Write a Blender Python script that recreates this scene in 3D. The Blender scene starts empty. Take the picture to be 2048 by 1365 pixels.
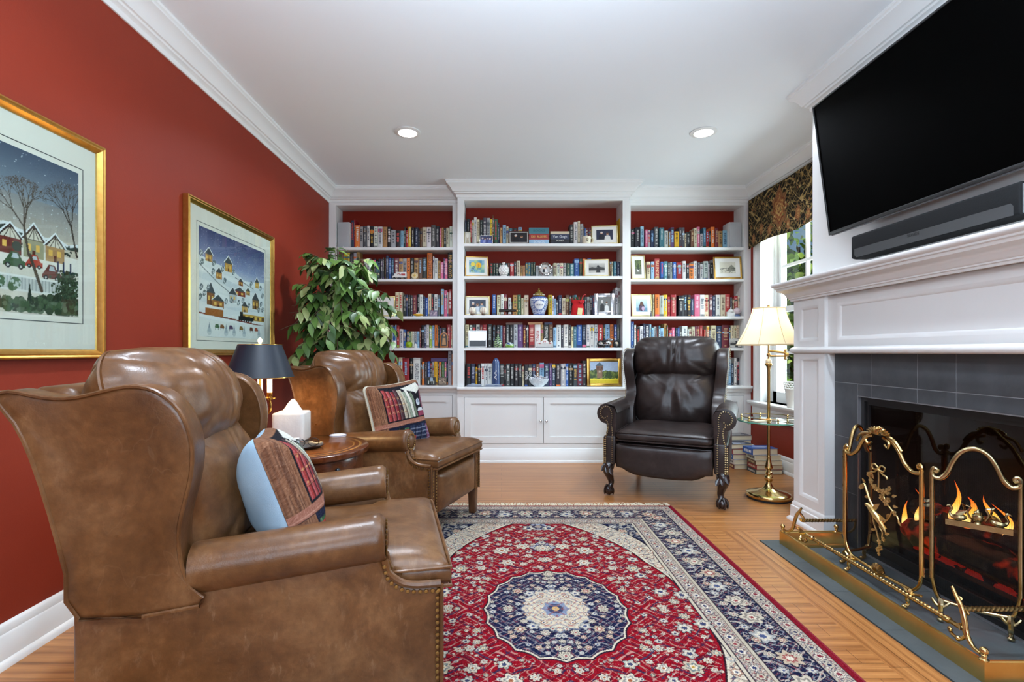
import bpy, bmesh, math, random
import numpy as np
from mathutils import Vector, Matrix
random.seed(7); RNG = np.random.default_rng(11)
SC = bpy.context.scene; COL = SC.collection
PI = math.pi
CAMZ = 1.08; VX = 1003.0; VY = 704.5
def s2l(c): return c/12.92 if c <= .04045 else ((c+.055)/1.055)**2.4
def hexl(h): return tuple(s2l(int(h[i:i+2], 16)/255) for i in (0, 2, 4))
def pxx(px, Y): return (px-VX)/1000*Y          # photo column -> X at depth Y
def pzz(py, Y): return CAMZ-(py-VY)/1000*Y     # photo row -> height at depth Y
# ---------------------------------------------------------------- materials
MATS = {}
def M(name, h='808080', rough=.5, metal=0.0, spec=.5, coat=0.0, emit=None, es=0.0, trans=0.0):
    if name in MATS: return MATS[name]
    m = bpy.data.materials.new(name); m.use_nodes = True; MATS[name] = m
    b = m.node_tree.nodes['Principled BSDF']
    b.inputs['Base Color'].default_value = (*hexl(h), 1)
    b.inputs['Roughness'].default_value = rough; b.inputs['Metallic'].default_value = metal
    b.inputs['Specular IOR Level'].default_value = spec; b.inputs['Coat Weight'].default_value = coat
    b.inputs['Coat Roughness'].default_value = .15
    b.inputs['Transmission Weight'].default_value = trans
    if emit: b.inputs['Emission Color'].default_value = (*hexl(emit), 1); b.inputs['Emission Strength'].default_value = es
    return m
class NT:
    def __init__(s, m): s.t = m.node_tree; s.b = s.t.nodes.get('Principled BSDF'); s.out = s.t.nodes.get('Material Output')
    def n(s, typ, **kw):
        x = s.t.nodes.new('ShaderNode'+typ)
        for k, v in kw.items():
            if k[0] == '_': setattr(x, k[1:], v)
            else: x.inputs[k.replace('_', ' ')].default_value = v
        return x
    def l(s, a, b): s.t.links.new(a, b)
    def ramp(s, src, stops):
        r = s.n('ValToRGB'); e = r.color_ramp.elements
        while len(e) > 1: e.remove(e[-1])
        e[0].position = stops[0][0]; e[0].color = (*hexl(stops[0][1]), 1)
        for p, c in stops[1:]:
            q = e.new(p); q.color = (*hexl(c), 1)
        s.l(src, r.inputs['Fac']); return r
    def coord(s, scale=(1, 1, 1), kind='Object', rot=(0, 0, 0)):
        c = s.n('TexCoord'); mp = s.n('Mapping'); mp.inputs['Scale'].default_value = scale; mp.inputs['Rotation'].default_value = rot
        s.l(c.outputs[kind], mp.inputs['Vector']); return mp.outputs['Vector']
    def noise(s, vec, scale, detail=4, rough=.55, dist=0.0):
        x = s.n('TexNoise', Scale=scale, Detail=detail, Roughness=rough, Distortion=dist); s.l(vec, x.inputs['Vector']); return x.outputs['Fac']
    def bump(s, h, strength=.2, dist=.01):
        b = s.n('Bump', Strength=strength, Distance=dist); s.l(h, b.inputs['Height']); s.l(b.outputs['Normal'], s.b.inputs['Normal']); return b
    def base(s, sock): s.l(sock, s.b.inputs['Base Color'])
    def mix(s, fac, a, b, mode='MIX'):
        x = s.n('MixRGB', _blend_type=mode)
        for k, v in (('Fac', fac), ('Color1', a), ('Color2', b)):
            if isinstance(v, (int, float)): x.inputs[k].default_value = v
            elif isinstance(v, str): x.inputs[k].default_value = (*hexl(v), 1)
            else: s.l(v, x.inputs[k])
        return x.outputs['Color']
def mottled(name, stops, scale, rough=.5, bump=0.0, bscale=60, detail=5, stretch=(1, 1, 1), metal=0.0, spec=.5, rvar=None, coat=0.0):
    if name in MATS: return MATS[name]
    m = M(name, stops[0][1], rough, metal, spec, coat); t = NT(m)
    v = t.coord(stretch); t.base(t.ramp(t.noise(v, scale, detail), stops).outputs['Color'])
    if bump: t.bump(t.noise(v, bscale, 4), bump, .004)
    if rvar:
        r = t.n('MapRange'); r.inputs['To Min'].default_value = rvar[0]; r.inputs['To Max'].default_value = rvar[1]
        t.l(t.noise(v, scale*1.7, 3), r.inputs['Value']); t.l(r.outputs['Result'], t.b.inputs['Roughness'])
    return m
def attr_mat(name, rough=.6, spec=.3, noise=0.0, nscale=300, bump=0.0, metal=0.0, coat=0.0):
    if name in MATS: return MATS[name]
    m = M(name, rough=rough, spec=spec, metal=metal, coat=coat); t = NT(m)
    a = t.n('VertexColor', _layer_name='Col'); c = a.outputs['Color']
    if noise:
        f = t.noise(t.coord(), nscale, 2); r = t.ramp(f, [(0, '606060'), (1, 'ffffff')]); c = t.mix(noise, c, r.outputs['Color'], 'MULTIPLY')
        if bump: t.bump(f, bump, .003)
    t.base(c); return m
def glass_mat(name, tint='ffffff', refl=1.0, ior=1.45, rough=0.0):
    if name in MATS: return MATS[name]
    m = M(name); t = NT(m); t.t.nodes.remove(t.b)
    tr = t.n('BsdfTransparent'); tr.inputs['Color'].default_value = (*hexl(tint), 1)
    gl = t.n('BsdfGlossy', Roughness=rough); fr = t.n('Fresnel', IOR=ior); mu = t.n('Math', _operation='MULTIPLY'); mu.inputs[1].default_value = refl
    ge = t.n('NewGeometry'); sb = t.n('Math', _operation='SUBTRACT'); sb.inputs[0].default_value = 1.0; t.l(ge.outputs['Backfacing'], sb.inputs[1]); m2 = t.n('Math', _operation='MULTIPLY'); t.l(fr.outputs[0], m2.inputs[0]); t.l(sb.outputs[0], m2.inputs[1])
    t.l(m2.outputs[0], mu.inputs[0]); mx = t.n('MixShader'); t.l(mu.outputs[0], mx.inputs[0]); t.l(tr.outputs[0], mx.inputs[1]); t.l(gl.outputs[0], mx.inputs[2])
    t.l(mx.outputs[0], t.out.inputs['Surface']); return m
# ---------------------------------------------------------------- mesh builder
class MB:
    def __init__(s): s.V = []; s.F = []; s.I = []; s.S = []; s.n = 0
    def add(s, V, F, mi=0, smooth=True, X=None):
        if X is not None: V = [X @ Vector(v) for v in V]
        o = s.n; s.V.extend(tuple(v) for v in V); s.n += len(V)
        for f in F: s.F.append(tuple(i+o for i in f)); s.I.append(mi); s.S.append(smooth)
        return s
    def box(s, x0, x1, y0, y1, z0, z1, mi=0, X=None):
        V = [(x, y, z) for z in (z0, z1) for y in (y0, y1) for x in (x0, x1)]
        return s.add(V, [(0, 2, 3, 1), (4, 5, 7, 6), (0, 1, 5, 4), (2, 6, 7, 3), (0, 4, 6, 2), (1, 3, 7, 5)], mi, False, X)
    def prism(s, poly, a, b, axis='z', mi=0, X=None, smooth=False):
        f = {'z': lambda p, t: (p[0], p[1], t), 'x': lambda p, t: (t, p[0], p[1]), 'y': lambda p, t: (p[0], t, p[1])}[axis]
        n = len(poly); V = [f(p, a) for p in poly]+[f(p, b) for p in poly]
        F = [tuple(range(n)), tuple(range(2*n-1, n-1, -1))]+[(i, (i+1) % n, (i+1) % n+n, i+n) for i in range(n)]
        return s.add(V, F, mi, smooth, X)
    def lathe(s, prof, n=24, c=(0, 0, 0), mi=0, X=None, cap=True, sx=1, sy=1):
        V = []; F = []
        for r, z in prof:
            for k in range(n): V.append((c[0]+sx*r*math.cos(2*PI*k/n), c[1]+sy*r*math.sin(2*PI*k/n), c[2]+z))
        for i in range(len(prof)-1):
            for k in range(n): F.append((i*n+k, i*n+(k+1) % n, (i+1)*n+(k+1) % n, (i+1)*n+k))
        if cap:
            if prof[0][0] > 1e-5: F.append(tuple(range(n))[::-1])
            if prof[-1][0] > 1e-5: F.append(tuple((len(prof)-1)*n+k for k in range(n)))
        return s.add(V, F, mi, True, X)
    def tube(s, pts, r, n=8, mi=0, closed=False, cap=True, X=None, twist=None, flat=1.0):
        P = [Vector(p) for p in pts]; m = len(P); R = r if isinstance(r, (list, tuple)) else [r]*m
        T = []
        for i in range(m):
            a = P[(i-1) % m] if (closed or i > 0) else P[i]; b = P[(i+1) % m] if (closed or i < m-1) else P[i]
            d = b-a; T.append(d.normalized() if d.length > 1e-9 else Vector((0, 0, 1)))
        up = Vector((0, 0, 1)) if abs(T[0].z) < .9 else Vector((1, 0, 0))
        N = (up-T[0]*up.dot(T[0])).normalized(); V = []; F = []; L = 0
        for i in range(m):
            if i: N = (N-T[i]*N.dot(T[i])); N = N.normalized() if N.length > 1e-9 else Vector((1, 0, 0)); L += (P[i]-P[i-1]).length
            B = T[i].cross(N)
            for k in range(n):
                a = 2*PI*k/n; q = R[i]
                if twist: q = R[i]*(1+twist[0]*math.cos(twist[1]*(a+twist[2]*L)))
                V.append(P[i]+N*(q*math.cos(a))+B*(q*flat*math.sin(a)))
        for i in range(m if closed else m-1):
            j = (i+1) % m
            for k in range(n): F.append((i*n+k, i*n+(k+1) % n, j*n+(k+1) % n, j*n+k))
        if cap and not closed: F.append(tuple(range(n))[::-1]); F.append(tuple((m-1)*n+k for k in range(n)))
        return s.add(V, F, mi, True, X)
    def ball(s, c, r, n=10, mi=0, X=None, sc=(1, 1, 1)):
        m = max(4, n//2+1); prof = [(math.sin(PI*i/m), -math.cos(PI*i/m)) for i in range(m+1)]; V = []; F = []
        T = Matrix.Translation(c) @ Matrix.Diagonal((r*sc[0], r*sc[1], r*sc[2], 1))
        V.append((0, 0, -1)); 
        for pr, pz in prof[1:-1]:
            for k in range(n): V.append((pr*math.cos(2*PI*k/n), pr*math.sin(2*PI*k/n), pz))
        V.append((0, 0, 1)); L = len(V)-1
        for k in range(n): F.append((0, 1+(k+1) % n, 1+k)); F.append((L, L-n+k, L-n+(k+1) % n))
        for i in range(m-2):
            for k in range(n): F.append((1+i*n+k, 1+i*n+(k+1) % n, 1+(i+1)*n+(k+1) % n, 1+(i+1)*n+k))
        return s.add([T @ Vector(v) for v in V], F, mi, True, X)
    def sweep(s, path, prof, mi=0, side=1, closed=False, smooth=False, capends=True):
        """profile (d, z) swept along an XY path with mitred corners; d is measured to the chosen side"""
        P = [Vector((p[0], p[1])) for p in path]; m = len(P); V = []; F = []; n = len(prof)
        for i in range(m):
            nn = []
            if closed or i > 0: d = (P[i]-P[(i-1) % m]).normalized(); nn.append(Vector((-d.y, d.x))*side)
            if closed or i < m-1: d = (P[(i+1) % m]-P[i]).normalized(); nn.append(Vector((-d.y, d.x))*side)
            w = nn[0] if len(nn) == 1 else (nn[0]+nn[1])/(1+nn[0].dot(nn[1]))
            for d, z in prof: V.append((P[i].x+w.x*d, P[i].y+w.y*d, z))
        for i in range(m if closed else m-1):
            j = (i+1) % m
            for k in range(n-1): F.append((i*n+k, i*n+k+1, j*n+k+1, j*n+k))
        if capends and not closed: F.append(tuple(range(n))); F.append(tuple((m-1)*n+k for k in range(n))[::-1])
        return s.add(V, F, mi, smooth)
    def puff(s, outline, h, n=6, m=2.4, rings=9, disp=None, X=None, mi=0, hb=None, mib=None):
        """pillow solid on a star-shaped outline (list of x,y about 0,0), thickness +-h along z"""
        N = len(outline); V = []; F = []; O = np.array(outline)
        ss = [math.sin(PI/2*(i/rings)**.75) for i in range(rings, 0, -1)]
        def z(q, H): return H*max(0.0, 1-q**n)**(1/m)
        def lay(sign, H):
            idx = []
            for q in ss:
                row = []
                for x, y in O*q:
                    zz = sign*z(q, H)
                    if disp: x, y, zz = disp(x, y, zz, sign, q)
                    row.append(len(V)); V.append((x, y, zz))
                idx.append(row)
            c = (0, 0, sign*H)
            if disp: c = disp(0, 0, sign*H, sign, 0)
            V.append(c); return idx, len(V)-1
        A, ca = lay(1, h); nf = 0
        for r in range(rings-1):
            for k in range(N): F.append((A[r][k], A[r][(k+1) % N], A[r+1][(k+1) % N], A[r+1][k]))
        for k in range(N): F.append((A[-1][k], A[-1][(k+1) % N], ca))
        nf = len(F); Bx, cb = lay(-1, hb if hb is not None else h); Bx[0] = A[0]
        for r in range(rings-1):
            for k in range(N): F.append((Bx[r][(k+1) % N], Bx[r][k], Bx[r+1][k], Bx[r+1][(k+1) % N]))
        for k in range(N): F.append((Bx[-1][(k+1) % N], Bx[-1][k], cb))
        s.add(V, F[:nf], mi, True, X); o = s.n-len(V)
        for f in F[nf:]: s.F.append(tuple(i+o for i in f)); s.I.append(mi if mib is None else mib); s.S.append(True)
        return s
    def quilt(s, o, h, hb, disp=None, X=None, n=2.6, m=2.0, N=56, p=3.2):
        """cushion on a rounded-rectangle outline o, meshed as an even grid so that seams and gathers stay crisp"""
        O = np.array(o); w, hh = O[:, 0].max(), O[:, 1].max(); an = np.arctan2(O[:, 1], O[:, 0]); k = np.argsort(an); A, R = an[k], np.hypot(O[k, 0], O[k, 1])
        M2 = max(20, int(N*hh/w)); g = np.linspace(-1, 1, N); e = np.linspace(-1, 1, M2); V = []; F = []
        for sg, H in ((1, h), (-1, hb)):
            o0 = len(V)
            for b in e:
                for a in g:
                    b2, a2 = math.sin(b*PI/2)*.35+b*.65, math.sin(a*PI/2)*.35+a*.65; x0, y0 = a2*w, b2*hh; t = math.atan2(y0, x0); q = max(abs(a2), abs(b2)); r = float(np.interp(t, A, R, period=2*PI))*q; d = math.hypot(x0, y0) or 1; x, y = x0/d*r, y0/d*r
                    qq = math.sqrt(max(0.0, 1-(1-a2*a2)*(1-b2*b2))); z = sg*H*(max(0.0, 1-abs(a2)**n)*max(0.0, 1-abs(b2)**n))**(1/m)
                    if disp: x, y, z = disp(x, y, z, sg, qq)
                    V.append((x, y, z))
            for j in range(M2-1):
                for i in range(N-1): a = o0+j*N+i; f = (a, a+1, a+N+1, a+N); F.append(f if sg > 0 else f[::-1])
        return s.add(V, F, 0, True, X)
    def leaf(s, c, d, up, L, W, mi=0, fold=.25, droop=.3):
        d = Vector(d).normalized(); up = Vector(up); sd = d.cross(up); sd = sd.normalized() if sd.length > 1e-6 else Vector((1, 0, 0)); nu = sd.cross(d)
        c = Vector(c); pr = [(0, 0), (.25, .8), (.5, 1), (.75, .6), (1, 0)]; V = []; F = []
        for t, w in pr:
            m = c+d*(L*t)-Vector((0, 0, 1))*(droop*L*t*t)
            V += [m+sd*(W*w/2)+nu*(fold*W*w/2), m, m-sd*(W*w/2)+nu*(fold*W*w/2)]
        for i in range(4):
            for k in (0, 1): F.append((i*3+k, i*3+k+1, i*3+k+4, i*3+k+3))
        return s.add(V, F, mi, True)
    def mesh(s, name, mats, bevel=0, seg=2, sharp=40, recalc=True, col=None):
        me = bpy.data.meshes.new(name); me.from_pydata([tuple(v) for v in s.V], [], s.F)
        for m in (mats if isinstance(mats, (list, tuple)) else [mats]): me.materials.append(m)
        me.polygons.foreach_set('material_index', s.I); me.polygons.foreach_set('use_smooth', s.S)
        if recalc or bevel:
            b = bmesh.new(); b.from_mesh(me)
            bmesh.ops.recalc_face_normals(b, faces=b.faces)
            if bevel:
                ed = [e for e in b.edges if len(e.link_faces) == 2 and e.calc_face_angle(0) > .5]
                bmesh.ops.bevel(b, geom=ed, offset=bevel, segments=seg, profile=.5, affect='EDGES', clamp_overlap=True)
                for f in b.faces: f.smooth = True
            b.to_mesh(me); b.free()
        try: me.set_sharp_from_angle(angle=math.radians(sharp))
        except Exception: pass
        me.update(); return me
    def obj(s, name, mats, parent=None, origin=None, world=False, **kw):
        if world and parent is not None: d = parent.location
        elif origin == 'base':
            A = np.array([tuple(v) for v in s.V]); d = Vector(((A[:, 0].min()+A[:, 0].max())/2, (A[:, 1].min()+A[:, 1].max())/2, A[:, 2].min()))
        elif origin is not None: d = Vector(origin)
        else: d = Vector((0, 0, 0))
        if d.length: s.V = [(v[0]-d.x, v[1]-d.y, v[2]-d.z) for v in s.V]
        o = bpy.data.objects.new(name, s.mesh(name, mats, **kw)); COL.objects.link(o)
        if parent is not None: o.parent = parent
        elif d.length: o.location = d
        return o
def empty(name, loc=(0, 0, 0), rz=0.0):
    o = bpy.data.objects.new(name, None); COL.objects.link(o); o.location = loc; o.rotation_euler = (0, 0, rz); o.empty_display_size = .1; return o
def tag(o, label=None, cat=None, group=None, kind=None):
    if label: o['label'] = label
    if cat: o['category'] = cat
    if group: o['group'] = group
    if kind: o['kind'] = kind
    return o
def thing(name, label, cat, loc=(0, 0, 0), rz=0.0, group=None): return tag(empty(name, loc, rz), label, cat, group)
def struct(o): o['kind'] = 'structure'; return o
def smooth_path(pts, k=6, closed=False):
    P = [Vector(p) for p in pts]; n = len(P); out = []
    rng = range(n if closed else n-1)
    for i in rng:
        p0 = P[(i-1) % n] if closed or i > 0 else P[i]; p1 = P[i]; p2 = P[(i+1) % n]; p3 = P[(i+2) % n] if closed or i+2 < n else P[(i+1) % n]
        for j in range(k):
            t = j/k; out.append(.5*((2*p1)+(p2-p0)*t+(2*p0-5*p1+4*p2-p3)*t*t+(3*p1-p0-3*p2+p3)*t**3))
    if not closed: out.append(P[-1])
    return [tuple(v) for v in out]
def round_rect(w, h, r, k=5, bow=0.0, per=8):
    pts = []
    for cx, cy, a0 in ((w/2-r, h/2-r, 0), (-w/2+r, h/2-r, 90), (-w/2+r, -h/2+r, 180), (w/2-r, -h/2+r, 270)):
        for i in range(k+1):
            a = math.radians(a0+90*i/k); pts.append((cx+r*math.cos(a), cy+r*math.sin(a)))
    out = []                                     # subdivide the straight runs
    for i in range(len(pts)):
        a = pts[i]; b = pts[(i+1) % len(pts)]; L = math.hypot(b[0]-a[0], b[1]-a[1]); n = max(1, int(L/(max(w, h)/per)))
        for j in range(n): out.append((a[0]+(b[0]-a[0])*j/n, a[1]+(b[1]-a[1])*j/n))
    if bow: out = [(x*(1-bow*(1-abs(2*y/h)**2)*0-bow*(abs(2*x/w)**4)*(1-(2*y/h)**2)), y*(1-bow*(abs(2*y/h)**4)*(1-(2*x/w)**2))) for x, y in out]
    return out
def resample(poly, step):
    out = []
    for i in range(len(poly)):
        a = poly[i]; b = poly[(i+1) % len(poly)]; L = math.hypot(b[0]-a[0], b[1]-a[1]); n = max(1, int(round(L/step)))
        for j in range(n): out.append((a[0]+(b[0]-a[0])*j/n, a[1]+(b[1]-a[1])*j/n))
    return out
# ---------------------------------------------------------------- painted surfaces: colours per vertex on a fine grid
class Canvas:
    """w x h metres of flat printed / woven surface, painted in its own plane"""
    def __init__(s, w, h, nx, ny, bg='ffffff'):
        s.w, s.h, s.nx, s.ny = w, h, nx, ny
        s.x = np.linspace(0, 1, nx)[None, :].repeat(ny, 0); s.y = np.linspace(0, 1, ny)[:, None].repeat(nx, 1)
        s.c = np.empty((ny, nx, 3)); s.c[:] = s.rgb(bg)
    @staticmethod
    def rgb(h): return np.array([int(h[i:i+2], 16)/255 for i in (0, 2, 4)]) if isinstance(h, str) else np.array(h)
    def put(s, mask, col, a=1.0): s.c[mask] = s.c[mask]*(1-a)+s.rgb(col)*a
    def win(s, x0, y0, x1, y1):
        i0, i1 = max(0, int(x0*(s.nx-1))), min(s.nx, int(x1*(s.nx-1))+2); j0, j1 = max(0, int(y0*(s.ny-1))), min(s.ny, int(y1*(s.ny-1))+2)
        return slice(j0, max(j0, j1)), slice(i0, max(i0, i1))
    def rect(s, x0, y0, x1, y1, col, a=1.0):
        w = s.win(x0, y0, x1, y1); X, Y = s.x[w], s.y[w]; m = (X >= x0) & (X <= x1) & (Y >= y0) & (Y <= y1); v = s.c[w]; v[m] = v[m]*(1-a)+s.rgb(col)*a
    def poly(s, pts, col, a=1.0):
        xs = [p[0] for p in pts]; ys = [p[1] for p in pts]; w = s.win(min(xs), min(ys), max(xs), max(ys)); X, Y = s.x[w], s.y[w]; m = np.zeros(X.shape, bool)
        for i in range(len(pts)):
            (xa, ya), (xb, yb) = pts[i], pts[i-1]
            if ya == yb: continue
            m ^= ((ya > Y) != (yb > Y)) & (X < (xb-xa)*(Y-ya)/(yb-ya)+xa)
        v = s.c[w]; v[m] = v[m]*(1-a)+s.rgb(col)*a
    def disc(s, x, y, r, col, a=1.0, ry=None):
        ry = r*s.w/s.h if ry is None else ry; w = s.win(x-r, y-ry, x+r, y+ry); X, Y = s.x[w], s.y[w]; m = ((X-x)/r)**2+((Y-y)/ry)**2 <= 1; v = s.c[w]; v[m] = v[m]*(1-a)+s.rgb(col)*a
    def line(s, pts, wd, col, a=1.0):
        k = s.w/s.h
        for (xa, ya), (xb, yb) in zip(pts, pts[1:]):
            w = s.win(min(xa, xb)-wd, min(ya, yb)-wd*k, max(xa, xb)+wd, max(ya, yb)+wd*k); X, Y = s.x[w]-xa, (s.y[w]-ya)/k
            dx, dy = xb-xa, (yb-ya)/k; L = dx*dx+dy*dy+1e-12; t = np.clip((X*dx+Y*dy)/L, 0, 1); m = (X-t*dx)**2+(Y-t*dy)**2 <= (wd/2)**2; v = s.c[w]; v[m] = v[m]*(1-a)+s.rgb(col)*a
    def grad(s, x0, y0, x1, y1, c0, c1):
        w = s.win(x0, y0, x1, y1); t = np.clip((s.y[w]-y0)/(y1-y0), 0, 1)[..., None]; s.c[w] = s.rgb(c0)*(1-t)+s.rgb(c1)*t
    def speckle(s, amt): s.c = np.clip(s.c+RNG.normal(0, amt, s.c.shape[:2])[..., None], 0, 1)
    def build(s, name, mat, parent=None, X=None, warp=None, loc=None):
        """grid mesh; local x right, y up, facing +z, centred; warp(P)->P bends it"""
        P = np.stack([(s.x-.5)*s.w, (s.y-.5)*s.h, np.zeros_like(s.x)], -1).reshape(-1, 3)
        if warp: P = warp(P)
        if X is not None:
            A = np.array(X); P = P @ A[:3, :3].T+A[:3, 3]
        return grid_obj(name, P, s.c, s.nx, s.ny, mat, parent, loc)
def grid_obj(name, P, C, nx, ny, mat, parent=None, loc=None):
    if parent is not None and loc == 'world': P = P-np.array(parent.location)
    me = bpy.data.meshes.new(name); me.vertices.add(nx*ny); me.vertices.foreach_set('co', P.astype(np.float32).ravel())
    a = np.arange(nx*ny).reshape(ny, nx); q = np.stack([a[:-1, :-1], a[:-1, 1:], a[1:, 1:], a[1:, :-1]], -1).reshape(-1, 4); nf = len(q)
    me.loops.add(nf*4); me.loops.foreach_set('vertex_index', q.ravel().astype(np.int32)); me.polygons.add(nf)
    me.polygons.foreach_set('loop_start', (np.arange(nf)*4).astype(np.int32)); me.polygons.foreach_set('use_smooth', np.ones(nf, bool))
    me.update(calc_edges=True); put_col(me, C.reshape(-1, 3)); me.materials.append(mat)
    o = bpy.data.objects.new(name, me); COL.objects.link(o)
    if parent is not None: o.parent = parent
    return o
def put_col(me, C):
    C = np.clip(np.asarray(C, float), 0, 1); L = np.where(C <= .04045, C/12.92, ((C+.055)/1.055)**2.4)
    at = me.color_attributes.new('Col', 'FLOAT_COLOR', 'POINT'); at.data.foreach_set('color', np.concatenate([L, np.ones((len(L), 1))], 1).astype(np.float32).ravel())
def frame_X(center, right, up):
    """matrix taking local x->right, y->up, z->right x up"""
    r = Vector(right).normalized(); u = Vector(up); u = (u-r*u.dot(r)).normalized(); n = r.cross(u)
    return Matrix(((r.x, u.x, n.x, center[0]), (r.y, u.y, n.y, center[1]), (r.z, u.z, n.z, center[2]), (0, 0, 0, 1)))
def text_obj(name, s, size, X, mat, parent, depth=.0006, align='CENTER', maxw=None, sx=1.0, bold=0.0):
    cu = bpy.data.curves.new('lettering', 'FONT'); cu.body = s; cu.size = size; cu.align_x = align; cu.align_y = 'CENTER'; cu.extrude = depth; cu.offset = bold; cu.resolution_u = 2
    t = bpy.data.objects.new('lettering_source', cu); COL.objects.link(t); dg = bpy.context.evaluated_depsgraph_get(); me = bpy.data.meshes.new_from_object(t.evaluated_get(dg))
    bpy.data.objects.remove(t); bpy.data.curves.remove(cu)
    me.name = name; v = np.zeros(len(me.vertices)*3, np.float32); me.vertices.foreach_get('co', v); v = v.reshape(-1, 3)
    if maxw and len(v):
        w = v[:, 0].max()-v[:, 0].min(); sx = min(sx, maxw/w) if w > 0 else 1
    v[:, 0] *= sx; A = np.array(X); v = v @ A[:3, :3].T+A[:3, 3]; me.vertices.foreach_set('co', v.astype(np.float32).ravel()); me.update()
    me.materials.clear(); me.materials.append(mat); o = bpy.data.objects.new(name, me); COL.objects.link(o); o.parent = parent; return o
# ================================================================ materials of the room
WHITE = mottled('white_trim_paint', [(0, 'e4e4e2'), (1, 'eaeae8')], 3, .38)
def wall_red():
    m = M('red_wall_paint', '8a3a2c', .55, spec=.25); t = NT(m)
    t.base(t.ramp(t.noise(t.coord(), 1.3, 3), [(.3, '832a17'), (.7, '8a2f1b')]).outputs['Color']); t.bump(t.noise(t.coord(), 220, 3), .12, .003); return m
RED = wall_red()
CEIL = mottled('ceiling_paint', [(0, 'eaeff2'), (1, 'eff3f6')], 2, .9)
CREAMW = mottled('rear_wall_paint', [(0, 'cfc6b6'), (1, 'd6cdbd')], 2, .8)
def oak(name, rot):
    m = M(name, 'b98a5c', .3, spec=.45); t = NT(m)
    v = t.coord((1, 1, 1), rot=(0, 0, rot))
    br = t.n('TexBrick', Scale=1.0); br.inputs['Brick Width'].default_value = 1.25; br.inputs['Row Height'].default_value = .0826; br.inputs['Mortar Size'].default_value = .0009
    br.inputs['Mortar Smooth'].default_value = 0; br.inputs['Color1'].default_value = (*hexl('c68a50'), 1); br.inputs['Color2'].default_value = (*hexl('ba7e48'), 1); br.inputs['Mortar'].default_value = (*hexl('5d3a1e'), 1); br.offset = .37; br.offset_frequency = 2
    t.l(v, br.inputs['Vector'])
    # each row gets its own grain offset
    sx = t.n('SeparateXYZ'); t.l(v, sx.inputs[0]); fl = t.n('Math', _operation='FLOOR'); dv = t.n('Math', _operation='DIVIDE'); dv.inputs[1].default_value = .0826; t.l(sx.outputs['Y'], dv.inputs[0]); t.l(dv.outputs[0], fl.inputs[0])
    mu = t.n('Math', _operation='MULTIPLY'); mu.inputs[1].default_value = 7.31; t.l(fl.outputs[0], mu.inputs[0]); ad = t.n('Math', _operation='ADD'); t.l(sx.outputs['X'], ad.inputs[0]); t.l(mu.outputs[0], ad.inputs[1])
    cx = t.n('CombineXYZ'); t.l(ad.outputs[0], cx.inputs['X']); t.l(sx.outputs['Y'], cx.inputs['Y'])
    mp = t.n('Mapping'); mp.inputs['Scale'].default_value = (.9, 15, 1); t.l(cx.outputs[0], mp.inputs['Vector'])
    wv = t.n('TexWave', Scale=.42, Distortion=9.0, Detail=4.0); wv.inputs['Detail Scale'].default_value = .8; wv.bands_direction = 'Y'; t.l(mp.outputs[0], wv.inputs['Vector'])
    g1 = t.ramp(wv.outputs['Fac'], [(0, 'a98a6c'), (.25, 'e2d4c4'), (1, 'ffffff')])
    mp2 = t.n('Mapping'); mp2.inputs['Scale'].default_value = (5, 240, 1); t.l(cx.outputs[0], mp2.inputs['Vector'])
    g2 = t.ramp(t.noise(mp2.outputs[0], 1.0, 4), [(.3, 'c4b3a4'), (.62, 'ffffff')])
    c = t.mix(.5, br.outputs['Color'], g1.outputs['Color'], 'MULTIPLY'); c = t.mix(.75, c, g2.outputs['Color'], 'MULTIPLY'); t.base(c)
    t.bump(br.outputs['Fac'], .15, -.002); return m
OAK = oak('oak_floor_boards', 0.0); OAKB = oak('oak_border_boards', PI/2)
SLATE = mottled('dark_slate', [(.25, '3b3e42'), (.5, '46494d'), (.75, '515458')], 7, .55, .25, 25, 6)
SLATEH = mottled('hearth_slate', [(.25, '40474a'), (.5, '4a5254'), (.75, '565e60')], 6, .5, .25, 25, 6)
GROUT = M('grey_grout', '9a9c9e', .9)
BRASS = mottled('polished_brass', [(.3, 'dcbf82'), (.7, 'cfab6c')], 9, .16, metal=1.0, rvar=(.1, .26))
BRASSD = mottled('aged_brass', [(.3, 'b09362'), (.7, '8d7448')], 30, .3, metal=1.0, rvar=(.2, .4))
CHROME = M('polished_nickel', 'c9c9c9', .15, 1.0)
BLACK = M('black_metal', '0d0d0e', .45); 
# ================================================================ the shell
H = 2.74
def XL(Y): return -1.755+.011*(5.08-Y)        # the picture wall runs very slightly out of square
XR = 2.535; YB0 = -2.3; YB1 = 5.42
b = MB(); b.box(-2.0, 1.328, YB0, YB1, -.05, 0); b.box(1.328, 3.0, 3.015, YB1, -.05, 0); b.box(1.328, 3.0, YB0, 1.445, -.05, 0); b.box(1.93, 3.0, 1.445, 3.015, -.05, 0)
b.box(1.328, 1.474, 1.445, 3.015, -.05, 0, 1); b.box(1.474, 1.93, 2.869, 3.015, -.05, 0, 0); b.box(1.474, 1.93, 1.445, 1.591, -.05, 0, 0); b.box(1.474, 1.93, 1.591, 2.869, -.05, -.012, 0)
struct(b.obj('floor', [OAK, OAKB]))
b = MB(); b.box(-2.0, 3.0, YB0, YB1+.1, H, H+.1); struct(b.obj('ceiling', CEIL))
b = MB(); b.prism([(XL(YB0), YB0), (XL(YB1), YB1), (XL(YB1)-.12, YB1), (XL(YB0)-.12, YB0)], 0, H); struct(b.obj('wall_left', RED))
b = MB(); b.box(-1.9, 2.7, YB1, YB1+.1, 0, H); struct(b.obj('wall_back', RED))
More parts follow.
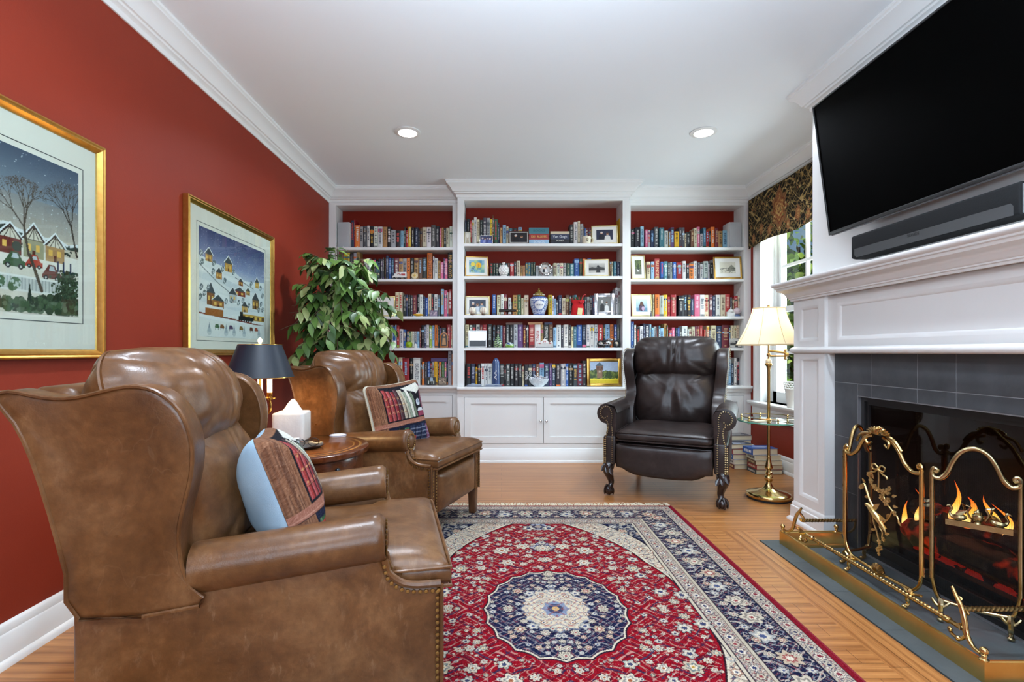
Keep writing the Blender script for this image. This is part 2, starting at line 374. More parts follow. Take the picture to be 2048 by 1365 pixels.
# right wall with the window opening
WY0, WY1, WZ0, WZ1 = 3.55, 4.85, .60, 2.32
b = MB(); b.box(XR, XR+.2, WY1, YB1, 0, H); b.box(XR, XR+.2, YB0, WY0, 0, H); b.box(XR, XR+.2, WY0, WY1, 0, WZ0); b.box(XR, XR+.2, WY0, WY1, WZ1, H); struct(b.obj('wall_right', RED))
# rear wall behind the viewer with an added opening for the fill light
b = MB(); b.box(-2.0, -1.2, YB0-.12, YB0, 0, H); b.box(1.9, 3.0, YB0-.12, YB0, 0, H); b.box(-1.2, 1.9, YB0-.12, YB0, 2.25, H); b.box(-1.2, 1.9, YB0-.12, YB0, 0, 1.1); struct(b.obj('wall_rear', CREAMW))
b = MB()
for x in (-1.2, -.45, .3, 1.08, 1.85): b.box(x, x+.05, YB0-.1, YB0-.02, 1.1, 2.25)
for z in (1.1, 1.65, 2.2): b.box(-1.2, 1.9, YB0-.1, YB0-.02, z, z+.05)
struct(b.obj('added_rear_window', WHITE))  # added window bars, out of view, framing the rear fill light
# chimney breast
CX, CY1 = 1.96, 3.15; CY0 = 1.31
b = MB(); b.box(CX, XR+.02, 2.72, CY1, 0, H); b.box(CX, XR+.02, CY0, 1.74, 0, H); b.box(CX, XR+.02, 1.74, 2.72, .845, H); struct(b.obj('wall_chimney', WHITE))
# ---------------- crown moulding and baseboards
CROWN = [(0, -.145), (.008, -.145), (.012, -.135), (.012, -.122), (.02, -.115), (.03, -.11), (.034, -.1), (.044, -.097), (.05, -.085), (.06, -.065), (.078, -.045), (.094, -.034), (.1, -.03), (.1, -.02), (.108, -.014), (.108, 0), (0, 0)]
CROWNZ = [(d, H+z) for d, z in CROWN]
BASEP = [(0, 0), (.034, 0), (.033, .012), (.026, .022), (.019, .026), (.018, .105), (.012, .112), (.012, .135), (.006, .143), (0, .146)]
def sweep_struct(name, path, prof, side): return struct(MB().sweep(path, prof, 0, side).obj(name, WHITE))
sweep_struct('trim_1', [(XL(YB0), YB0), (XL(5.08), 5.08)], CROWNZ, -1)
sweep_struct('trim_2', [(XR, 5.08), (XR, CY1), (CX, CY1), (CX, CY0), (XR, CY0), (XR, YB0)], CROWNZ, -1)
sweep_struct('baseboard_left', [(XL(YB0), YB0), (XL(5.05), 5.05)], BASEP, -1)
sweep_struct('baseboard_right', [(XR, 5.05), (XR, 3.2)], BASEP, -1)
# ---------------- window_1 with casing, stool and sashes
b = MB(); gx = 2.675
cas = [(0, 0), (.022, 0), (.026, .012), (.02, .03), (.02, .07), (.014, .085), (0, .09)]
def vbox(y0, y1, z0, z1, x0, x1): b.box(x0, x1, y0, y1, z0, z1)
vbox(WY1, WY1+.115, WZ0-.02, WZ1+.1, XR-.02, XR+.002); vbox(WY1+.085, WY1+.125, WZ0-.02, WZ1+.11, XR-.03, XR); vbox(WY1-.006, WY1+.012, WZ0, WZ1, XR-.028, XR)
vbox(WY0-.115, WY0, WZ0-.02, WZ1+.1, XR-.02, XR+.002); vbox(WY0, WY1, WZ1, WZ1+.1, XR-.02, XR+.002)
vbox(WY1-.001, WY1+.012, WZ0-.03, WZ1, XR, XR+.23); vbox(WY0-.012, WY0+.001, WZ0-.03, WZ1, XR, XR+.23); vbox(WY0, WY1, WZ1-.001, WZ1+.012, XR, XR+.23)
for k in (0, 1):                                 # sash tracks in the reveal
    vbox(WY1-.016, WY1, WZ0, WZ1, gx-.03+.045*k, gx-.018+.045*k)
struct(b.obj('window_1', WHITE))
b = MB(); prof = [(0, .005), (.075, .005), (.085, .0), (.085, -.012), (.078, -.024), (.05, -.03), (.04, -.05), (.03, -.06), (.03, -.13), (.02, -.142), (.02, -.16), (0, -.165)]
b.sweep([(XR, WY1+.15), (XR, WY0-.15)], [(d, WZ0-.005+z) for d, z in prof], 0, -1); b.box(XR, XR+.24, WY0, WY1, WZ0-.03, WZ0); struct(b.obj('trim_3', WHITE))
def sash(name, z0, z1, x, rows, colsY, bot):
    b = MB(); yA, yB = WY0+.001, WY1-.001; f = .062
    b.box(x-.02, x+.02, yA, yA+f, z0, z1); b.box(x-.02, x+.02, yB-f, yB, z0, z1); b.box(x-.02, x+.02, yA, yB, z0, z0+bot); b.box(x-.02, x+.02, yA, yB, z1-.05, z1)
    for y in colsY: b.box(x-.014, x+.014, y-.013, y+.013, z0, z1)
    for z in rows: b.box(x-.0135, x+.0135, yA, yB, z-.013, z+.013)
    o = struct(b.obj(name, WHITE)); g = MB(); g.box(x-.002, x+.002, yA+f-.01, yB-f+.01, z0+bot-.01, z1-.04)
    struct(g.obj('window_pane', glass_mat('window_glass', 'f4faf6', .6), o)); return o
cy = [4.40, 4.05, 3.78]
sash('trim_4', 1.46, WZ1, gx+.022, [1.895], cy, .05); sash('trim_5', WZ0, 1.505, gx-.022, [1.075], cy, .10)
# ================================================================ bookcase units
SHZ = [2.146, 1.825, 1.443, 1.122]; CTZ = .738; STH = .028
BACKRED = M('red_bookcase_back', '7a1d0a', .6, spec=.2)
KNOB = CHROME
def bookcase(label, x0, x1, sl, sr, yf, yb, top, doors):
    t = thing('bookcase', label, 'bookcase', ((x0+x1)/2, (yf+yb)/2, 0), 0, 'built-in white bookcases')
    a, c = x0+sl, x1-sr
    b = MB()
    b.box(x0, a, yf, yf+.03, 0, H-.002); b.box(c, x1, yf, yf+.03, 0, H-.002); b.box(a, c, yf, yf+.03, top, H-.002)      # face frame
    b.box(x0, a-.004 if sl > .05 else a, yf+.03, YB1-.01, 0, H-.002); b.box(c, x1, yf+.03, YB1-.01, 0, H-.002)
    b.box(a, c, yf+.03, YB1-.01, top, top+.03)
    b.box(a, c, yf+.002, yf+.03, .638, .70); b.box(a, c, yf+.002, yf+.03, .10, .182)
    b.obj('carcass', WHITE, t, world=True)
    b = MB(); b.box(a, c, yb, yb+.02, CTZ, top); b.obj('back_panel', BACKRED, t, world=True)
    for z in SHZ:
        b = MB(); b.box(a, c, yf+.004, yb, z-STH, z); b.obj('shelf', WHITE, t, world=True, bevel=.0015, seg=1)
    b = MB(); b.box(x0+.0, x1-.0, yf-.002, yb+.02, CTZ-.03, CTZ)
    b.sweep([(x0, yf), (x1, yf)], [(0, CTZ-.068), (.012, CTZ-.066), (.018, CTZ-.05), (.026, CTZ-.036), (.04, CTZ-.03), (.044, CTZ-.024), (.044, CTZ-.006), (.04, CTZ), (0, CTZ)], 0, -1); b.obj('counter', WHITE, t, world=True)
    b = MB(); b.sweep([(x0, yf), (x1, yf)], [(0, 0), (.026, 0), (.024, .014), (.014, .02), (.013, .108), (.008, .114), (.008, .126), (.003, .134), (0, .136)], 0, -1); b.obj('plinth', WHITE, t, world=True)
    n = doors; w = (c-a)/n
    for i in range(n):
        d0, d1 = a+i*w+.003, a+(i+1)*w-.003; z0, z1 = .185, .635; f = .062; yo = yf-.002
        b = MB(); b.box(d0, d0+f, yo, yo+.02, z0, z1); b.box(d1-f, d1, yo, yo+.02, z0, z1); b.box(d0+f, d1-f, yo, yo+.02, z0, z0+f); b.box(d0+f, d1-f, yo, yo+.02, z1-f, z1); b.box(d0+f, d1-f, yo+.011, yo+.02, z0+f, z1-f)
        do = b.obj('door', WHITE, t, world=True)
        kx = d1-.025 if i % 2 == 0 else d0+.025
        k = MB(); k.lathe([(.004, 0), (.004, .012), (.011, .016), (.013, .022), (.010, .028), (.0, .03)], 12, X=Matrix.Translation((kx-t.location.x, yo-t.location.y, .404)) @ Matrix.Rotation(PI/2, 4, 'X')); ko = k.obj('knob', KNOB, do); tag(ko, 'polished nickel knob')
    b = MB()
    b.sweep([(x0, yf), (x1, yf)] if doors != 2.5 else [], CROWNZ, 0, -1); return t, b
CXA, CXB = -.432, 1.254
YS, YC, YSB, YCB = 5.08, 4.90, 5.30, 5.16
tl, _ = bookcase('white built-in bookcase unit behind the ficus, against the picture wall', XL(5.08)+.002, CXA, .07, .066, YS, YSB, 2.571, 2)
tr, _ = bookcase('white built-in bookcase unit beside the window, behind the dark wing chair', CXB, XR-.002, .058, .07, YS, YSB, 2.571, 2)
tc, _ = bookcase('wide middle bookcase unit, standing proud of the two beside it', CXA, CXB, .066, .066, YC, YCB, 2.565, 2)
for t, pth in ((tl, [(XL(5.08), YS), (CXA, YS)]), (tr, [(CXB, YS), (XR, YS)]), (tc, [(CXA, YS), (CXA, YC), (CXB, YC), (CXB, YS)])):
    MB().sweep(pth, CROWNZ, 0, -1).obj('cornice', WHITE, t, world=True)
# ================================================================ recessed lights
LED = M('led_lens', 'ffffff', emit='fff6e6', es=14)
for i, (x, y) in enumerate(((-.708, 3.768), (1.523, 3.768))):
    t = thing('recessed_ceiling_light', ['round recessed ceiling light nearer the red picture wall', 'round recessed ceiling light nearer the window and television'][i], 'ceiling light', (x, y, H), 0, 'recessed ceiling lights')
    MB().lathe([(.068, -.001), (.095, -.001), (.097, -.006), (.07, -.012), (.068, -.004)], 32).obj('trim_ring', WHITE, t)
    MB().lathe([(.0, -.004), (.068, -.004)], 32, cap=False).obj('lens', LED, t)
# ================================================================ camera, world, lights
cd = bpy.data.cameras.new('camera'); cam = bpy.data.objects.new('camera', cd); COL.objects.link(cam); SC.camera = cam
cam.location = (0, 0, CAMZ); cam.rotation_euler = (PI/2, 0, 0); cd.sensor_width = 36; cd.lens = 36*1000/2048; cd.shift_x = 21/2048; cd.shift_y = 22/2048; cd.clip_start = .05
w = bpy.data.worlds.new('world'); SC.world = w; w.use_nodes = True; nt = w.node_tree; bg = nt.nodes['Background']
sky = nt.nodes.new('ShaderNodeTexSky'); sky.sky_type = 'HOSEK_WILKIE'; sky.sun_direction = (.4, -.3, .7); sky.turbidity = 3; nt.links.new(sky.outputs[0], bg.inputs[0]); bg.inputs[1].default_value = 1.3
def light(kind, name, loc, power, col='ffffff', rot=(0, 0, 0), size=.1, sy=None, **kw):
    d = bpy.data.lights.new(name, kind); d.energy = power; d.color = hexl(col)
    if kind == 'AREA':
        d.size = size
        if sy: d.shape = 'RECTANGLE'; d.size_y = sy
        if kw.get('disk'): d.shape = 'DISK'
        if 'spread' in kw: d.spread = math.radians(kw['spread'])
    elif kind == 'SUN': d.angle = math.radians(2)
    else: d.shadow_soft_size = size
    if kind == 'SPOT': d.spot_size = math.radians(kw.get('spread', 120)); d.spot_blend = .7
    o = bpy.data.objects.new(name, d); COL.objects.link(o); o.location = loc; o.rotation_euler = rot; return o
for x, y in ((-.708, 3.768), (1.523, 3.768), (-.708, 1.5), (1.3, 1.5), (-.708, -.8), (1.3, -.8)):
    light('AREA', 'downlight', (x, y, H-.02), 14, 'e0ecfb', size=.13, disk=1, spread=150)
light('AREA', 'rear_fill_light', (.35, YB0-.02, 1.7), 66, 'd2e8fc', (PI/2, 0, 0), 3.0, 1.05)  # added fill standing in for daylight from the invented rear window
light('AREA', 'ceiling_bounce_fill', (.2, .9, 1.75), 50, 'd2e8fb', (PI, 0, 0), .4, .4)  # added unseen fill, imitates flash bounced off the ceiling
light('AREA', 'tilted_bounce_fill', (.2, -.35, 1.5), 22, 'd2e8fb', (math.radians(180-34), 0, 0), .5, .5)  # second added fill, tilted forward like bounced flash
light('AREA', 'window_daylight', (3.4, 4.2, 1.6), 110, 'e6f0ff', (0, PI/2, 0), 1.8, 1.3)
light('SUN', 'sun', (6, 0, 8), 4.0, 'fff1da', (0, math.radians(-38), math.radians(12)))
SC.view_settings.view_transform = 'Standard'; SC.view_settings.look = 'None'; SC.view_settings.exposure = 0.46; SC.view_settings.gamma = 1.0; SC.view_settings.use_curve_mapping = False
SC.cycles.use_denoising = True; SC.cycles.max_bounces = 10; SC.cycles.transparent_max_bounces = 12; SC.cycles.sample_clamp_indirect = 6.0; SC.cycles.caustics_reflective = False; SC.cycles.caustics_refractive = False
# ================================================================ mantel
t = thing('fireplace_mantel', 'white panelled fireplace mantel with deep moulded shelf, under the television', 'mantel', (1.93, 2.23, 0))
PXF, PB, PA = 1.88, 3.215, 2.910               # pilaster face, outer and inner edge; the other leg mirrors about 2.23
def panel(b, x, y0, y1, z0, z1, r=.012, w=.022):
    """recessed panel on a face looking to -x: sloped moulding strip around the field"""
    o = [(y0, z0), (y1, z0), (y1, z1), (y0, z1)]; i = [(y0+w, z0+w), (y1-w, z0+w), (y1-w, z1-w), (y0+w, z1-w)]; m = [(y0+w*.55, z0+w*.55), (y1-w*.55, z0+w*.55), (y1-w*.55, z1-w*.55), (y0+w*.55, z1-w*.55)]
    V = [(x, *p) for p in o]+[(x+r*.25, *p) for p in m]+[(x+r, *p) for p in i]
    F = [(k, (k+1) % 4, (k+1) % 4+4, k+4) for k in range(4)]+[(k+4, (k+1) % 4+4, (k+1) % 4+8, k+8) for k in range(4)]+[(8, 9, 10, 11)]
    b.add(V, F, 0, False)
def faced(b, x, xb, y0, y1, z0, z1, holes):
    """board whose -x face has the given panel holes (same z-range stacked vertically or side by side)"""
    ys = sorted({y0, y1, *[h[0] for h in holes], *[h[1] for h in holes]}); zs = sorted({z0, z1, *[h[2] for h in holes], *[h[3] for h in holes]})
    for a, c in zip(ys, ys[1:]):
        for d, e in zip(zs, zs[1:]):
            if any(h[0] <= a and c <= h[1] and h[2] <= d and e <= h[3] for h in holes): continue
            b.add([(x, a, d), (x, c, d), (x, c, e), (x, a, e)], [(0, 1, 2, 3)], 0, False)
    for h in holes: panel(b, x, *h)
    for (ya, yb2) in ((y0, y0), (y1, y1)): b.add([(x, ya, z0), (xb, ya, z0), (xb, ya, z1), (x, ya, z1)], [(0, 1, 2, 3)], 0, False)
    b.add([(x, y0, z0), (xb, y0, z0), (xb, y1, z0), (x, y1, z0)], [(0, 1, 2, 3)], 0, False); b.add([(x, y0, z1), (xb, y0, z1), (xb, y1, z1), (x, y1, z1)], [(0, 1, 2, 3)], 0, False)
for ya, yb2 in ((PA, PB), (4.46-PB, 4.46-PA)):
    b = MB(); faced(b, PXF, CX+.01, ya, yb2, .12, 1.415, [(ya+.055, yb2-.058, .178, 1.045), (ya+.055, yb2-.058, 1.145, 1.362)])
    po = b.obj('pilaster', WHITE, t, world=True, recalc=False)
    b = MB(); b.sweep([(CX, ya-.0), (PXF, ya), (PXF, yb2), (CX, yb2)], [(0, 0), (.03, 0), (.03, .012), (.022, .022), (.016, .026), (.014, .095), (.008, .1), (.008, .115), (0, .128)], 0, 1)
    b.obj('plinth', WHITE, po, origin=None).location = (-t.location.x, -t.location.y, 0)
b = MB(); faced(b, 1.90, CX+.01, 4.46-PA-.001, PA+.001, 1.09, 1.415, [(1.63, 2.83, 1.148, 1.358)]); b.obj('frieze', WHITE, t, world=True, recalc=False)
b = MB(); e = .0
ast = [(0, 1.072), (.006, 1.072), (.014, 1.078), (.018, 1.088), (.018, 1.098), (.012, 1.106), (.004, 1.11), (0, 1.112)]
b.sweep([(CX, PB), (PXF, PB), (PXF, 4.46-PB), (CX, 4.46-PB)], ast, 0, -1); b.obj('astragal', WHITE, t, world=True)
shelfp = [(0, 1.405), (.014, 1.405), (.016, 1.415), (.022, 1.418), (.022, 1.424), (.03, 1.43), (.036, 1.446), (.05, 1.462), (.072, 1.474), (.075, 1.486), (.083, 1.49), (.083, 1.498), (.09, 1.502), (.097, 1.508), (.099, 1.518), (.095, 1.526), (0, 1.526)]
b = MB(); b.sweep([(CX, PB), (PXF, PB), (PXF, 4.46-PB), (CX, 4.46-PB)], shelfp, 0, -1); b.box(PXF-.01, CX, 4.46-PB, PB, 1.49, 1.526); b.obj('mantel_shelf', WHITE, t, world=True)
# slate surround, tile by tile
b = MB(); TX = 1.935; g = .0016; ys = [1.556, 1.8426, 2.1296, 2.3285, 2.615, 2.904]; zs = [0, .298, .6006, .907, 1.085]; hy0, hy1, hz = 1.745, 2.7176, .842
def tile(y0, y1, z0, z1): b.box(TX, TX+.03, y0+g, y1-g, z0+g, z1-g)
for z0, z1 in zip(zs, zs[1:]):
    if z0 >= .9:
        for y0, y1 in zip(ys, ys[1:]): tile(y0, y1, z0, z1)
    else:
        zt = min(z1, 9)
        tile(hy1, 2.904, z0, z1); tile(1.556, hy0, z0, z1)
for y0, y1 in zip(ys, ys[1:]):
    a, c = max(y0, hy0), min(y1, hy1)
    if c > a: tile(a, c, hz, .907)
b.obj('tile_surround', SLATE, t, world=True, bevel=.0008, seg=1)
b = MB(); b.box(TX+.002, TX+.026, hy1, 2.905, 0, 1.08); b.box(TX+.002, TX+.026, 1.555, hy0, 0, 1.08); b.box(TX+.002, TX+.026, hy0, hy1, hz, 1.08); b.obj('grout', GROUT, t, world=True)
# hearth
b = MB()
for y0, y1 in ((1.595, 1.935), (1.935, 2.245), (2.245, 2.555), (2.555, 2.865)): b.box(1.479, 1.93, y0+.001, y1-.001, -.011, .003)
for o in [b.obj('hearth', SLATEH, origin='base')]: tag(o, 'flat dark slate hearth set into the oak floor under the brass fender', 'hearth')
b = MB(); b.box(1.474, 1.479, 1.591, 2.869, -.011, .0035); b.box(1.474, 1.93, 2.865, 2.869, -.011, .0035); b.box(1.474, 1.93, 1.591, 1.595, -.011, .0035); tag(b.obj('edge_strip', M('hearth_edge_metal', 'cfd0cf', .4), o), 'pale metal strip')
# ================================================================ gas fire insert
t = thing('gas_fireplace', 'black glass-fronted gas fireplace with burning logs, set in slate', 'fireplace', (2.1, 2.23, 0))
b = MB(); fr = M('insert_frame', '141415', .4); ed = M('insert_edge', 'a9abb0', .35, .8)
def ring(b, x0, x1, y0, y1, z0, z1, w, mi=0, wb=None):
    wb = w if wb is None else wb
    b.box(x0, x1, y0, y0+w, z0, z1, mi); b.box(x0, x1, y1-w, y1, z0, z1, mi); b.box(x0, x1, y0+w, y1-w, z1-w, z1, mi); b.box(x0, x1, y0+w, y1-w, z0, z0+wb, mi)
ring(b, 1.934, 1.99, 1.7455, 2.717, .0, .8415, .004, 1, .002); ring(b, 1.952, 2.0, 1.75, 2.712, .003, .837, .022); ring(b, 1.962, 2.0, 1.772, 2.69, .02, .815, .018, 0, .05)
b.obj('frame', [fr, ed], t, world=True)
b = MB(); b.box(1.972, 1.975, 1.79, 2.672, .065, .8); b.obj('glass', glass_mat('fire_glass', 'd8d8d8', 1.0, 1.5, .02), t, world=True)
b = MB(); fb = M('firebox_black', '121212', .8); b.box(2.42, 2.44, 1.74, 2.72, .0, .84); b.box(1.99, 2.44, 1.74, 1.76, 0, .84); b.box(1.99, 2.44, 2.70, 2.72, 0, .84); b.box(1.99, 2.44, 1.74, 2.72, .82, .84); b.box(1.99, 2.44, 1.74, 2.72, .0, .06); b.obj('firebox', fb, t, world=True)
b = MB()
for k in range(26): b.box(2.01, 2.03, 1.8+k*.033, 1.812+k*.033, .06, .1)
b.box(2.0, 2.045, 1.78, 2.68, .095, .105); b.obj('grate', BLACK, t, world=True)
def logmat():
    m = M('charred_log', '2b211b', .9); n = NT(m); v = n.coord((1, 1, 1)); f = n.noise(v, 14, 5, .6, .6)
    n.base(n.ramp(f, [(.3, '120d0a'), (.6, '4a382b'), (.8, '8d8073')]).outputs['Color']); r = n.n('MapRange'); r.inputs['From Min'].default_value = .54; r.inputs['From Max'].default_value = .72; r.inputs['To Max'].default_value = .8; n.l(n.noise(v, 9, 3), r.inputs['Value'])
    n.b.inputs['Emission Color'].default_value = (*hexl('ff3a10'), 1); n.l(r.outputs[0], n.b.inputs['Emission Strength']); n.bump(f, .6, .02); return m
LOGM = logmat()
def log(p0, p1, r):
    p0, p1 = Vector(p0), Vector(p1); pts = []; R = []
    for i in range(13):
        q = i/12; pts.append(p0.lerp(p1, q)+Vector((RNG.normal(0, .004), RNG.normal(0, .004), RNG.normal(0, .004)))); R.append(r*(1+RNG.normal(0, .06))*(.75 if i in (0, 12) else 1))
    b = MB(); b.tube(pts, R, 14, twist=(.06, 5, 2)); b.obj('log', LOGM, t, world=True)
log((2.15, 1.86, .15), (2.12, 2.60, .165), .065); log((2.30, 1.90, .17), (2.28, 2.58, .16), .07); log((2.10, 2.42, .25), (2.33, 2.12, .30), .05); log((2.2, 1.88, .25), (2.18, 2.3, .29), .05); log((2.32, 2.30, .26), (2.15, 2.62, .27), .045)
b = MB()
for k in range(60): b.ball((2.05+RNG.random()*.3, 1.85+RNG.random()*.75, .075+RNG.random()*.02), .014+RNG.random()*.014, 6)
em = M('ember', '2a0e06', .9, emit='ff2a08', es=.3); eo = b.obj('embers', em, t, world=True); tag(eo, kind='stuff')
def flame_mat():
    m = M('flame'); n = NT(m); n.t.nodes.remove(n.b); c = n.n('TexCoord'); sx = n.n('SeparateXYZ'); n.l(c.outputs['Generated'], sx.inputs[0])
    em = n.n('Emission'); n.l(n.ramp(sx.outputs['Z'], [(0, 'ff5a10'), (.25, 'ffd27a'), (.5, 'ffa236'), (1, 'd83a0a')]).outputs['Color'], em.inputs['Color']); em.inputs['Strength'].default_value = 5
    tr = n.n('BsdfTransparent'); lw = n.n('LayerWeight', Blend=.45); r = n.n('MapRange'); r.inputs['From Min'].default_value = 0; r.inputs['From Max'].default_value = .8; r.inputs['To Min'].default_value = .25; r.inputs['To Max'].default_value = 1.0; n.l(lw.outputs['Facing'], r.inputs['Value'])
    mx = n.n('MixShader'); n.l(r.outputs[0], mx.inputs[0]); n.l(em.outputs[0], mx.inputs[1]); n.l(tr.outputs[0], mx.inputs[2]); n.l(mx.outputs[0], n.out.inputs['Surface']); return m
FL = flame_mat()
for (x, y, z, hgt, r, lean) in ((2.14, 2.55, .2, .17, .022, .03), (2.14, 2.36, .27, .20, .022, -.01), (2.16, 2.3, .27, .14, .035, .02), (2.2, 2.23, .28, .15, .02, .05), (2.17, 2.14, .28, .13, .02, .05), (2.2, 2.04, .28, .16, .022, .06), (2.12, 2.62, .16, .14, .018, .0), (2.24, 1.95, .26, .12, .025, .02)):
    pts = []; R = []
    for i in range(15):
        q = i/14; pts.append((x+.012*math.sin(q*5+x*40), y+lean*q*q+.018*math.sin(q*6+y*30)*q, z+hgt*q)); R.append(max(.0008, r*math.sin(PI*min(1, (q*.92+.08)**.6))*(1-q*.35)))
    MB().tube(pts, R, 10, flat=.7).obj('flame', FL, t, world=True)
light('POINT', 'fire_glow', (2.15, 2.25, .35), 1.5, 'ff7a30', size=.1)
# ================================================================ brass fender
BRASSP = mottled('satin_brass_plate', [(.3, 'e6c67c'), (.7, 'd6b264')], 9, .3, metal=1.0, rvar=(.24, .42))
t = thing('fireplace_fender', 'low brass fender with twisted rope rails around the slate hearth', 'fender', (1.6, 2.22, 0.003))
FZ = .003
prof = [(.047, 0), (.047, .009), (.042, .013), (.040, .017), (.034, .020), (.002, .060), (.001, .064), (-.006, .067), (-.007, .071), (-.016, .072), (-.018, .068), (-.018, 0)]
path = [(1.90, 2.80), (1.585, 2.80), (1.585, 1.64), (1.90, 1.64)]
MB().sweep(path, [(d, z+FZ) for d, z in prof], 0, -1 if False else 1).obj('base_plate', BRASSP, t, world=True, sharp=25)
def post(b, x, y, z): b.lathe([(.014, 0), (.014, .004), (.008, .008), (.007, .014), (.010, .018), (.006, .022)], 14, (x, y, z)); b.ball((x, y, z+.031), .0125, 14)
for x, y in ((1.578, 2.805), (1.578, 1.635), (1.875, 2.80), (1.875, 1.64)):
    b = MB(); post(b, x, y, FZ+.068); b.obj('finial_post', BRASS, t, world=True)
for sgn, yc in ((-1, 2.80), (1, 1.64)):
    Yf = lambda d: yc+sgn*d
    pts = smooth_path([(1.580, Yf(.01), .085), (1.584, Yf(.04), .09), (1.590, Yf(.068), .115), (1.594, Yf(.082), .16), (1.596, Yf(.098), .2), (1.598, Yf(.118), .225), (1.600, Yf(.135), .248)], 5)
    b = MB(); b.tube(pts, [.005+.004*math.sin(PI*i/(len(pts)-1)) for i in range(len(pts))], 10)
    # acanthus curl at the top and the bracket down to the plate
    b.tube(smooth_path([(1.60, Yf(.105), .22), (1.612, Yf(.12), .2), (1.624, Yf(.118), .176), (1.622, Yf(.1), .168), (1.614, Yf(.1), .18)], 5), .007, 8)
    b.tube(smooth_path([(1.595, Yf(.085), .13), (1.608, Yf(.1), .118), (1.622, Yf(.12), .106), (1.627, Yf(.16), .104), (1.627, Yf(.185), .104)], 5), [.006]*8+[.0085]*13, 8)
    b.tube(smooth_path([(1.612, Yf(.105), .112), (1.616, Yf(.1), .094), (1.61, Yf(.108), .078), (1.604, Yf(.118), .072), (1.60, Yf(.112), .072)], 5), [.0065]*21, 8)
    b.tube(smooth_path([(1.604, Yf(.118), .074), (1.61, Yf(.145), .072), (1.612, Yf(.16), .082), (1.608, Yf(.155), .09), (1.606, Yf(.146), .086)], 5), .0055, 8)
    for k in range(3): b.leaf((1.6, Yf(.09+.008*k), .13-.012*k), (.3, sgn*.6, -.2+.25*k), (1, 0, .2), .045, .02, 0, .4, .2)
    b.ball((1.602, Yf(.113), .075), .009, 8)
    b.obj('scroll_bracket', BRASS, t, world=True)
    yr = Yf(.118); pts = [(1.622+.004*i, yr, .176) for i in range(71)]
    b = MB(); b.tube(pts, .0085, 12, twist=(.22, 3, 130)); b.obj('rope_rail', BRASSD, t, world=True)
    b = MB(); b.tube(smooth_path([(1.875, Yf(.0), .075), (1.885, Yf(.05), .085), (1.90, Yf(.1), .12), (1.90, yr, .176)], 5), .006, 8); b.obj('rear_scroll', BRASSD, t, world=True)
n = 240; pts = [(1.627, 1.83+(2.615-1.83)*i/n, .104) for i in range(n+1)]
b = MB(); b.tube(pts, .0088, 12, twist=(.2, 3, 120)); b.lathe([(.009, 0), (.0125, .004), (.0125, .018), (.009, .022)], 12, X=Matrix.Translation((1.627, 2.61, .104)) @ Matrix.Rotation(-PI/2, 4, 'X')); b.lathe([(.009, 0), (.0125, .004), (.0125, .018), (.009, .022)], 12, X=Matrix.Translation((1.627, 1.835, .104)) @ Matrix.Rotation(PI/2, 4, 'X')); b.obj('rope_rail', BRASS, t, world=True)
# ================================================================ folding fire screen
t = thing('fire_screen', 'three-fold brass fire screen with fine mesh and gilt appliques before the fire', 'fire screen', (1.74, 2.27, .003))
def meshmat():
    m = M('wire_mesh'); n = NT(m); n.t.nodes.remove(n.b); c = n.n('TexCoord'); sx = n.n('SeparateXYZ'); n.l(c.outputs['UV'], sx.inputs[0])
    def wave(sock, sc):
        a = n.n('Math', _operation='MULTIPLY'); a.inputs[1].default_value = sc; n.l(sock, a.inputs[0]); s = n.n('Math', _operation='SINE'); n.l(a.outputs[0], s.inputs[0]); g = n.n('Math', _operation='GREATER_THAN'); g.inputs[1].default_value = .80; n.l(s.outputs[0], g.inputs[0]); return g.outputs[0]
    mx = n.n('Math', _operation='MAXIMUM'); n.l(wave(sx.outputs['X'], 2200), mx.inputs[0]); n.l(wave(sx.outputs['Y'], 2200), mx.inputs[1])
    d = n.n('BsdfDiffuse'); d.inputs['Color'].default_value = (*hexl('1d1d1d'), 1); tr = n.n('BsdfTransparent'); k = n.n('MixShader'); n.l(mx.outputs[0], k.inputs[0]); n.l(tr.outputs[0], k.inputs[1]); n.l(d.outputs[0], k.inputs[2]); n.l(k.outputs[0], n.out.inputs['Surface']); return m
WIRE = meshmat()
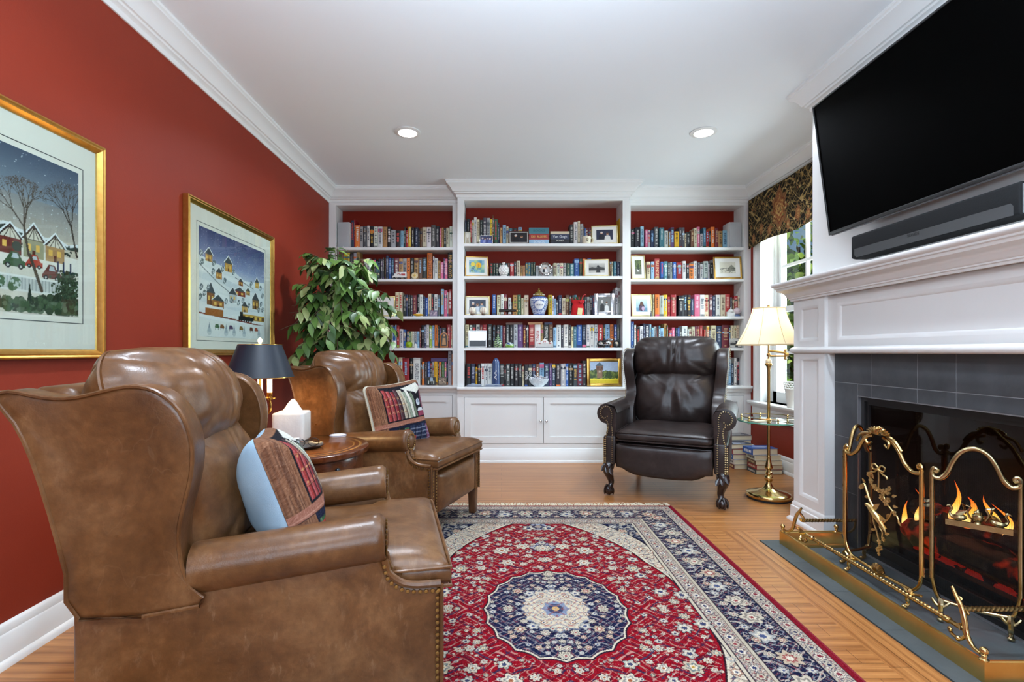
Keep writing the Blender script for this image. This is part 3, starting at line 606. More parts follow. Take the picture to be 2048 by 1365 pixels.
def screen_panel(A, Bp, mat, zt=.605, zc=.73, z0=.07):
    """panel between two floor points; s runs along it, n is the side that faces the room"""
    A = Vector((*A, 0)); Bp = Vector((*Bp, 0)); d = (Bp-A); w = d.length; d.normalize(); nrm = Vector((-d.y, d.x, 0)); nrm = nrm if nrm.x < 0 else -nrm
    o = empty('screen_panel', (0, 0, 0)); o.parent = t
    P = lambda s, z, f=0.0: tuple(A+d*s+Vector((0, 0, z+.003))+nrm*f-t.location)
    k = w/.46
    top = smooth_path([(.0, zt-.02), (.012*k, zt-.028), (.045*k, zt-.03), (.085*k, zt-.005), (.12*k, zt+.045), (.165*k, zt+.085), (w/2, zc), (w-.165*k, zt+.085), (w-.12*k, zt+.045), (w-.085*k, zt-.005), (w-.045*k, zt-.03), (w-.012*k, zt-.028), (w, zt-.02)], 5)
    bot = smooth_path([(0, z0+.1), (.008, z0+.05), (.04*k, z0+.012), (.09*k, z0+.004), (w/2, z0), (w-.09*k, z0+.004), (w-.04*k, z0+.012), (w-.008, z0+.05), (w, z0+.1)], 4)
    b = MB(); b.tube([P(s, z) for s, z in top], .0095, 10)
    for s in (0, w):
        b.tube([P(s, z0+.09), P(s, zt-.012)], .0085, 10); q = 1 if s == 0 else -1
        b.tube(smooth_path([P(s, zt-.02), P(s, zt), P(s+q*.008, zt+.009), P(s+q*.017, zt+.002), P(s+q*.013, zt-.008), P(s+q*.006, zt-.003)], 4), .0065, 8)
    b.tube([P(s, z) for s, z in bot], .0075, 10); b.obj('frame', mat, o)
    # wire infill: strip between the two curves
    N = 40; V = []; F = []; uv = []
    tx = [p[0] for p in top]; tz = [p[1] for p in top]; bx = [p[0] for p in bot]; bz = [p[1] for p in bot]
    for i in range(N+1):
        s = w*i/N; zb = float(np.interp(s, bx, bz)); zu = float(np.interp(s, tx, tz)); V += [P(s, zb, -.002), P(s, zu, -.002)]; uv += [(s, zb), (s, zu)]
    for i in range(N): F.append((2*i, 2*i+2, 2*i+3, 2*i+1))
    b = MB(); b.add(V, F); ob = b.obj('wire_mesh', WIRE, o, recalc=False); lay = ob.data.uv_layers.new(name='UVMap')
    for lp in ob.data.loops: lay.data[lp.index].uv = uv[lp.vertex_index]
    for s in (.05*k, w-.05*k):
        b = MB(); b.tube(smooth_path([P(s, z0+.008), P(s, z0-.01, .012), P(s, z0-.035, .018), P(s, .02, .014), P(s, .008, .03)], 4), [.011]*5+[.009]*5+[.007]*4+[.008]*3, 8); b.ball(P(s, .009, .03), .011, 8, sc=(1.1, 1.1, .7)); b.tube(smooth_path([P(s-.05*k, z0+.006), P(s-.02, z0-.004, .006), P(s, z0-.02, .012), P(s+.02, z0-.004, .006), P(s+.05*k, z0+.006)], 4), .006, 8); b.obj('foot', mat, o)
    return o, P, w
BR2 = mottled('brass_pale_reflection', [(.3, 'c2b48f'), (.7, 'a39267')], 25, .25, metal=1.0, rvar=(.15, .32))  # same brass as the middle panel, paler reflections put into its colour
o1, P, w = screen_panel((1.722, 2.504), (1.722, 2.05), BRASS)
# crest, shell and bird-on-branch applique of the middle panel
b = MB()
for i in range(9):
    a = -1.2+2.4*i/8; b.tube(smooth_path([P(w/2, .70, .004), P(w/2+.035*math.sin(a), .70+.02*math.cos(a), .012), P(w/2+.075*math.sin(a), .702+.034*math.cos(a), .006)], 4), [.004, .005, .006, .006, .0065, .0065, .006, .005, .003], 6)
for q in (-1, 1): b.tube(smooth_path([P(w/2+q*.03, .69, .008), P(w/2+q*.07, .675, .012), P(w/2+q*.06, .65, .01), P(w/2+q*.04, .66, .008)], 5), .006, 6); b.tube(smooth_path([P(w/2+q*.05, .70, .006), P(w/2+q*.1, .69, .012), P(w/2+q*.135, .65, .008)], 5), .0065, 6)
b.obj('crest', BRASS, o1)
b = MB()
for i in range(9):
    a = -1.35+2.7*i/8; b.tube([P(w/2, .072, .006), P(w/2+.02*math.sin(a), .078+.016*math.cos(a), .014), P(w/2+.036*math.sin(a), .082+.03*math.cos(a), .006)], [.004, .006, .005], 6)
b.tube([P(w/2-.05, .074, .008), P(w/2, .066, .012), P(w/2+.05, .074, .008)], .006, 6); b.obj('shell', BRASSD, o1)
GILT = mottled('antique_gilt', [(.3, 'ecd49a'), (.7, 'c9a866')], 40, .38, metal=1.0)
b = MB()
def fl(s, z, r):                                      # small five-petalled flower
    for k in range(5): a = k*1.2566+s*30; b.ball(P(s+r*math.cos(a), z+r*math.sin(a), .006), r*.62, 6, sc=(1, 1, 1))
    b.ball(P(s, z, .009), r*.5, 6)
def stem(pts, r=.0032): b.tube(smooth_path([P(s, z, f) for s, z, f in pts], 5), r, 6)
c0 = w/2
for q in (-1, 1):                                     # ribbon bow
    stem([(c0, .545, .004), (c0+q*.018, .562, .008), (c0+q*.038, .556, .006), (c0+q*.03, .538, .006), (c0, .543, .008)], .004); stem([(c0, .543, .006), (c0+q*.026, .525, .006), (c0+q*.046, .52, .006), (c0+q*.05, .51, .004)], .0038)
stem([(c0, .545, .004), (c0+.004, .5, .006), (c0, .46, .004)], .0042)
stem([(c0-.11, .44, .004), (c0-.085, .452, .008), (c0-.07, .42, .006), (c0-.055, .385, .004), (c0-.02, .35, .004)], .0048)
stem([(c0-.055, .5, .004), (c0-.05, .47, .004), (c0-.02, .445, .004), (c0+.02, .44, .004), (c0+.06, .45, .004)])
stem([(c0+.02, .44, .004), (c0+.05, .40, .004), (c0+.085, .375, .004), (c0+.11, .36, .006), (c0+.115, .335, .004)])
stem([(c0-.04, .365, .004), (c0-.03, .3, .006), (c0-.01, .25, .004), (c0+.005, .2, .004), (c0, .155, .004)], .004)
stem([(c0+.08, .38, .004), (c0+.06, .34, .004), (c0+.03, .31, .004), (c0+.005, .285, .004), (c0+.025, .265, .006), (c0+.02, .24, .004)], .0036)
for s, z, r in ((-.06, .505, .008), (-.045, .478, .009), (-.02, .455, .010), (.005, .448, .008), (.03, .447, .010), (.055, .455, .010), (.065, .472, .007), (.02, .42, .010), (.045, .405, .011), (.06, .42, .008), (.095, .372, .008), (-.1, .44, .008), (-.112, .43, .007), (.005, .215, .008), (.012, .19, .009), (-.002, .175, .008), (.004, .158, .006), (.03, .235, .007)): fl(c0+s, z, r)
for s, z, dx, dz in ((-.08, .46, -1, .6), (-.03, .49, -.4, 1), (.075, .44, 1, .4), (.08, .40, 1, .1), (.11, .35, .6, -.8), (-.06, .4, -1, -.3), (.02, .3, 1, -.4), (-.02, .26, -1, -.3), (.035, .26, 1, .4), (.06, .36, -.5, -1)): b.leaf(P(c0+s, z, .004), Vector(P(dx, dz))-Vector(P(0, 0)), (-1, 0, 0), .032, .014, 0, .3, 0)
b.tube([P(c0-.075, .352, .006), P(c0-.055, .362, .012), P(c0-.03, .352, .016), P(c0+.005, .325, .014), P(c0+.035, .285, .008), P(c0+.042, .268, .005)], [.002, .009, .013, .014, .007, .002], 8)   # bird
b.ball(P(c0-.06, .363, .014), .0095, 8); b.leaf(P(c0-.02, .35, .016), Vector(P(.5, .5))-Vector(P(0, 0)), (-1, 0, 0), .06, .024, 0, .3, 0); b.leaf(P(c0-.01, .335, .014), Vector(P(.9, -.1))-Vector(P(0, 0)), (-1, 0, 0), .07, .026, 0, .3, 0)
b.obj('bird_applique', GILT, o1)
o2, P, w = screen_panel((1.752, 2.035), (1.935, 1.862), BR2, .598, .70)
b = MB(); c0 = w/2+.01
b.box(-.095, .095, -.005, .005, -.011, .011, X=Matrix.Translation(P(c0, .40, .008)) @ Matrix.Rotation(math.atan2(-.173, .183), 4, 'Z'))
b.lathe([(.012, 0), (.008, .006), (.016, .014), (.02, .026), (.018, .034), (.012, .038), (.014, .044), (.006, .05), (.003, .056)], 12, P(c0, .412, .012))
for q in (-1, 1):
    sc0 = c0+q*.062; b.tube(smooth_path([P(sc0-q*.03, .43, .01), P(sc0-q*.01, .426, .014), P(sc0+q*.012, .426, .012), P(sc0+q*.02, .44, .01), P(sc0+q*.014, .456, .01), P(sc0+q*.02, .466, .01), P(sc0+q*.03, .462, .01)], 4), [.004, .008, .011, .012, .013, .013, .012, .01, .008, .006, .005, .0045, .004, .004, .004, .004, .0045, .005, .005, .0055, .006, .005, .004, .003, .002], 8)
    b.leaf(P(sc0+q*.005, .432, .018), Vector(P(-q*.8, .6))-Vector(P(0, 0)), (-1, 0, 0), .045, .02, 0, .3, 0); stem([(c0+q*.02, .425, .008), (c0+q*.03, .45, .01), (c0+q*.022, .47, .008), (c0+q*.035, .475, .006)], .004)
    for k in range(4): b.leaf(P(c0+q*.034, .44+.01*k, .008), Vector(P(q*(.2+.2*k), 1))-Vector(P(0, 0)), (-1, 0, 0), .022, .01, 0, .3, .2)
b.obj('swan_applique', BR2, o2)
o3, P, w = screen_panel((1.724, 2.512), (1.902, 2.578), BRASSD, .598, .70)
for z in (.45, .16):
    b = MB(); b.box(1.722, 1.752, 2.035, 2.05, z, z+.012); b.box(1.722, 1.752, 2.035, 2.05, z+.02, z+.032); b.obj('hinge', CHROME, t, world=True)
# ================================================================ television and soundbar
t = thing('television', 'large black flat-screen television tilted forward above the mantel', 'television', (CX-.05, 2.23, 1.7))
TL = 2.85; TR = 1.61; low = Vector((1.864, 0, 1.743)); up = Vector((1.768, 0, 2.476)); dv = (up-low); hgt = dv.length; dv.normalize(); nv = Vector((-dv.z, 0, dv.x))
X = Matrix(((0, dv.x, -nv.x if False else nv.x, low.x), (-1, 0, 0, TL), (0, dv.z, nv.z, low.z), (0, 0, 0, 1)))    # x along the screen, y up it, z out to the room
X = Matrix.Translation(-t.location) @ X; W = TL-TR
b = MB(); bz = .011; b.box(0, W, 0, .018, -.02, 0, X=X); b.box(0, W, hgt-bz, hgt, -.02, 0, X=X); b.box(0, bz, 0, hgt, -.02, 0, X=X); b.box(W-bz, W, 0, hgt, -.02, 0, X=X); b.box(.004, W-.004, .004, hgt-.004, -.034, -.02, X=X)
b.box(.15, W-.15, .08, hgt-.15, -.06, -.034, X=X)
b.obj('bezel', M('tv_bezel', '2b2c2d', .28, spec=.6), t, bevel=.003)
b = MB(); b.box(bz, W-bz, .018, hgt-bz, -.012, -.004, X=X); b.obj('screen', M('tv_screen', '010101', .5, spec=.02), t)
b = MB(); b.box(W/2-.14, W/2+.14, .2, .5, -.075, -.06, X=X); b.tube([X @ Vector((W/2, .35, -.07)), Vector((CX-t.location.x-.001, 2.23-t.location.y, 2.08-t.location.z))], .03, 8); b.obj('wall_mount', BLACK, t)
b = MB(); b.box(.02, W-.02, -.006, .001, -.016, -.004, X=X); b.obj('lower_lip', M('tv_lip', '55585b', .2, spec=.8), t)
t = thing('soundbar', 'long black soundbar mounted on the chimney breast under the television', 'soundbar', (CX-.002, 2.247, 1.575))
SB = mottled('soundbar_cloth', [(.3, '1d1e1f'), (.7, '262728')], 400, .8, .3, 800, spec=.15)
prof = [(0, 0), (-.06, .0), (-.078, .004), (-.082, .012), (-.082, .118), (-.074, .126), (0, .126)]
b = MB(); b.prism([(x, z) for x, z in prof], -.436, .436, 'y'); b.obj('body', SB, t, bevel=.006, seg=3)
b = MB(); b.prism(resample([(-.415, .006), (.395, .006), (.41, .02), (.41, .052), (-.405, .052), (-.415, .04)], .5), -.0835, -.0815, 'x'); b.obj('control_strip', M('soundbar_metal', '4a4b4c', .5, .3), t)
for y_ in (.433, -.4385): b = MB(); b.box(-.07, -.01, y_, y_+.0055, .01, .116); b.obj('end_cap', M('soundbar_cap', '8b8d8f', .4, .5), t, bevel=.002)
text_obj('logo', 'SONOS', .02, frame_X((-.084, 0.03, .04), (0, -1, 0), (0, 0, 1)), M('logo_dark', '1a1a1a', .5), t, .0003)
# ================================================================ valance and vase, garden outside
t = thing('window_valance', 'dark floral tapestry valance with gold scrollwork, over the window', 'valance', (2.49, 4.2, 2.11))
def valance_canvas():
    W0, H0 = 1.55, .47; c = Canvas(W0, H0, 520, 160, '25211c'); X, Y = (c.x-.35)*W0, (c.y-.5)*H0; 
    def scroll(f, col, w, ph):
        u = np.abs(X); v = Y; q = np.sin(f*u+2.1*np.sin(f*.6*v+ph)+1.7*np.sin(f*.45*(u-v)+ph*2))*np.cos(f*v+1.9*np.sin(f*.55*u+ph)); c.put(np.abs(q) < w, col, .9)
    scroll(38, '5f5236', .13, .3); scroll(52, '8f7344', .12, 1.4); scroll(30, 'b89c66', .055, 2.2)
    for (cx, cy, r) in [(0, 0, .1)]+[(k*.29+.0, (-1)**k*.11, .034) for k in range(-2, 6)]+[(k*.29+.14, -.16, .028) for k in range(-2, 6)]:
        a = np.arctan2(Y-cy, (X-cx)); d = np.hypot((X-cx)*1.25, (Y-cy)*.85)/r; e = 1+.12*np.cos(8*a)
        for q, col in ((1.45, '9a6a45'), (1.05, '7a3f2a'), (.85, 'c39a5c'), (.7, '8a4a30'), (.5, 'd2b070'), (.34, '6a3a28'), (.18, 'c9a463')): c.put((d < q*e) & (RNG.random(d.shape) > .12), col, .85)
    for k in range(150):
        x, y = RNG.random(), RNG.random(); c.disc(x, y, .006, ['c09a5a', '9a5f3e', '7d7a4a', 'd0b27a'][k % 4], .9)
    c.speckle(.03); return c
FAB = attr_mat('woven_fabric', .9, .1, .5, 900)
c = valance_canvas()
vx = 2.452
def vwarp(P): P = P.copy(); P[:, 2] += .004*np.sin(P[:, 0]*9); P[:, 1] -= (P[:, 1] < -.1)*.012*np.cos(P[:, 0]*8); return P
c.build('fabric', FAB, t, frame_X((vx-t.location.x, 4.19-t.location.y, 2.348-t.location.z), (0, -1, 0), (0, 0, 1)), vwarp)
b = MB(); b.box(vx+.006, XR, 3.42, 4.96, 2.15, 2.582); b.obj('board', M('valance_lining', 'cfc7b4', .9), t, world=True)
b = MB(); b.box(vx+.0, XR, 4.958, 4.966, 2.12, 2.582); b.obj('return_flap', M('valance_side', '3a3226', .9), t, world=True)
t = thing('vase', 'white vase with pierced lattice rim on the window stool', 'vase', (2.50, 4.30, WZ0+.0))
VW = M('white_ceramic', 'e9e8e4', .25, spec=.6)
b = MB(); b.lathe([(.035, 0), (.04, .004), (.042, .05), (.05, .11), (.058, .16)], 28, cap=False); b.lathe([(.0, .004), (.037, .004)], 28, cap=False); b.obj('body', VW, t)
b = MB()
for k in range(18):
    for r in range(3): a = 2*PI*(k+.5*(r % 2))/18; b.tube([(((.058+.003*r)+0)*math.cos(a)+.009*math.cos(q)*-math.sin(a), (.058+.003*r)*math.sin(a)+.009*math.cos(q)*math.cos(a), .172+.018*r+.010*math.sin(q)) for q in [2*PI*j/8 for j in range(8)]], .0028, 5, closed=True)
b.lathe([(.064, .218), (.068, .221), (.064, .225)], 28, cap=False); b.lathe([(.058, .157), (.06, .16), (.058, .163)], 28, cap=False); b.obj('lattice_rim', VW, t)
# garden
b = MB(); b.box(2.8, 14, -4, 14, -.5, -.3); struct(b.obj('ground', M('lawn_ground', '4d6b2c', .95)))
LF = [M('leaf_mid', '5f8a2a', .6), M('leaf_dark', '33531c', .6), M('leaf_pale', '8aa84a', .6)]  # three leaf greens, mixed at random over each crown
for i, (x, y, r, h0, lab) in enumerate(((4.3, 7.3, .95, 1.5, 'broad leafy garden tree seen through the lower window panes'), (6.3, 10.6, 1.8, 3.3, 'tall garden tree behind, filling the upper window panes'), (5.3, 8.4, .75, .7, 'low green shrub outside nearest the window glass'))):
    t = thing('garden_tree', lab, 'tree', (x, y, -.3)); b = MB(); b.tube([(0, 0, 0), (.03, .02, h0*.6), (0, 0, h0+.3)], [.09, .07, .03], 8); b.obj('trunk', M('bark', '4a3a2c', .9), t)
    b = MB()
    for k in range(2200):
        v = Vector(RNG.normal(0, 1, 3)); v.normalize(); p = v*r*(.55+.45*RNG.random()); p.z = p.z*1.15+h0+.3
        b.leaf(p, RNG.normal(0, 1, 3), RNG.normal(0, 1, 3), .16, .09, int(RNG.integers(0, 3)))
    b.obj('foliage', LF, t, recalc=False)
# ================================================================ leather
def leather(name, stops, scr, rough, warm):
    m = M(name, stops[0][1], rough, spec=.5); t = NT(m); v = t.coord()
    c = t.ramp(t.noise(v, 5.0, 9, .68, .4), stops).outputs['Color']
    c = t.mix(.35, c, t.ramp(t.noise(v, 38, 4), [(.3, '7d7068'), (.7, 'ffffff')]).outputs['Color'], 'MULTIPLY')
    # pale scuffs: thin stretched streaks
    mp = t.n('Mapping'); mp.inputs['Scale'].default_value = (2.2, 30, 11); mp.inputs['Rotation'].default_value = (.5, .7, .9); t.l(v, mp.inputs['Vector'])
    f = t.ramp(t.noise(mp.outputs[0], 1.5, 7, .7, .35), [(.57, '000000'), (.76, 'ffffff')]).outputs['Color']
    f2 = t.ramp(t.noise(v, 2.3, 3), [(.42, '000000'), (.62, 'ffffff')]).outputs['Color']
    k = t.mix(1.0, f, f2, 'MULTIPLY'); kk = t.n('Math', _operation='MULTIPLY'); kk.inputs[1].default_value = scr; t.l(k, kk.inputs[0]); c = t.mix(kk.outputs[0], c, warm)
    mp3 = t.n('Mapping'); mp3.inputs['Scale'].default_value = (2.0, 6.5, 4.0); mp3.inputs['Rotation'].default_value = (.9, .3, .4); t.l(v, mp3.inputs['Vector'])
    ln = t.ramp(t.noise(mp3.outputs[0], 1.6, 2.5, .5, .3), [(.492, '000000'), (.5, 'ffffff'), (.508, '000000')]).outputs['Color']; ms = t.ramp(t.noise(v, 3.1, 2), [(.5, '000000'), (.6, 'ffffff')]).outputs['Color']
    k3 = t.mix(1.0, ln, ms, 'MULTIPLY'); k4 = t.n('Math', _operation='MULTIPLY'); k4.inputs[1].default_value = scr*.2; t.l(k3, k4.inputs[0]); c = t.mix(k4.outputs[0], c, warm)
    t.base(c)
    r = t.n('MapRange'); r.inputs['To Min'].default_value = rough-.08; r.inputs['To Max'].default_value = rough+.12; t.l(t.noise(v, 7, 4), r.inputs['Value']); t.l(r.outputs[0], t.b.inputs['Roughness'])
    vo = t.n('TexVoronoi', Scale=260.0); t.l(v, vo.inputs['Vector']); w = t.noise(v, 13, 4, .6, .8)
    a = t.n('Math', _operation='MULTIPLY_ADD'); a.inputs[1].default_value = .12; t.l(vo.outputs['Distance'], a.inputs[0]); t.l(w, a.inputs[2]); t.bump(a.outputs[0], .18, .006); return m
LBROWN = leather('brown_leather', [(.3, '513218'), (.5, '6d4828'), (.7, '8a6440')], .42, .3, 'ab8e70')
LDARK = leather('dark_brown_leather', [(.28, '221a18'), (.5, '302624'), (.7, '413532')], .1, .34, '6d5c55')
NAILB = mottled('brass_nailheads', [(0, 'b79a63'), (1, '8f7444')], 90, .3, metal=1.0)
NAILP = mottled('pale_nailheads', [(0, 'cbb98e'), (1, 'a08c62')], 90, .28, metal=1.0)
WOODM = mottled('dark_walnut', [(.3, '4b2e1b'), (.7, '5f3c24')], 12, .35, stretch=(8, 8, 1), coat=.3)
WOODD = mottled('near_black_mahogany', [(.3, '1c1211'), (.7, '2b1d1a')], 14, .25, coat=.4)
def wrinkle(amp, fx, fy, cx=0.0, cy=0.0, crease=0.0, ph=0.0, rad=0.0):
    def f(x, y, z, s, q):
        if s > 0:
            k = (1-q**4)
            r = math.hypot(x-cx, y-cy); a = math.atan2(y-cy, x-cx)
            z += k*amp*(math.sin(fx*x+2.2*math.sin(fy*y+ph)+ph)*.5+.5*math.sin(fy*1.7*y+1.4*math.sin(fx*.8*x+ph*2)))
            if rad: z += k*rad*math.sin(11*a+ph+3*math.sin(4*r))*math.exp(-(r/.16)**2)
            if crease: z -= k*crease*math.exp(-((x-.01*math.sin(14*y))/.012)**2); z += k*crease*.5*math.exp(-((x-.03)/.014)**2)+k*crease*.35*math.exp(-((x+.035)/.02)**2)
        return x, y, z
    return f
def gathers(seam, amp, ph):
    def f(x, y, z, s, q):
        if s > 0:
            k = 1-q**4; c = x-.012*math.sin(9*y+ph)
            z += k*(-seam*math.exp(-(c/.009)**2)+seam*.45*math.exp(-((c-.022)/.012)**2)+seam*.35*math.exp(-((c+.026)/.013)**2)-seam*.4*math.exp(-((c-.046)/.008)**2)-seam*.3*math.exp(-((c+.055)/.010)**2))
            z += k*amp*math.sin(58*x+2.5*math.sin(7*y+ph)+ph)*(.35+.65*math.exp(-(x/.16)**2)); e = max(0, (abs(x)-.2)/.1); z += k*amp*1.6*min(1, e)*math.sin(46*y+9*x+ph)
        return x, y, z
    return f
def folds(amp):
    def f(x, y, z, s, q):
        if s > 0:
            k = 1-q**3; a = math.atan2(x-.02, .30-y); r = math.hypot(x-.02, .30-y)
            z += k*amp*(.55*math.exp(-((a-.08)/.07)**2)-.5*math.exp(-((a+.08)/.06)**2)+.4*math.exp(-((a+.28)/.06)**2)-.3*math.exp(-((a-.32)/.07)**2))*math.exp(-((r-.36)/.16)**2)
            z += k*.004*math.sin(30*x+3*math.sin(11*y))+k*.003*math.sin(24*(x+y)+2)+k*.0025*math.sin(26*(x-y)); z -= k*.020*max(0, (y-.05)/.2)**2
        return x, y, z
    return f
def local_frame(u, z, tilt, v=0.0):
    """cushion frame in chair space (x lateral, y forward, z up): local x lateral, local y up the cushion, local z out to the sitter"""
    return Matrix.Translation((v, u, z)) @ Matrix.Rotation(tilt, 4, 'X') @ Matrix(((-1, 0, 0, 0), (0, 0, 1, 0), (0, 1, 0, 0), (0, 0, 0, 1)))
def studs(b, pts, r, step, nrm):
    P = [Vector(p) for p in pts]; acc = 0.0
    for a, c in zip(P, P[1:]):
        L = (c-a).length
        while acc <= L:
            b.ball(a.lerp(c, acc/L if L else 0), r, 6, sc=(.6 if abs(nrm[0]) > .5 else 1, .6 if abs(nrm[1]) > .5 else 1, 1)); acc += step
        acc -= L
def piping(b, outline, X, z=0.0, r=.0055): b.tube([X @ Vector((x, y, z)) for x, y in outline], r, 6, closed=True)
def seat_t(wf, wb, uf, ub, notch):
    return [(wf, uf), (wf, notch), (wb, notch-.02), (wb, ub), (-wb, ub), (-wb, notch-.02), (-wf, notch), (-wf, uf)]
def brown_chair(label, fx, fy, hx, hy, nudge=(0, 0, 0)):
    t = thing('wing_chair', label, 'armchair', (fx, fy, .0105), math.atan2(-hx, hy), 'brown leather wing chairs')
    L, S = LBROWN, LBROWN
    fr = MB(); fr.box(-.27, .27, -.84, -.02, .17, .38); fr.obj('seat_frame', L, t, bevel=.01)
    for s in (-1, 1):
        b = MB(); prof = [(-.86, .16), (-.004, .16), (-.004, .44), (-.075, .442), (-.11, .452), (-.14, .478), (-.158, .51), (-.165, .54), (-.63, .50), (-.86, .475)]
        b.prism(prof, .268*s, .34*s, 'x'); b.obj('side_panel', L, t, bevel=.012, seg=3)
        # padded arm roll
        b = MB(); n = 22; pts = []; R = []
        for i in range(n+1):
            q = i/n; pts.append((s*.300, -.158-.455*q, .567-.040*q)); R.append(.064)
        pts = [(s*.300, -.150, .568), (s*.300, -.151, .568), (s*.300, -.154, .568)]+pts[0:]; R = [.0, .050, .060]+[.064]*(n+1); b.tube(pts, R, 20); ar = b.obj('arm', L, t, sharp=60)
        # welt that sweeps down the arm front onto the post
        wp = smooth_path([(s*.336, -.152, .52), (s*.336, -.142, .485), (s*.336, -.11, .457), (s*.336, -.07, .446), (s*.336, -.004, .444)], 6)
        b = MB(); b.tube(wp, .010, 8); b.tube([(s*.30, y, z+.003) for x, y, z in wp], .012, 8); b.tube([(s*.335, -.002, .44), (s*.335, -.002, .165)], .006, 8); b.tube([(s*.275, -.002, .44), (s*.275, -.002, .165)], .006, 8); b.obj('welt', L, t)
        b = MB(); studs(b, [(x+s*.008, y, z-.016) for x, y, z in wp], .0062, .0165, (1, 0, 0)); studs(b, [(s*.345, -.014, .425), (s*.345, -.014, .17)], .0058, .0165, (1, 0, 0)); studs(b, [(s*.322, .003, .425), (s*.322, .003, .17)], .0058, .0165, (0, 1, 0)); studs(b, [(s*.288, .003, .425), (s*.288, .003, .17)], .0058, .0165, (0, 1, 0))
        # scalloped rosette on the arm front
        for k in range(20): a = 2*PI*k/20; b.ball((s*.300+.038*math.cos(a), -.147, .566+.044*math.sin(a)), .0058, 6, sc=(1, .6, 1))
        studs(b, [(s*.30, -.146, .515), (s*.312, -.132, .482), (s*.312, -.1, .462), (s*.312, -.012, .458)], .0055, .0165, (0, 1, 0)); no = b.obj('nailhead_trim', NAILB, t)
        b = MB(); b.ball((s*.300, -.151, .566), .032, 14, sc=(1, .35, 1.15)); b.obj('rosette', S, t)
        # wing
        wing = [(-.835, .452), (-.862, .56), (-.894, .70), (-.93, .83), (-.962, .91), (-1.0, .968), (-.972, .982), (-.93, .972), (-.885, .964), (-.84, .966), (-.79, .978), (-.735, .99), (-.69, .986), (-.652, .966), (-.622, .932), (-.603, .885), (-.596, .835), (-.60, .775), (-.614, .715), (-.628, .655), (-.630, .60), (-.622, .55), (-.605, .50), (-.585, .456)]
        wsm = smooth_path([(u, z, 0) for u, z in wing], 2, True); wsm = [(p[0], p[1]) for p in wsm]
        b = MB(); N = len(wsm); cu, cz = -.77, .72; V = []; F = []
        lay = [(.275, .90), (.270, .975), (.276, 1.0), (.294, 1.012), (.330, 1.012), (.350, 1.0), (.358, .975), (.360, .90), (.358, .5)]
        def sc(p, k): return (cu+(p[0]-cu)*k, cz+(p[1]-cz)*k)
        V.append((s*.275, cu, cz))
        for x, k in lay:
            for p in wsm:
                q = sc(p, 1-(1-k)*.6 if k < 1 else 1+(k-1)*.6); flare = .022*max(0, min(1, (q[1]-.6)/.35))*max(0, min(1, (q[0]+.85)/.2)); V.append((s*(x+flare), q[0], q[1]))
        V.append((s*.357, cu, cz))
        for i in range(N): F.append((0, 1+i, 1+(i+1) % N)); F.append((len(V)-1, 1+(len(lay)-1)*N+(i+1) % N, 1+(len(lay)-1)*N+i))
        for j in range(len(lay)-1):
            for i in range(N): F.append((1+j*N+i, 1+j*N+(i+1) % N, 1+(j+1)*N+(i+1) % N, 1+(j+1)*N+i))
        b.add(V, F); wo = b.obj('wing', L, t, sharp=70)
        b = MB()
        for k, xx in ((.992, .361), (1.0, .290)):
            pp = []
            for p in wsm:
                q = sc(p, 1-(1-k)*.6); flare = .022*max(0, min(1, (q[1]-.6)/.35))*max(0, min(1, (q[0]+.85)/.2)); pp.append((s*(xx+flare-.002), q[0], q[1]))
            if k < 1: b.tube(pp, .0048, 6, closed=True)
        b.obj('piping', L, wo)
    # outer back
    b = MB(); b.prism([(-.85, .16), (-.78, .16), (-.78, .45), (-.80, .6), (-.86, .93), (-.90, .985), (-.985, .985), (-.955, .88), (-.90, .68), (-.86, .45)], -.272, .272, 'x'); b.obj('outer_back', L, t, bevel=.02, seg=3)
    # cushions
    X = local_frame(-.685, .665, .20); o = round_rect(.53, .44, .09, 5, per=14); b = MB(); b.quilt(o, .115, .05, folds(.017), X, 3); bo = b.obj('back_cushion', L, t, sharp=80); b = MB(); piping(b, o, X, 0, .005); b.obj('piping', L, bo)
    X = local_frame(-.785, .912, .30); o = round_rect(.63, .34, .11, 6, per=18); b = MB(); b.quilt(o, .175, .15, gathers(.016, .0045, 1.9), X, 2.3); ho = b.obj('headrest', L, t, sharp=80); b = MB(); piping(b, [(x*.99, y*.99) for x, y in o], X, -.01, .005); b.obj('piping', L, ho)
    X = Matrix.Translation((0, -.30, .452)); o = resample([(x, u+.30) for x, u in seat_t(.318, .262, .028, -.66, -.135)], .05); b = MB(); b.puff(o, .062, 7, 2.3, 14, wrinkle(.0035, 20, 15, 0, .1, 0, .4), X, hb=.05); so = b.obj('seat_cushion', L, t, sharp=80)
    b = MB(); piping(b, [(x*.996, y*.996) for x, y in o], X, .024, .005); piping(b, [(x*.996, y*.996) for x, y in o], X, -.026, .005); b.obj('piping', L, so)
    X = local_frame(-.012, .275, 0); o = round_rect(.532, .215, .02, 3, per=12); b = MB(); b.puff(o, .03, 4, 2, 8, None, X, hb=.01); b.obj('footrest_panel', L, t, sharp=80)
    for x, u in ((-.305, -.035), (.305, -.035), (-.29, -.80), (.29, -.80)):
        b = MB(); q = -.02 if u < -.5 else 0; b.add([(x-.026, u-.026, .17), (x+.026, u-.026, .17), (x+.026, u+.026, .17), (x-.026, u+.026, .17), (x-.021, u-.021+q, 0), (x+.021, u-.021+q, 0), (x+.021, u+.021+q, 0), (x-.021, u+.021+q, 0)], [(0, 1, 2, 3), (7, 6, 5, 4), (0, 4, 5, 1), (1, 5, 6, 2), (2, 6, 7, 3), (3, 7, 4, 0)], 0, False); b.obj('leg', WOODM, t, bevel=.003)
    return t
chA = brown_chair('brown leather wing chair filling the near corner, holding the blue-tinted book-print cushion', -.235, 1.6835, .975, .22)
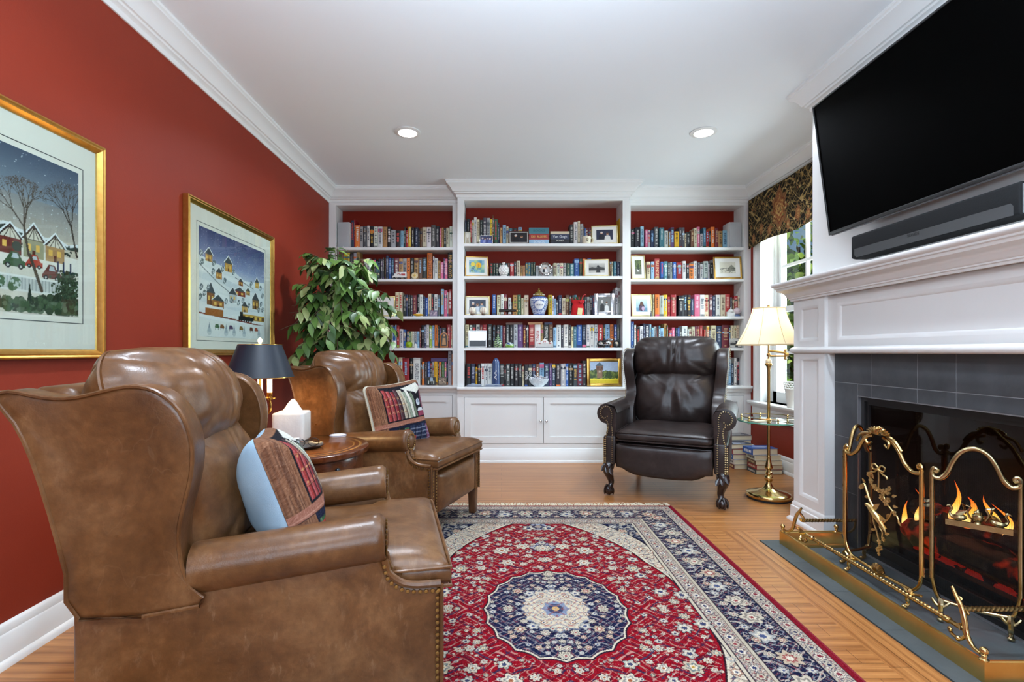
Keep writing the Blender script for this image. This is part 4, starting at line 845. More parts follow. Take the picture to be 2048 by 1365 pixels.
chB = brown_chair('brown leather wing chair beyond the round table, in front of the ficus', -.264, 3.04, .939, -.345)
def dark_chair(label, fx, fy, hx, hy):
    t = thing('wing_chair', label, 'armchair', (fx, fy, 0), math.atan2(-hx, hy)); L = LDARK
    MB().box(-.33, .33, -.82, -.02, .24, .40).obj('seat_frame', L, t, bevel=.01)
    cx, cz, r = .405, .615, .078
    for s in (-1, 1):
        # outward rolled arm: scroll section drawn in (x, z), run back along the chair
        sec = [(.34, .235), (.43, .235), (.432, .40), (.430, .45), (.412, .47), (.405, .50), (.408, .525)]
        sec += [(cx+r*math.cos(a), cz+r*math.sin(a)) for a in [math.radians(-85+20*k) for k in range(0, 14)]]
        sec += [(.345, .66), (.335, .60), (.335, .5), (.34, .4)]
        arm = [p for p in sec if p[1] > .455]; arm = [(.34, .44)]+[(.41, .44)]+sec[4:-2]
        b = MB(); b.prism([(s*x, z) for x, z in sec[:4]]+[(s*.335, .45)], -.80, .0, 'y'); b.obj('side_panel', L, t, bevel=.014, seg=3)
        b = MB(); b.prism([(s*x, z) for x, z in arm], -.70, -.015, 'y', smooth=True); b.obj('arm', L, t, bevel=.012, seg=3)
        # facing trimmed with nail heads
        b = MB(); inner = smooth_path([(s*.362, .004, .25), (s*.362, .004, .43), (s*.362, -.008, .455), (s*.366, -.010, .5), (s*.372, -.010, .545), (s*.368, -.010, .59), (s*.375, -.010, .64), (s*.40, -.010, .668), (s*.435, -.010, .66), (s*.455, -.010, .625), (s*.445, -.010, .59), (s*.42, -.010, .578), (s*.402, -.010, .595)], 6)
        outer = smooth_path([(s*.412, .004, .25), (s*.412, .004, .43), (s*.406, -.008, .455), (s*.40, -.010, .485), (s*.396, -.010, .52), (s*.40, -.010, .55), (s*.412, -.010, .567)], 6)
        studs(b, inner, .0055, .0155, (0, 1, 0)); studs(b, outer, .0055, .0155, (0, 1, 0)); studs(b, [(s*.424, .004, .25), (s*.424, .004, .43)], .0055, .0155, (0, 1, 0)); b.obj('nailhead_trim', NAILP, t)
        b = MB(); b.tube([(x+s*.008*0, y-.002, z) for x, y, z in inner], .005, 6); b.obj('welt', L, t)
        wing = [(-.86, .44), (-.885, .6), (-.91, .8), (-.93, .98), (-.945, 1.07), (-.90, 1.105), (-.83, 1.112), (-.76, 1.112), (-.69, 1.104), (-.63, 1.08), (-.59, 1.035), (-.572, .98), (-.575, .91), (-.59, .84), (-.595, .78), (-.58, .735), (-.54, .70), (-.50, .675), (-.465, .64), (-.45, .58), (-.45, .44)]
        wsm = [(p[0], p[1]) for p in smooth_path([(u, z, 0) for u, z in wing], 2, True)]
        b = MB(); N = len(wsm); cu, c2 = -.75, .75; V = [(s*.325, cu, c2)]; F = []
        lay = [(.325, .90), (.318, .98), (.326, 1.0), (.345, 1.01), (.372, 1.01), (.392, 1.0), (.40, .98), (.40, .90), (.40, .5)]
        fl = lambda q: .03*max(0, min(1, (q[1]-.7)/.3))
        for x, k in lay:
            for p in wsm: q = (cu+(p[0]-cu)*(1+(k-1)*.6), c2+(p[1]-c2)*(1+(k-1)*.6)); V.append((s*(x+fl(q)-.02), q[0], q[1]))
        V.append((s*.38, cu, c2))
        for i in range(N): F.append((0, 1+i, 1+(i+1) % N)); F.append((len(V)-1, 1+(len(lay)-1)*N+(i+1) % N, 1+(len(lay)-1)*N+i))
        for j in range(len(lay)-1):
            for i in range(N): F.append((1+j*N+i, 1+j*N+(i+1) % N, 1+(j+1)*N+(i+1) % N, 1+(j+1)*N+i))
        b.add(V, F); wo = b.obj('wing', L, t, sharp=70)
        b = MB(); ed = [(s*(.386+fl(p)), p[0], p[1]) for p in wsm]; studs(b, ed, .0052, .0165, (1, 0, 0)); b.obj('nailhead_trim', NAILP, wo)
        # cabriole leg with ball and claw foot
        b = MB(); kx, ky = s*.385, -.045
        pts = smooth_path([(kx, ky, .25), (kx+s*.012, ky+.018, .215), (kx+s*.014, ky+.022, .18), (kx+s*.004, ky+.008, .14), (kx-s*.004, ky-.002, .10), (kx-s*.002, ky+.004, .075), (kx+s*.006, ky+.018, .05)], 5)
        R = [float(np.interp(i/(len(pts)-1), [0, .15, .35, .6, .8, 1], [.036, .044, .036, .024, .020, .022])) for i in range(len(pts))]
        b.tube(pts, R, 12); b.ball((kx+s*.008, ky+.024, .036), .034, 12, sc=(1, 1, 1))
        for k in range(5):
            a = math.radians(-20+k*65+(0 if s > 0 else 10)); d = Vector((math.cos(a), math.sin(a), 0)); c0 = Vector((kx+s*.008, ky+.024, 0))
            b.tube(smooth_path([c0+d*.016+Vector((0, 0, .078)), c0+d*.032+Vector((0, 0, .055)), c0+d*.036+Vector((0, 0, .03)), c0+d*.032+Vector((0, 0, .008))], 3), [.007]*4+[.0075]*3+[.006]*2+[.004], 6)
        for k in range(3): b.leaf((kx+s*(.03-.02*k), ky+.05, .24-.01*k), (s*.3*(1-k), .25, -1), (0, 1, .2), .075, .035, 0, .35, -.15)
        b.obj('front_leg', WOODD, t)
        b = MB(); b.tube([(s*.33, -.79, .25), (s*.33, -.81, .14), (s*.33, -.85, .012)], [.03, .024, .02], 8); b.obj('rear_leg', WOODD, t)
    b = MB(); b.prism([(-.85, .235), (-.77, .235), (-.78, .5), (-.80, .8), (-.84, 1.06), (-.88, 1.1), (-.95, 1.09), (-.92, .85), (-.88, .55)], -.325, .325, 'x'); b.obj('outer_back', L, t, bevel=.02, seg=3)
    X = local_frame(-.665, .715, .19); o = round_rect(.655, .50, .12, 6, per=16); o = [(x*(1+.0*(y)), y) for x, y in o]; b = MB(); b.quilt(o, .125, .05, folds(.021), X, 3); bo = b.obj('back_cushion', L, t, sharp=80); b = MB(); piping(b, o, X, 0, .005); b.obj('piping', L, bo)
    X = local_frame(-.70, 1.04, .20); o = round_rect(.68, .345, .11, 6, per=18); b = MB(); b.quilt(o, .14, .10, gathers(.013, .0035, .5), X, 2.8); ho = b.obj('headrest', L, t, sharp=80); b = MB(); piping(b, [(x*.99, y*.99) for x, y in o], X, -.01, .005); b.obj('piping', L, ho)
    X = Matrix.Translation((0, -.32, .455)); o = round_rect(.668, .70, .04, 4, per=14); b = MB(); b.puff(o, .062, 6, 2.4, 14, wrinkle(.0035, 16, 12, 0, .1, 0, 1.1), X, hb=.05); so = b.obj('seat_cushion', L, t, sharp=80); b = MB(); piping(b, [(x*.996, y*.996) for x, y in o], X, .030, .005); piping(b, [(x*.996, y*.996) for x, y in o], X, -.028, .005); b.obj('piping', L, so)
    # front panel with its shaped lower edge
    low = [(.335, .225), (.29, .218), (.25, .195), (.2, .178), (.1, .170), (0, .168), (-.1, .170), (-.2, .178), (-.25, .195), (-.29, .218), (-.335, .225)]
    o = resample([(x, z-.30) for x, z in low[::-1]]+[(.335, .095), (-.335, .095)], .06); X = local_frame(-.004, .30, 0); b = MB(); b.puff([(-x, y) for x, y in o], .032, 5, 2, 8, None, X, hb=.012); b.obj('footrest_panel', L, t, sharp=80)
    return t
chC = dark_chair('dark brown leather wing chair with claw feet, standing before the bookcases', 1.1535, 3.585, -.4435, -.896)
# ================================================================ cushions with a printed bookshelf
def cushion_canvas(seed):
    c = Canvas(.42, .42, 150, 150, '6d4a35'); r = np.random.default_rng(seed)
    c.rect(0, 0, 1, 1, '8a6147'); 
    for k in range(60): x = r.random()*.14; c.line([(x, 0), (x+.01, 1)], .006, ['7a523c', '9a7055', '5f4031'][k % 3], .7)
    c.rect(.16, .40, 1, .95, '1c1a20'); c.rect(.16, .0, 1, .33, '1b1f33')
    for k in range(5):                          # upper shelf: ribbed red bindings
        x0 = .18+k*.068; h = .90-.02*(k % 3); col = ['9c3a38', 'a04444', '8a3236', '4d3438', 'a89a86'][k]; c.rect(x0, .42, x0+.06, h, col); c.rect(x0+.004, .42, x0+.018, h, 'ffffff', .18); c.rect(x0+.045, .42, x0+.06, h, '000000', .3)
        for q in (.52, .64, .76): c.rect(x0, q, x0+.06, q+.008, '5d1c1e', .6); c.rect(x0, q+.008, x0+.06, q+.012, 'd8b878', .4)
        for q in (.55, .65, .75): c.disc(x0+.03, q, .012, 'e0c07a', .6)
    for x0, w, h, col in ((.53, .035, .88, 'b9b39f'), (.57, .045, .84, '8f9a88'), (.62, .05, .86, 'd5d3c6'), (.68, .05, .8, '6f7a66')): c.poly([(x0, .42), (x0+w, .42), (x0+w-.03, h), (x0-.03, h)], col)
    c.disc(.80, .64, .055, 'c9cfd8'); c.disc(.80, .66, .03, '8c96a8'); c.poly([(.74, .42), (.95, .42), (.93, .5), (.76, .5)], '8d3f55'); c.poly([(.74, .5), (.93, .5), (.9, .55), (.78, .55)], 'd8dbe0'); c.rect(.88, .55, .97, .93, '7d4a5c'); c.poly([(.55, .9), (.8, .78), (.95, .86), (.9, .95)], 'd0cfc4')
    c.rect(0, .33, 1, .40, '9d6a58'); c.rect(0, .345, 1, .352, 'c08d78', .7); c.rect(0, .325, 1, .335, '3a2723')
    for k in range(7):                          # lower shelf: banded dark and green bindings
        x0 = .18+k*.115; h = .28+.02*(k % 2); col = ['3f5a3c', '23241f', '4a6a4a', '2b3550', '2c3450', '2e3854', '7b4a6a'][k]; c.rect(x0, 0, x0+.1, h, col); c.rect(x0+.01, 0, x0+.025, h, 'ffffff', .12)
        for q in (.05, .11, .17, .23):
            if k > 2: c.rect(x0, q, x0+.1, q+.02, 'a9b0bf', .6)
        if k < 3: c.rect(x0, .2, x0+.1, .25, 'a8453c'); c.line([(x0+.05, .05), (x0+.07, .1), (x0+.03, .14), (x0+.06, .18)], .008, 'cdb98a', .8)
    c.disc(.62, .1, .04, 'b0484a'); c.rect(.97, 0, 1, 1, '6d4a35'); c.rect(0, .955, 1, 1, '7f5a44'); c.speckle(.035); return c
TAP = attr_mat('printed_tapestry', .9, .1, .45, 700, .1)
def cushion(label, back_hex, loc, nrm, upv, seed, back_name, sz=.42, th=.085):
    t = thing('cushion', label, 'cushion', loc); n = Vector(nrm).normalized(); u = Vector(upv); u = (u-n*u.dot(n)).normalized(); X = frame_X((0, 0, 0), u.cross(n), u)
    o = []
    for p in round_rect(sz, sz, .035, 4, 0, per=14):
        x, y = p; k = 1-.10*(1-(2*y/sz)**2)*(abs(2*x/sz)**3)*.6; j = 1-.10*(1-(2*x/sz)**2)*(abs(2*y/sz)**3)*.6; o.append((x*k, y*j))
    b = MB(); bm = mottled(back_name, [(.3, back_hex[0]), (.7, back_hex[1])], 8, .95, .25, 500)
    def dsp(x, y, z, s, q):
        if s < 0: z += (.006*math.sin(30*y+3*math.sin(9*x)+6*x)+.004*math.sin(17*y-12*x))*(1-q**3)
        return x, y, z
    b.puff(o, .002, 2.2, 1.6, 14, dsp, X, hb=th); b.obj('back_cover', bm, t, sharp=80)
    c = cushion_canvas(seed)
    O = np.array(o); ang = np.arctan2(O[:, 1], O[:, 0]); order = np.argsort(ang); A, Rr = ang[order], np.hypot(O[order, 0], O[order, 1])
    def warp(P):
        x, y = P[:, 0], P[:, 1]; a = np.arctan2(y, x); Rm = np.interp(a, A, Rr, period=2*PI); m = np.maximum(np.abs(x), np.abs(y))/(sz/2); d = np.hypot(x, y)+1e-9
        q = np.clip(m, 0, 1); P = P.copy(); P[:, 0] = x/d*Rm*q; P[:, 1] = y/d*Rm*q; P[:, 2] = th*np.maximum(0, 1-q**2.2)**(1/1.6)+.001; return P
    c.build('front_cover', TAP, t, X, warp); return t
cushion('book-print cushion with a back tinted window-light blue, leaning in the nearest wing chair', ('a9c3d4', '93b1c7'), (-.672, 1.545, .645), (.91, .36, .36), (-.44, -.1, 1), 3, 'cotton_lit_blue', .405, .105)  # cream backing with bluish window light put into its colour
cushion('book-print cushion with a cream back, leaning in the wing chair beyond the table', ('e3dbc4', 'd8cfb6'), (-.655, 3.15, .680), (.74, -.62, .24), (-.24, .1, 1), 5, 'cream_cotton', .43, .095)
# ================================================================ the rug
def build_rug():
    t = thing('rug', 'red and navy oriental rug with central medallion under the seating', 'rug', (.2255, 2.087, 0))
    hw, hl, th = .955, 1.405, .008
    nx = 720; v1 = np.arange(-hl, -.60, .008); v2 = np.arange(-.60, hl+.0001, .0027); bb = np.concatenate([v1, v2]); ny = len(bb); aa = np.linspace(-hw, hw, nx)
    A, B = np.meshgrid(aa, bb); R = np.random.default_rng(5)
    rgb = Canvas.rgb
    C = np.empty((ny, nx, 3)); C[:] = rgb('8e1a28')
    U, V = np.abs(A), np.abs(B)                       # mirrored in both axes like a woven rug
    d = np.minimum(hw-U, hl-V)                        # distance from the edge
    nav, ivory, red, beige, grey = rgb('1a1f3c'), rgb('cfc2aa'), rgb('8c0d1d'), rgb('b5aa98'), rgb('8f95a0')
    fld = d > .375
    # scalloped outlines
    ang = np.arctan2(B*.82, A); rr = np.hypot(A/.60, B/1.08)
    e = lambda n, amp, ph=0: 1+amp*np.abs(np.sin(n*ang+ph))
    shape = (U/.60)**1.9+(V/1.06)**1.5
    sc = .035*np.abs(np.sin(26*np.sqrt(U*.6+.05)+V*14))
    C[fld] = nav; C[fld & (shape < 1.42+sc*2)] = rgb('211a22'); C[fld & (shape < 1.39+sc*2)] = ivory; C[fld & (shape < 1.02+sc)] = rgb('2a1720'); C[fld & (shape < .995+sc)] = red
    redf = fld & (shape < .97+sc); ivf = fld & (shape > 1.05+sc) & (shape < 1.36+sc*2); navf = fld & (shape > 1.46+sc*2)
    md = np.hypot(A/.292, B/.352); a2 = np.arctan2(B/.352, A/.292); lob = 1-.045*np.abs(np.sin(10*a2))
    m_out = md < lob; C[md < lob+.045] = rgb('2a1a28'); C[md < lob+.022] = rgb('d0c3aa'); C[m_out] = nav
    mi = np.hypot(A/.145, B/.178); lob2 = 1-.13*np.abs(np.sin(6*a2)); C[mi < lob2+.05] = rgb('5d6478'); m_in = mi < lob2; C[m_in] = rgb('cdc0a6')
    mc = np.hypot(A/.06, B/.07); C[mc < 1-.2*np.abs(np.sin(4*a2))] = rgb('7e8aa0'); C[mc < .55] = rgb('39405c'); C[mc < .25] = rgb('c9a26a')
    medn = m_out & (mi > lob2+.06)
    for yc in (.66, .98):                              # pendants above and below the medallion
        q = np.hypot(A/.075, (V-yc)/.06); lq = 1-.2*np.abs(np.sin(3*np.arctan2(V-yc, A))); C[redf & (q < lq+.12)] = rgb('1f2238'); C[redf & (q < lq)] = rgb('9aa3b4'); C[redf & (q < .55)] = rgb('2b3150'); C[redf & (q < .3)] = rgb('c9bda6')
    # vines: contour threads of warped waves (mirrored), drawn per zone
    def vines(mask, f, w, col, ph, al=.85):
        q = np.sin(f*U+2.3*np.sin(.62*f*V+ph)+1.3*np.sin(.41*f*(U+V)+2*ph))*np.cos(.93*f*V+2.0*np.sin(.57*f*U+ph*1.7)); m = mask & (np.abs(q) < w); C[m] = C[m]*(1-al)+rgb(col)*al
    vines(redf & ~(md < 1.04), 62, .10, '5a0f20', .4); vines(redf & ~(md < 1.04), 88, .085, 'c4a994', 1.3, .75); vines(redf & ~(md < 1.04), 50, .05, '2a2a48', 2.2)
    vines(ivf, 80, .12, '8b8272', .3, .8); vines(ivf, 60, .07, '3b3f55', 1.1); vines(ivf, 105, .05, '9c4a4a', 2.0, .6)
    vines(navf, 84, .12, '999a98', .9, .8); vines(navf, 64, .08, 'c2b8a4', 2.4, .8); vines(medn, 95, .13, 'a39d98', .2, .8); vines(medn, 70, .05, 'a05050', 1.2, .6)
    vines(m_in, 110, .14, '7a7f92', .7, .7); vines(m_in, 80, .07, '9a4b45', 1.7, .6)
    # borders
    def band(d0, d1, col): C[(d > d0) & (d <= d1)] = rgb(col)
    band(0, .024, '7d1524'); band(.024, .028, '241c26'); band(.028, .088, 'b3a894'); band(.088, .094, '2a2430'); band(.094, .272, '191e38'); band(.272, .278, '2a2430'); band(.278, .29, 'b9ad98'); band(.29, .294, '4a3038'); band(.294, .352, 'ab9f8d'); band(.352, .356, '3a2c38'); band(.356, .370, 'c0b49e'); band(.370, .376, '2a2430')
    g1 = (d > .03) & (d < .087); g2 = (d > .295) & (d < .351); mb = (d > .096) & (d < .271)
    for g in (g1, g2): vines(g, 150, .2, '4a4c5e', .6, .75); vines(g, 120, .1, '8d3a40', 1.9, .7); vines(g, 175, .12, 'd8cfbc', 2.7, .7)
    vines(mb, 92, .11, '8d8f92', 1.5, .85); vines(mb, 66, .09, 'c7bda8', .2, .85); vines(mb, 120, .05, '9b4a4a', .9, .7)
    # rosettes
    ia = lambda x: int(round((x+hw)/(2*hw)*(nx-1)))
    def rosette(a0, b0, r, pal, n, ph):
        i0, i1 = max(0, ia(a0-r*1.3)), min(nx, ia(a0+r*1.3)+1); j0, j1 = np.searchsorted(bb, b0-r*1.3), np.searchsorted(bb, b0+r*1.3)
        if i1 <= i0 or j1 <= j0: return
        x, y = A[j0:j1, i0:i1]-a0, B[j0:j1, i0:i1]-b0; q = np.hypot(x, y)/r; lb = 1+.2*np.cos(n*np.arctan2(y, x)+ph); W = C[j0:j1, i0:i1]
        for k, col in pal: W[q < k*lb] = rgb(col)
    P_red = [[(1.0, '241a2a'), (.9, 'cfc1a8'), (.62, '8f8d8a'), (.42, 'd9cdb6'), (.22, '9a5a3c')], [(1.0, '2a1c28'), (.88, 'aaa79c'), (.6, 'd3c6ae'), (.35, '3b4160')], [(1.0, '2a1a24'), (.9, 'bfae94'), (.6, '6d7a78'), (.38, 'd8c9ae'), (.18, 'b08a3c')]]
    P_nav = [[(1.0, '10142a'), (.92, 'c4b8a2'), (.62, '8c8378'), (.4, 'd4c8b2'), (.2, '8e3f42')], [(1.0, '10142a'), (.9, 'a5a49f'), (.58, 'cfc4b0'), (.3, '4a5578')], [(1.0, '10142a'), (.9, 'b9a68e'), (.5, '9a5450'), (.28, 'd9cfba')]]
    P_iv = [[(1.0, '3a3a48'), (.9, '9c9c98'), (.55, 'd8ccb4'), (.28, '8e4040')], [(1.0, '4a3a3c'), (.88, 'b08a74'), (.55, 'e0d5bf'), (.25, '3c4464')]]
    def scatter(mask, n, r0, r1, pals, gap):
        pts = []; tries = 0
        while len(pts) < n and tries < n*60:
            tries += 1; u, v = R.random()*hw, R.random()*hl; i, j = ia(u), min(ny-1, np.searchsorted(bb, v))
            if not mask[j, i]: continue
            r = r0+(r1-r0)*R.random()**2
            if any((u-a)**2+(v-b)**2 < (gap*(r+q))**2 for a, b, q in pts): continue
            pts.append((u, v, r)); pal = pals[int(R.integers(len(pals)))]; n5 = int(R.integers(5, 9)); ph = R.random()*6
            for su in (-1, 1):
                for sv in (-1, 1): rosette(su*u, sv*v, r, pal, n5, ph*su*sv)
    scatter(redf & (md > 1.14), 70, .013, .048, P_red, 1.2); scatter(redf & (md > 1.08), 150, .005, .011, P_red, 1.35)
    scatter(ivf, 60, .010, .026, P_iv, 1.1); scatter(navf, 60, .010, .030, P_nav, 1.1); scatter(medn & (md < .93), 46, .010, .026, P_nav, 1.1); scatter(m_in & (mc > 1.1), 26, .007, .018, P_iv, 1.1)
    # running motifs in the borders
    def run(dist, step, r, pals, jit=0.0):
        L = hl-dist; k = 0
        for v in np.arange(step/2, L, step):
            for su in (-1, 1):
                for sv in (-1, 1): rosette(su*(hw-dist+jit*(-1)**k), sv*v, r, pals[k % len(pals)], 6+k % 3, .3)
            k += 1
        for u in np.arange(step/2, hw-dist, step):
            for su in (-1, 1):
                for sv in (-1, 1): rosette(su*u, sv*(hl-dist-jit*(-1)**k), r, pals[k % len(pals)], 6+k % 3, .3)
            k += 1
    run(.058, .05, .019, [[(1, '3a3444'), (.85, 'd5cab6'), (.5, '7c2c38')], [(1, '3f4258'), (.8, 'bfb29c'), (.4, '2a3050')]]); run(.323, .046, .018, [[(1, '46404c'), (.85, 'd8ccb8'), (.45, '30375a')], [(1, '4a3238'), (.8, 'c2b6a0'), (.4, '8c3a40')]])
    run(.183, .135, .045, P_nav, .012); run(.135, .09, .018, P_nav); run(.232, .09, .018, P_nav)
    C += R.normal(0, .035, C.shape[:2])[..., None]; C = np.clip(C, 0, 1)
    P = np.stack([A, B, np.full_like(A, th)+R.normal(0, .0003, A.shape)], -1).reshape(-1, 3)
    grid_obj('pile', P, C, nx, ny, attr_mat('wool_pile', .95, .05, .35, 1200, .15), t)
    b = MB(); b.box(-hw+.001, hw-.001, -hl+.001, hl-.001, .0005, th-.0008); b.obj('backing', M('rug_backing', '6d2a2c', .95), t)
    pts = [(hw, -hl), (hw, hl), (-hw, hl), (-hw, -hl)]
    for q in (0, 2): b = MB(); b.tube([(*pts[q], th*.55), (*pts[q+1], th*.55)], .0052, 8); b.obj('binding', M('rug_binding', '7a1424', .95), t)
    for sgn, nm in ((1, 0), (-1, 1)):
        b = MB(); x = -hw
        while x < hw:
            L = .055+.03*R.random(); kx = R.normal(0, .018); ky = R.random()*.012
            b.tube([(x, sgn*(hl-.002), .005), (x+kx*.4, sgn*(hl+L*.5), .004+ky*.5), (x+kx, sgn*(hl+L), .0035)], [.0028, .0024, .0014], 4, cap=False); x += .0055
        tag(b.obj('fringe', M('rug_fringe', 'e6dcc4', .95), t), kind='stuff')
    return t
build_rug()
# ================================================================ framed winter prints on the red wall
GOLDF = mottled('gilt_frame', [(.3, 'd0a558'), (.7, 'c2954a')], 40, .3, metal=1.0)
MAT = M('ivory_mount', 'eae6dc', .85)
PRINT = attr_mat('art_print', .75, .2)
def house(c, x, y, w, h, wall, roof, snow='e8eef2', lit='e6b85c', timber=False):
    k = c.w/c.h; hh = h*k
    c.rect(x, y, x+w, y+hh*.55, wall); c.poly([(x-.01, y+hh*.52), (x+w/2, y+hh), (x+w+.01, y+hh*.52)], roof); c.line([(x-.01, y+hh*.54), (x+w/2, y+hh*1.02), (x+w+.01, y+hh*.54)], .007, snow)
    if timber:
        c.poly([(x+.005, y+hh*.53), (x+w/2, y+hh*.9), (x+w-.005, y+hh*.53)], 'd8d3c2')
        for q in (.25, .5, .75): c.line([(x+w*q, y+hh*.53), (x+w/2, y+hh*.88)], .004, '3a2a22')
    for i in range(2): c.rect(x+w*(.15+.45*i), y+hh*.2, x+w*(.35+.45*i), y+hh*.4, lit)
    c.rect(x+w*.43, y, x+w*.57, y+hh*.22, '5a2f22')
def tree(c, x, y, r, col, snow=None):
    for k in range(9): c.disc(x+r*.55*math.cos(k*.7)*(.5+.05*k), y+r*.6*math.sin(k*.9), r*.6, col)
    if snow:
        for k in range(12): c.disc(x+RNG.normal(0, r*.5), y+RNG.normal(0, r*.5), r*.16, snow)
def branch(c, x, y, a, L, w, n, col):
    x2, y2 = x+L*math.cos(a), y+L*math.sin(a)*c.w/c.h; c.line([(x, y), (x2, y2)], w, col)
    if n > 0:
        for q in (-.45, .05, .5): branch(c, x2, y2, a+q+RNG.normal(0, .12), L*.68, w*.62, n-1, col)
def car(c, x, y, s, col):
    k = c.w/c.h; c.poly([(x, y+.25*s*k), (x+.15*s, y+.45*s*k), (x+.35*s, y+.75*s*k), (x+.65*s, y+.75*s*k), (x+.85*s, y+.42*s*k), (x+s, y+.36*s*k), (x+s, y+.12*s*k), (x, y+.12*s*k)], col); c.poly([(x+.36*s, y+.48*s*k), (x+.42*s, y+.68*s*k), (x+.62*s, y+.68*s*k), (x+.7*s, y+.48*s*k)], 'b9c3c8')
    for q in (.2, .78): c.disc(x+q*s, y+.14*s*k, .12*s, '1d1d1f'); c.disc(x+q*s, y+.14*s*k, .05*s, 'c9c9c9')
def print_street():
    c = Canvas(.82, .575, 330, 235, 'c9c0ae'); c.grad(0, .5, 1, 1, 'b9b2a6', '46566b'); c.grad(0, .72, 1, 1, '7f8c98', '3f4f66')
    for k in range(150): c.disc(RNG.random(), .55+.45*RNG.random(), .0022, 'dfe6ec', .8)
    hill = [(0, .45)]+[(x/40, .57-.10*(x/40)+.012*math.sin(x*1.3)) for x in range(41)]+[(1, .45)]; c.poly([(p[0], p[1]+.02) for p in hill], 'dfe5e8'); c.poly(hill, '33413a')
    for k in range(260): x = RNG.random(); c.disc(x, .57-.10*x-.10*RNG.random(), .006, ['2b3a33', '3d4d43', '25312c'][k % 3])
    c.rect(0, .0, 1, .40, 'd9d4c6'); c.rect(0, .28, 1, .40, 'e6e3d9')
    for i, x in enumerate((.02, .14, .26, .38, .50, .60, .71, .82)): house(c, x, .35, .10, .15 if i % 2 == 0 else .13, ['c9b27a', '7a3a2c', 'b7b08a', '8a4632', 'c7b88c', '6d2f26', '9c9a7c', 'b08a5c'][i], '3b2c28', timber=True)
    for x in (.08, .33, .57, .68): c.disc(x, .40, .022, '2f3d30')
    for x, y, s, col in ((.05, .33, .08, '4a5a6a'), (.20, .31, .08, '8d2f2a'), (.34, .33, .08, '3b4f7a'), (.47, .31, .085, 'a03a2c'), (.62, .26, .1, '3d5a3c'), (.72, .28, .085, 'b0402f'), (.80, .22, .10, '6d3a34'), (.90, .22, .07, '8a4a44'), (.12, .23, .11, '5c2a2a'), (.40, .23, .1, '31507a')): car(c, x, y, s, col)
    c.rect(0, .135, 1, .225, 'c9ccc8'); c.rect(0, .215, 1, .23, 'e4e6e2'); c.rect(0, .13, 1, .142, 'dfe1dd')
    for k in range(60): x = k/60; c.rect(x, .142, x+.006, .215, 'a3a9a8')
    for k in range(420): x = RNG.random(); c.disc(x, .02+.10*RNG.random()*(.6+.4*math.sin(9*x)**2), .010+.012*RNG.random(), ['33462f', '425a3c', '5d6d58', '2b3a2a'][k % 4])
    for x in (.60, .67): tree(c, x, .17, .03, '4d6a4c', 'b9c6c0')
    for x in (.1, .46, .74): c.poly([(x-.012, .08), (x, .2), (x+.012, .08)], '26352a')
    for k in range(500): x, y = RNG.normal(.94, .03), .1+.2*RNG.random()**1.4; c.disc(x, y, .006, ['2f4030', '3d523a', '24331f'][k % 3])
    branch(c, .80, .15, 1.95, .16, .016, 0, '4f4438'); branch(c, .735, .36, 1.75, .12, .011, 5, '4c4238'); branch(c, .99, .42, 1.8, .13, .01, 4, '3c342e'); branch(c, .2, .4, 1.5, .1, .009, 4, '4c4238')
    for x in (.88, .91, .95): c.rect(x, .29, x+.008, .36, '2b3350')
    c.speckle(.012); return c
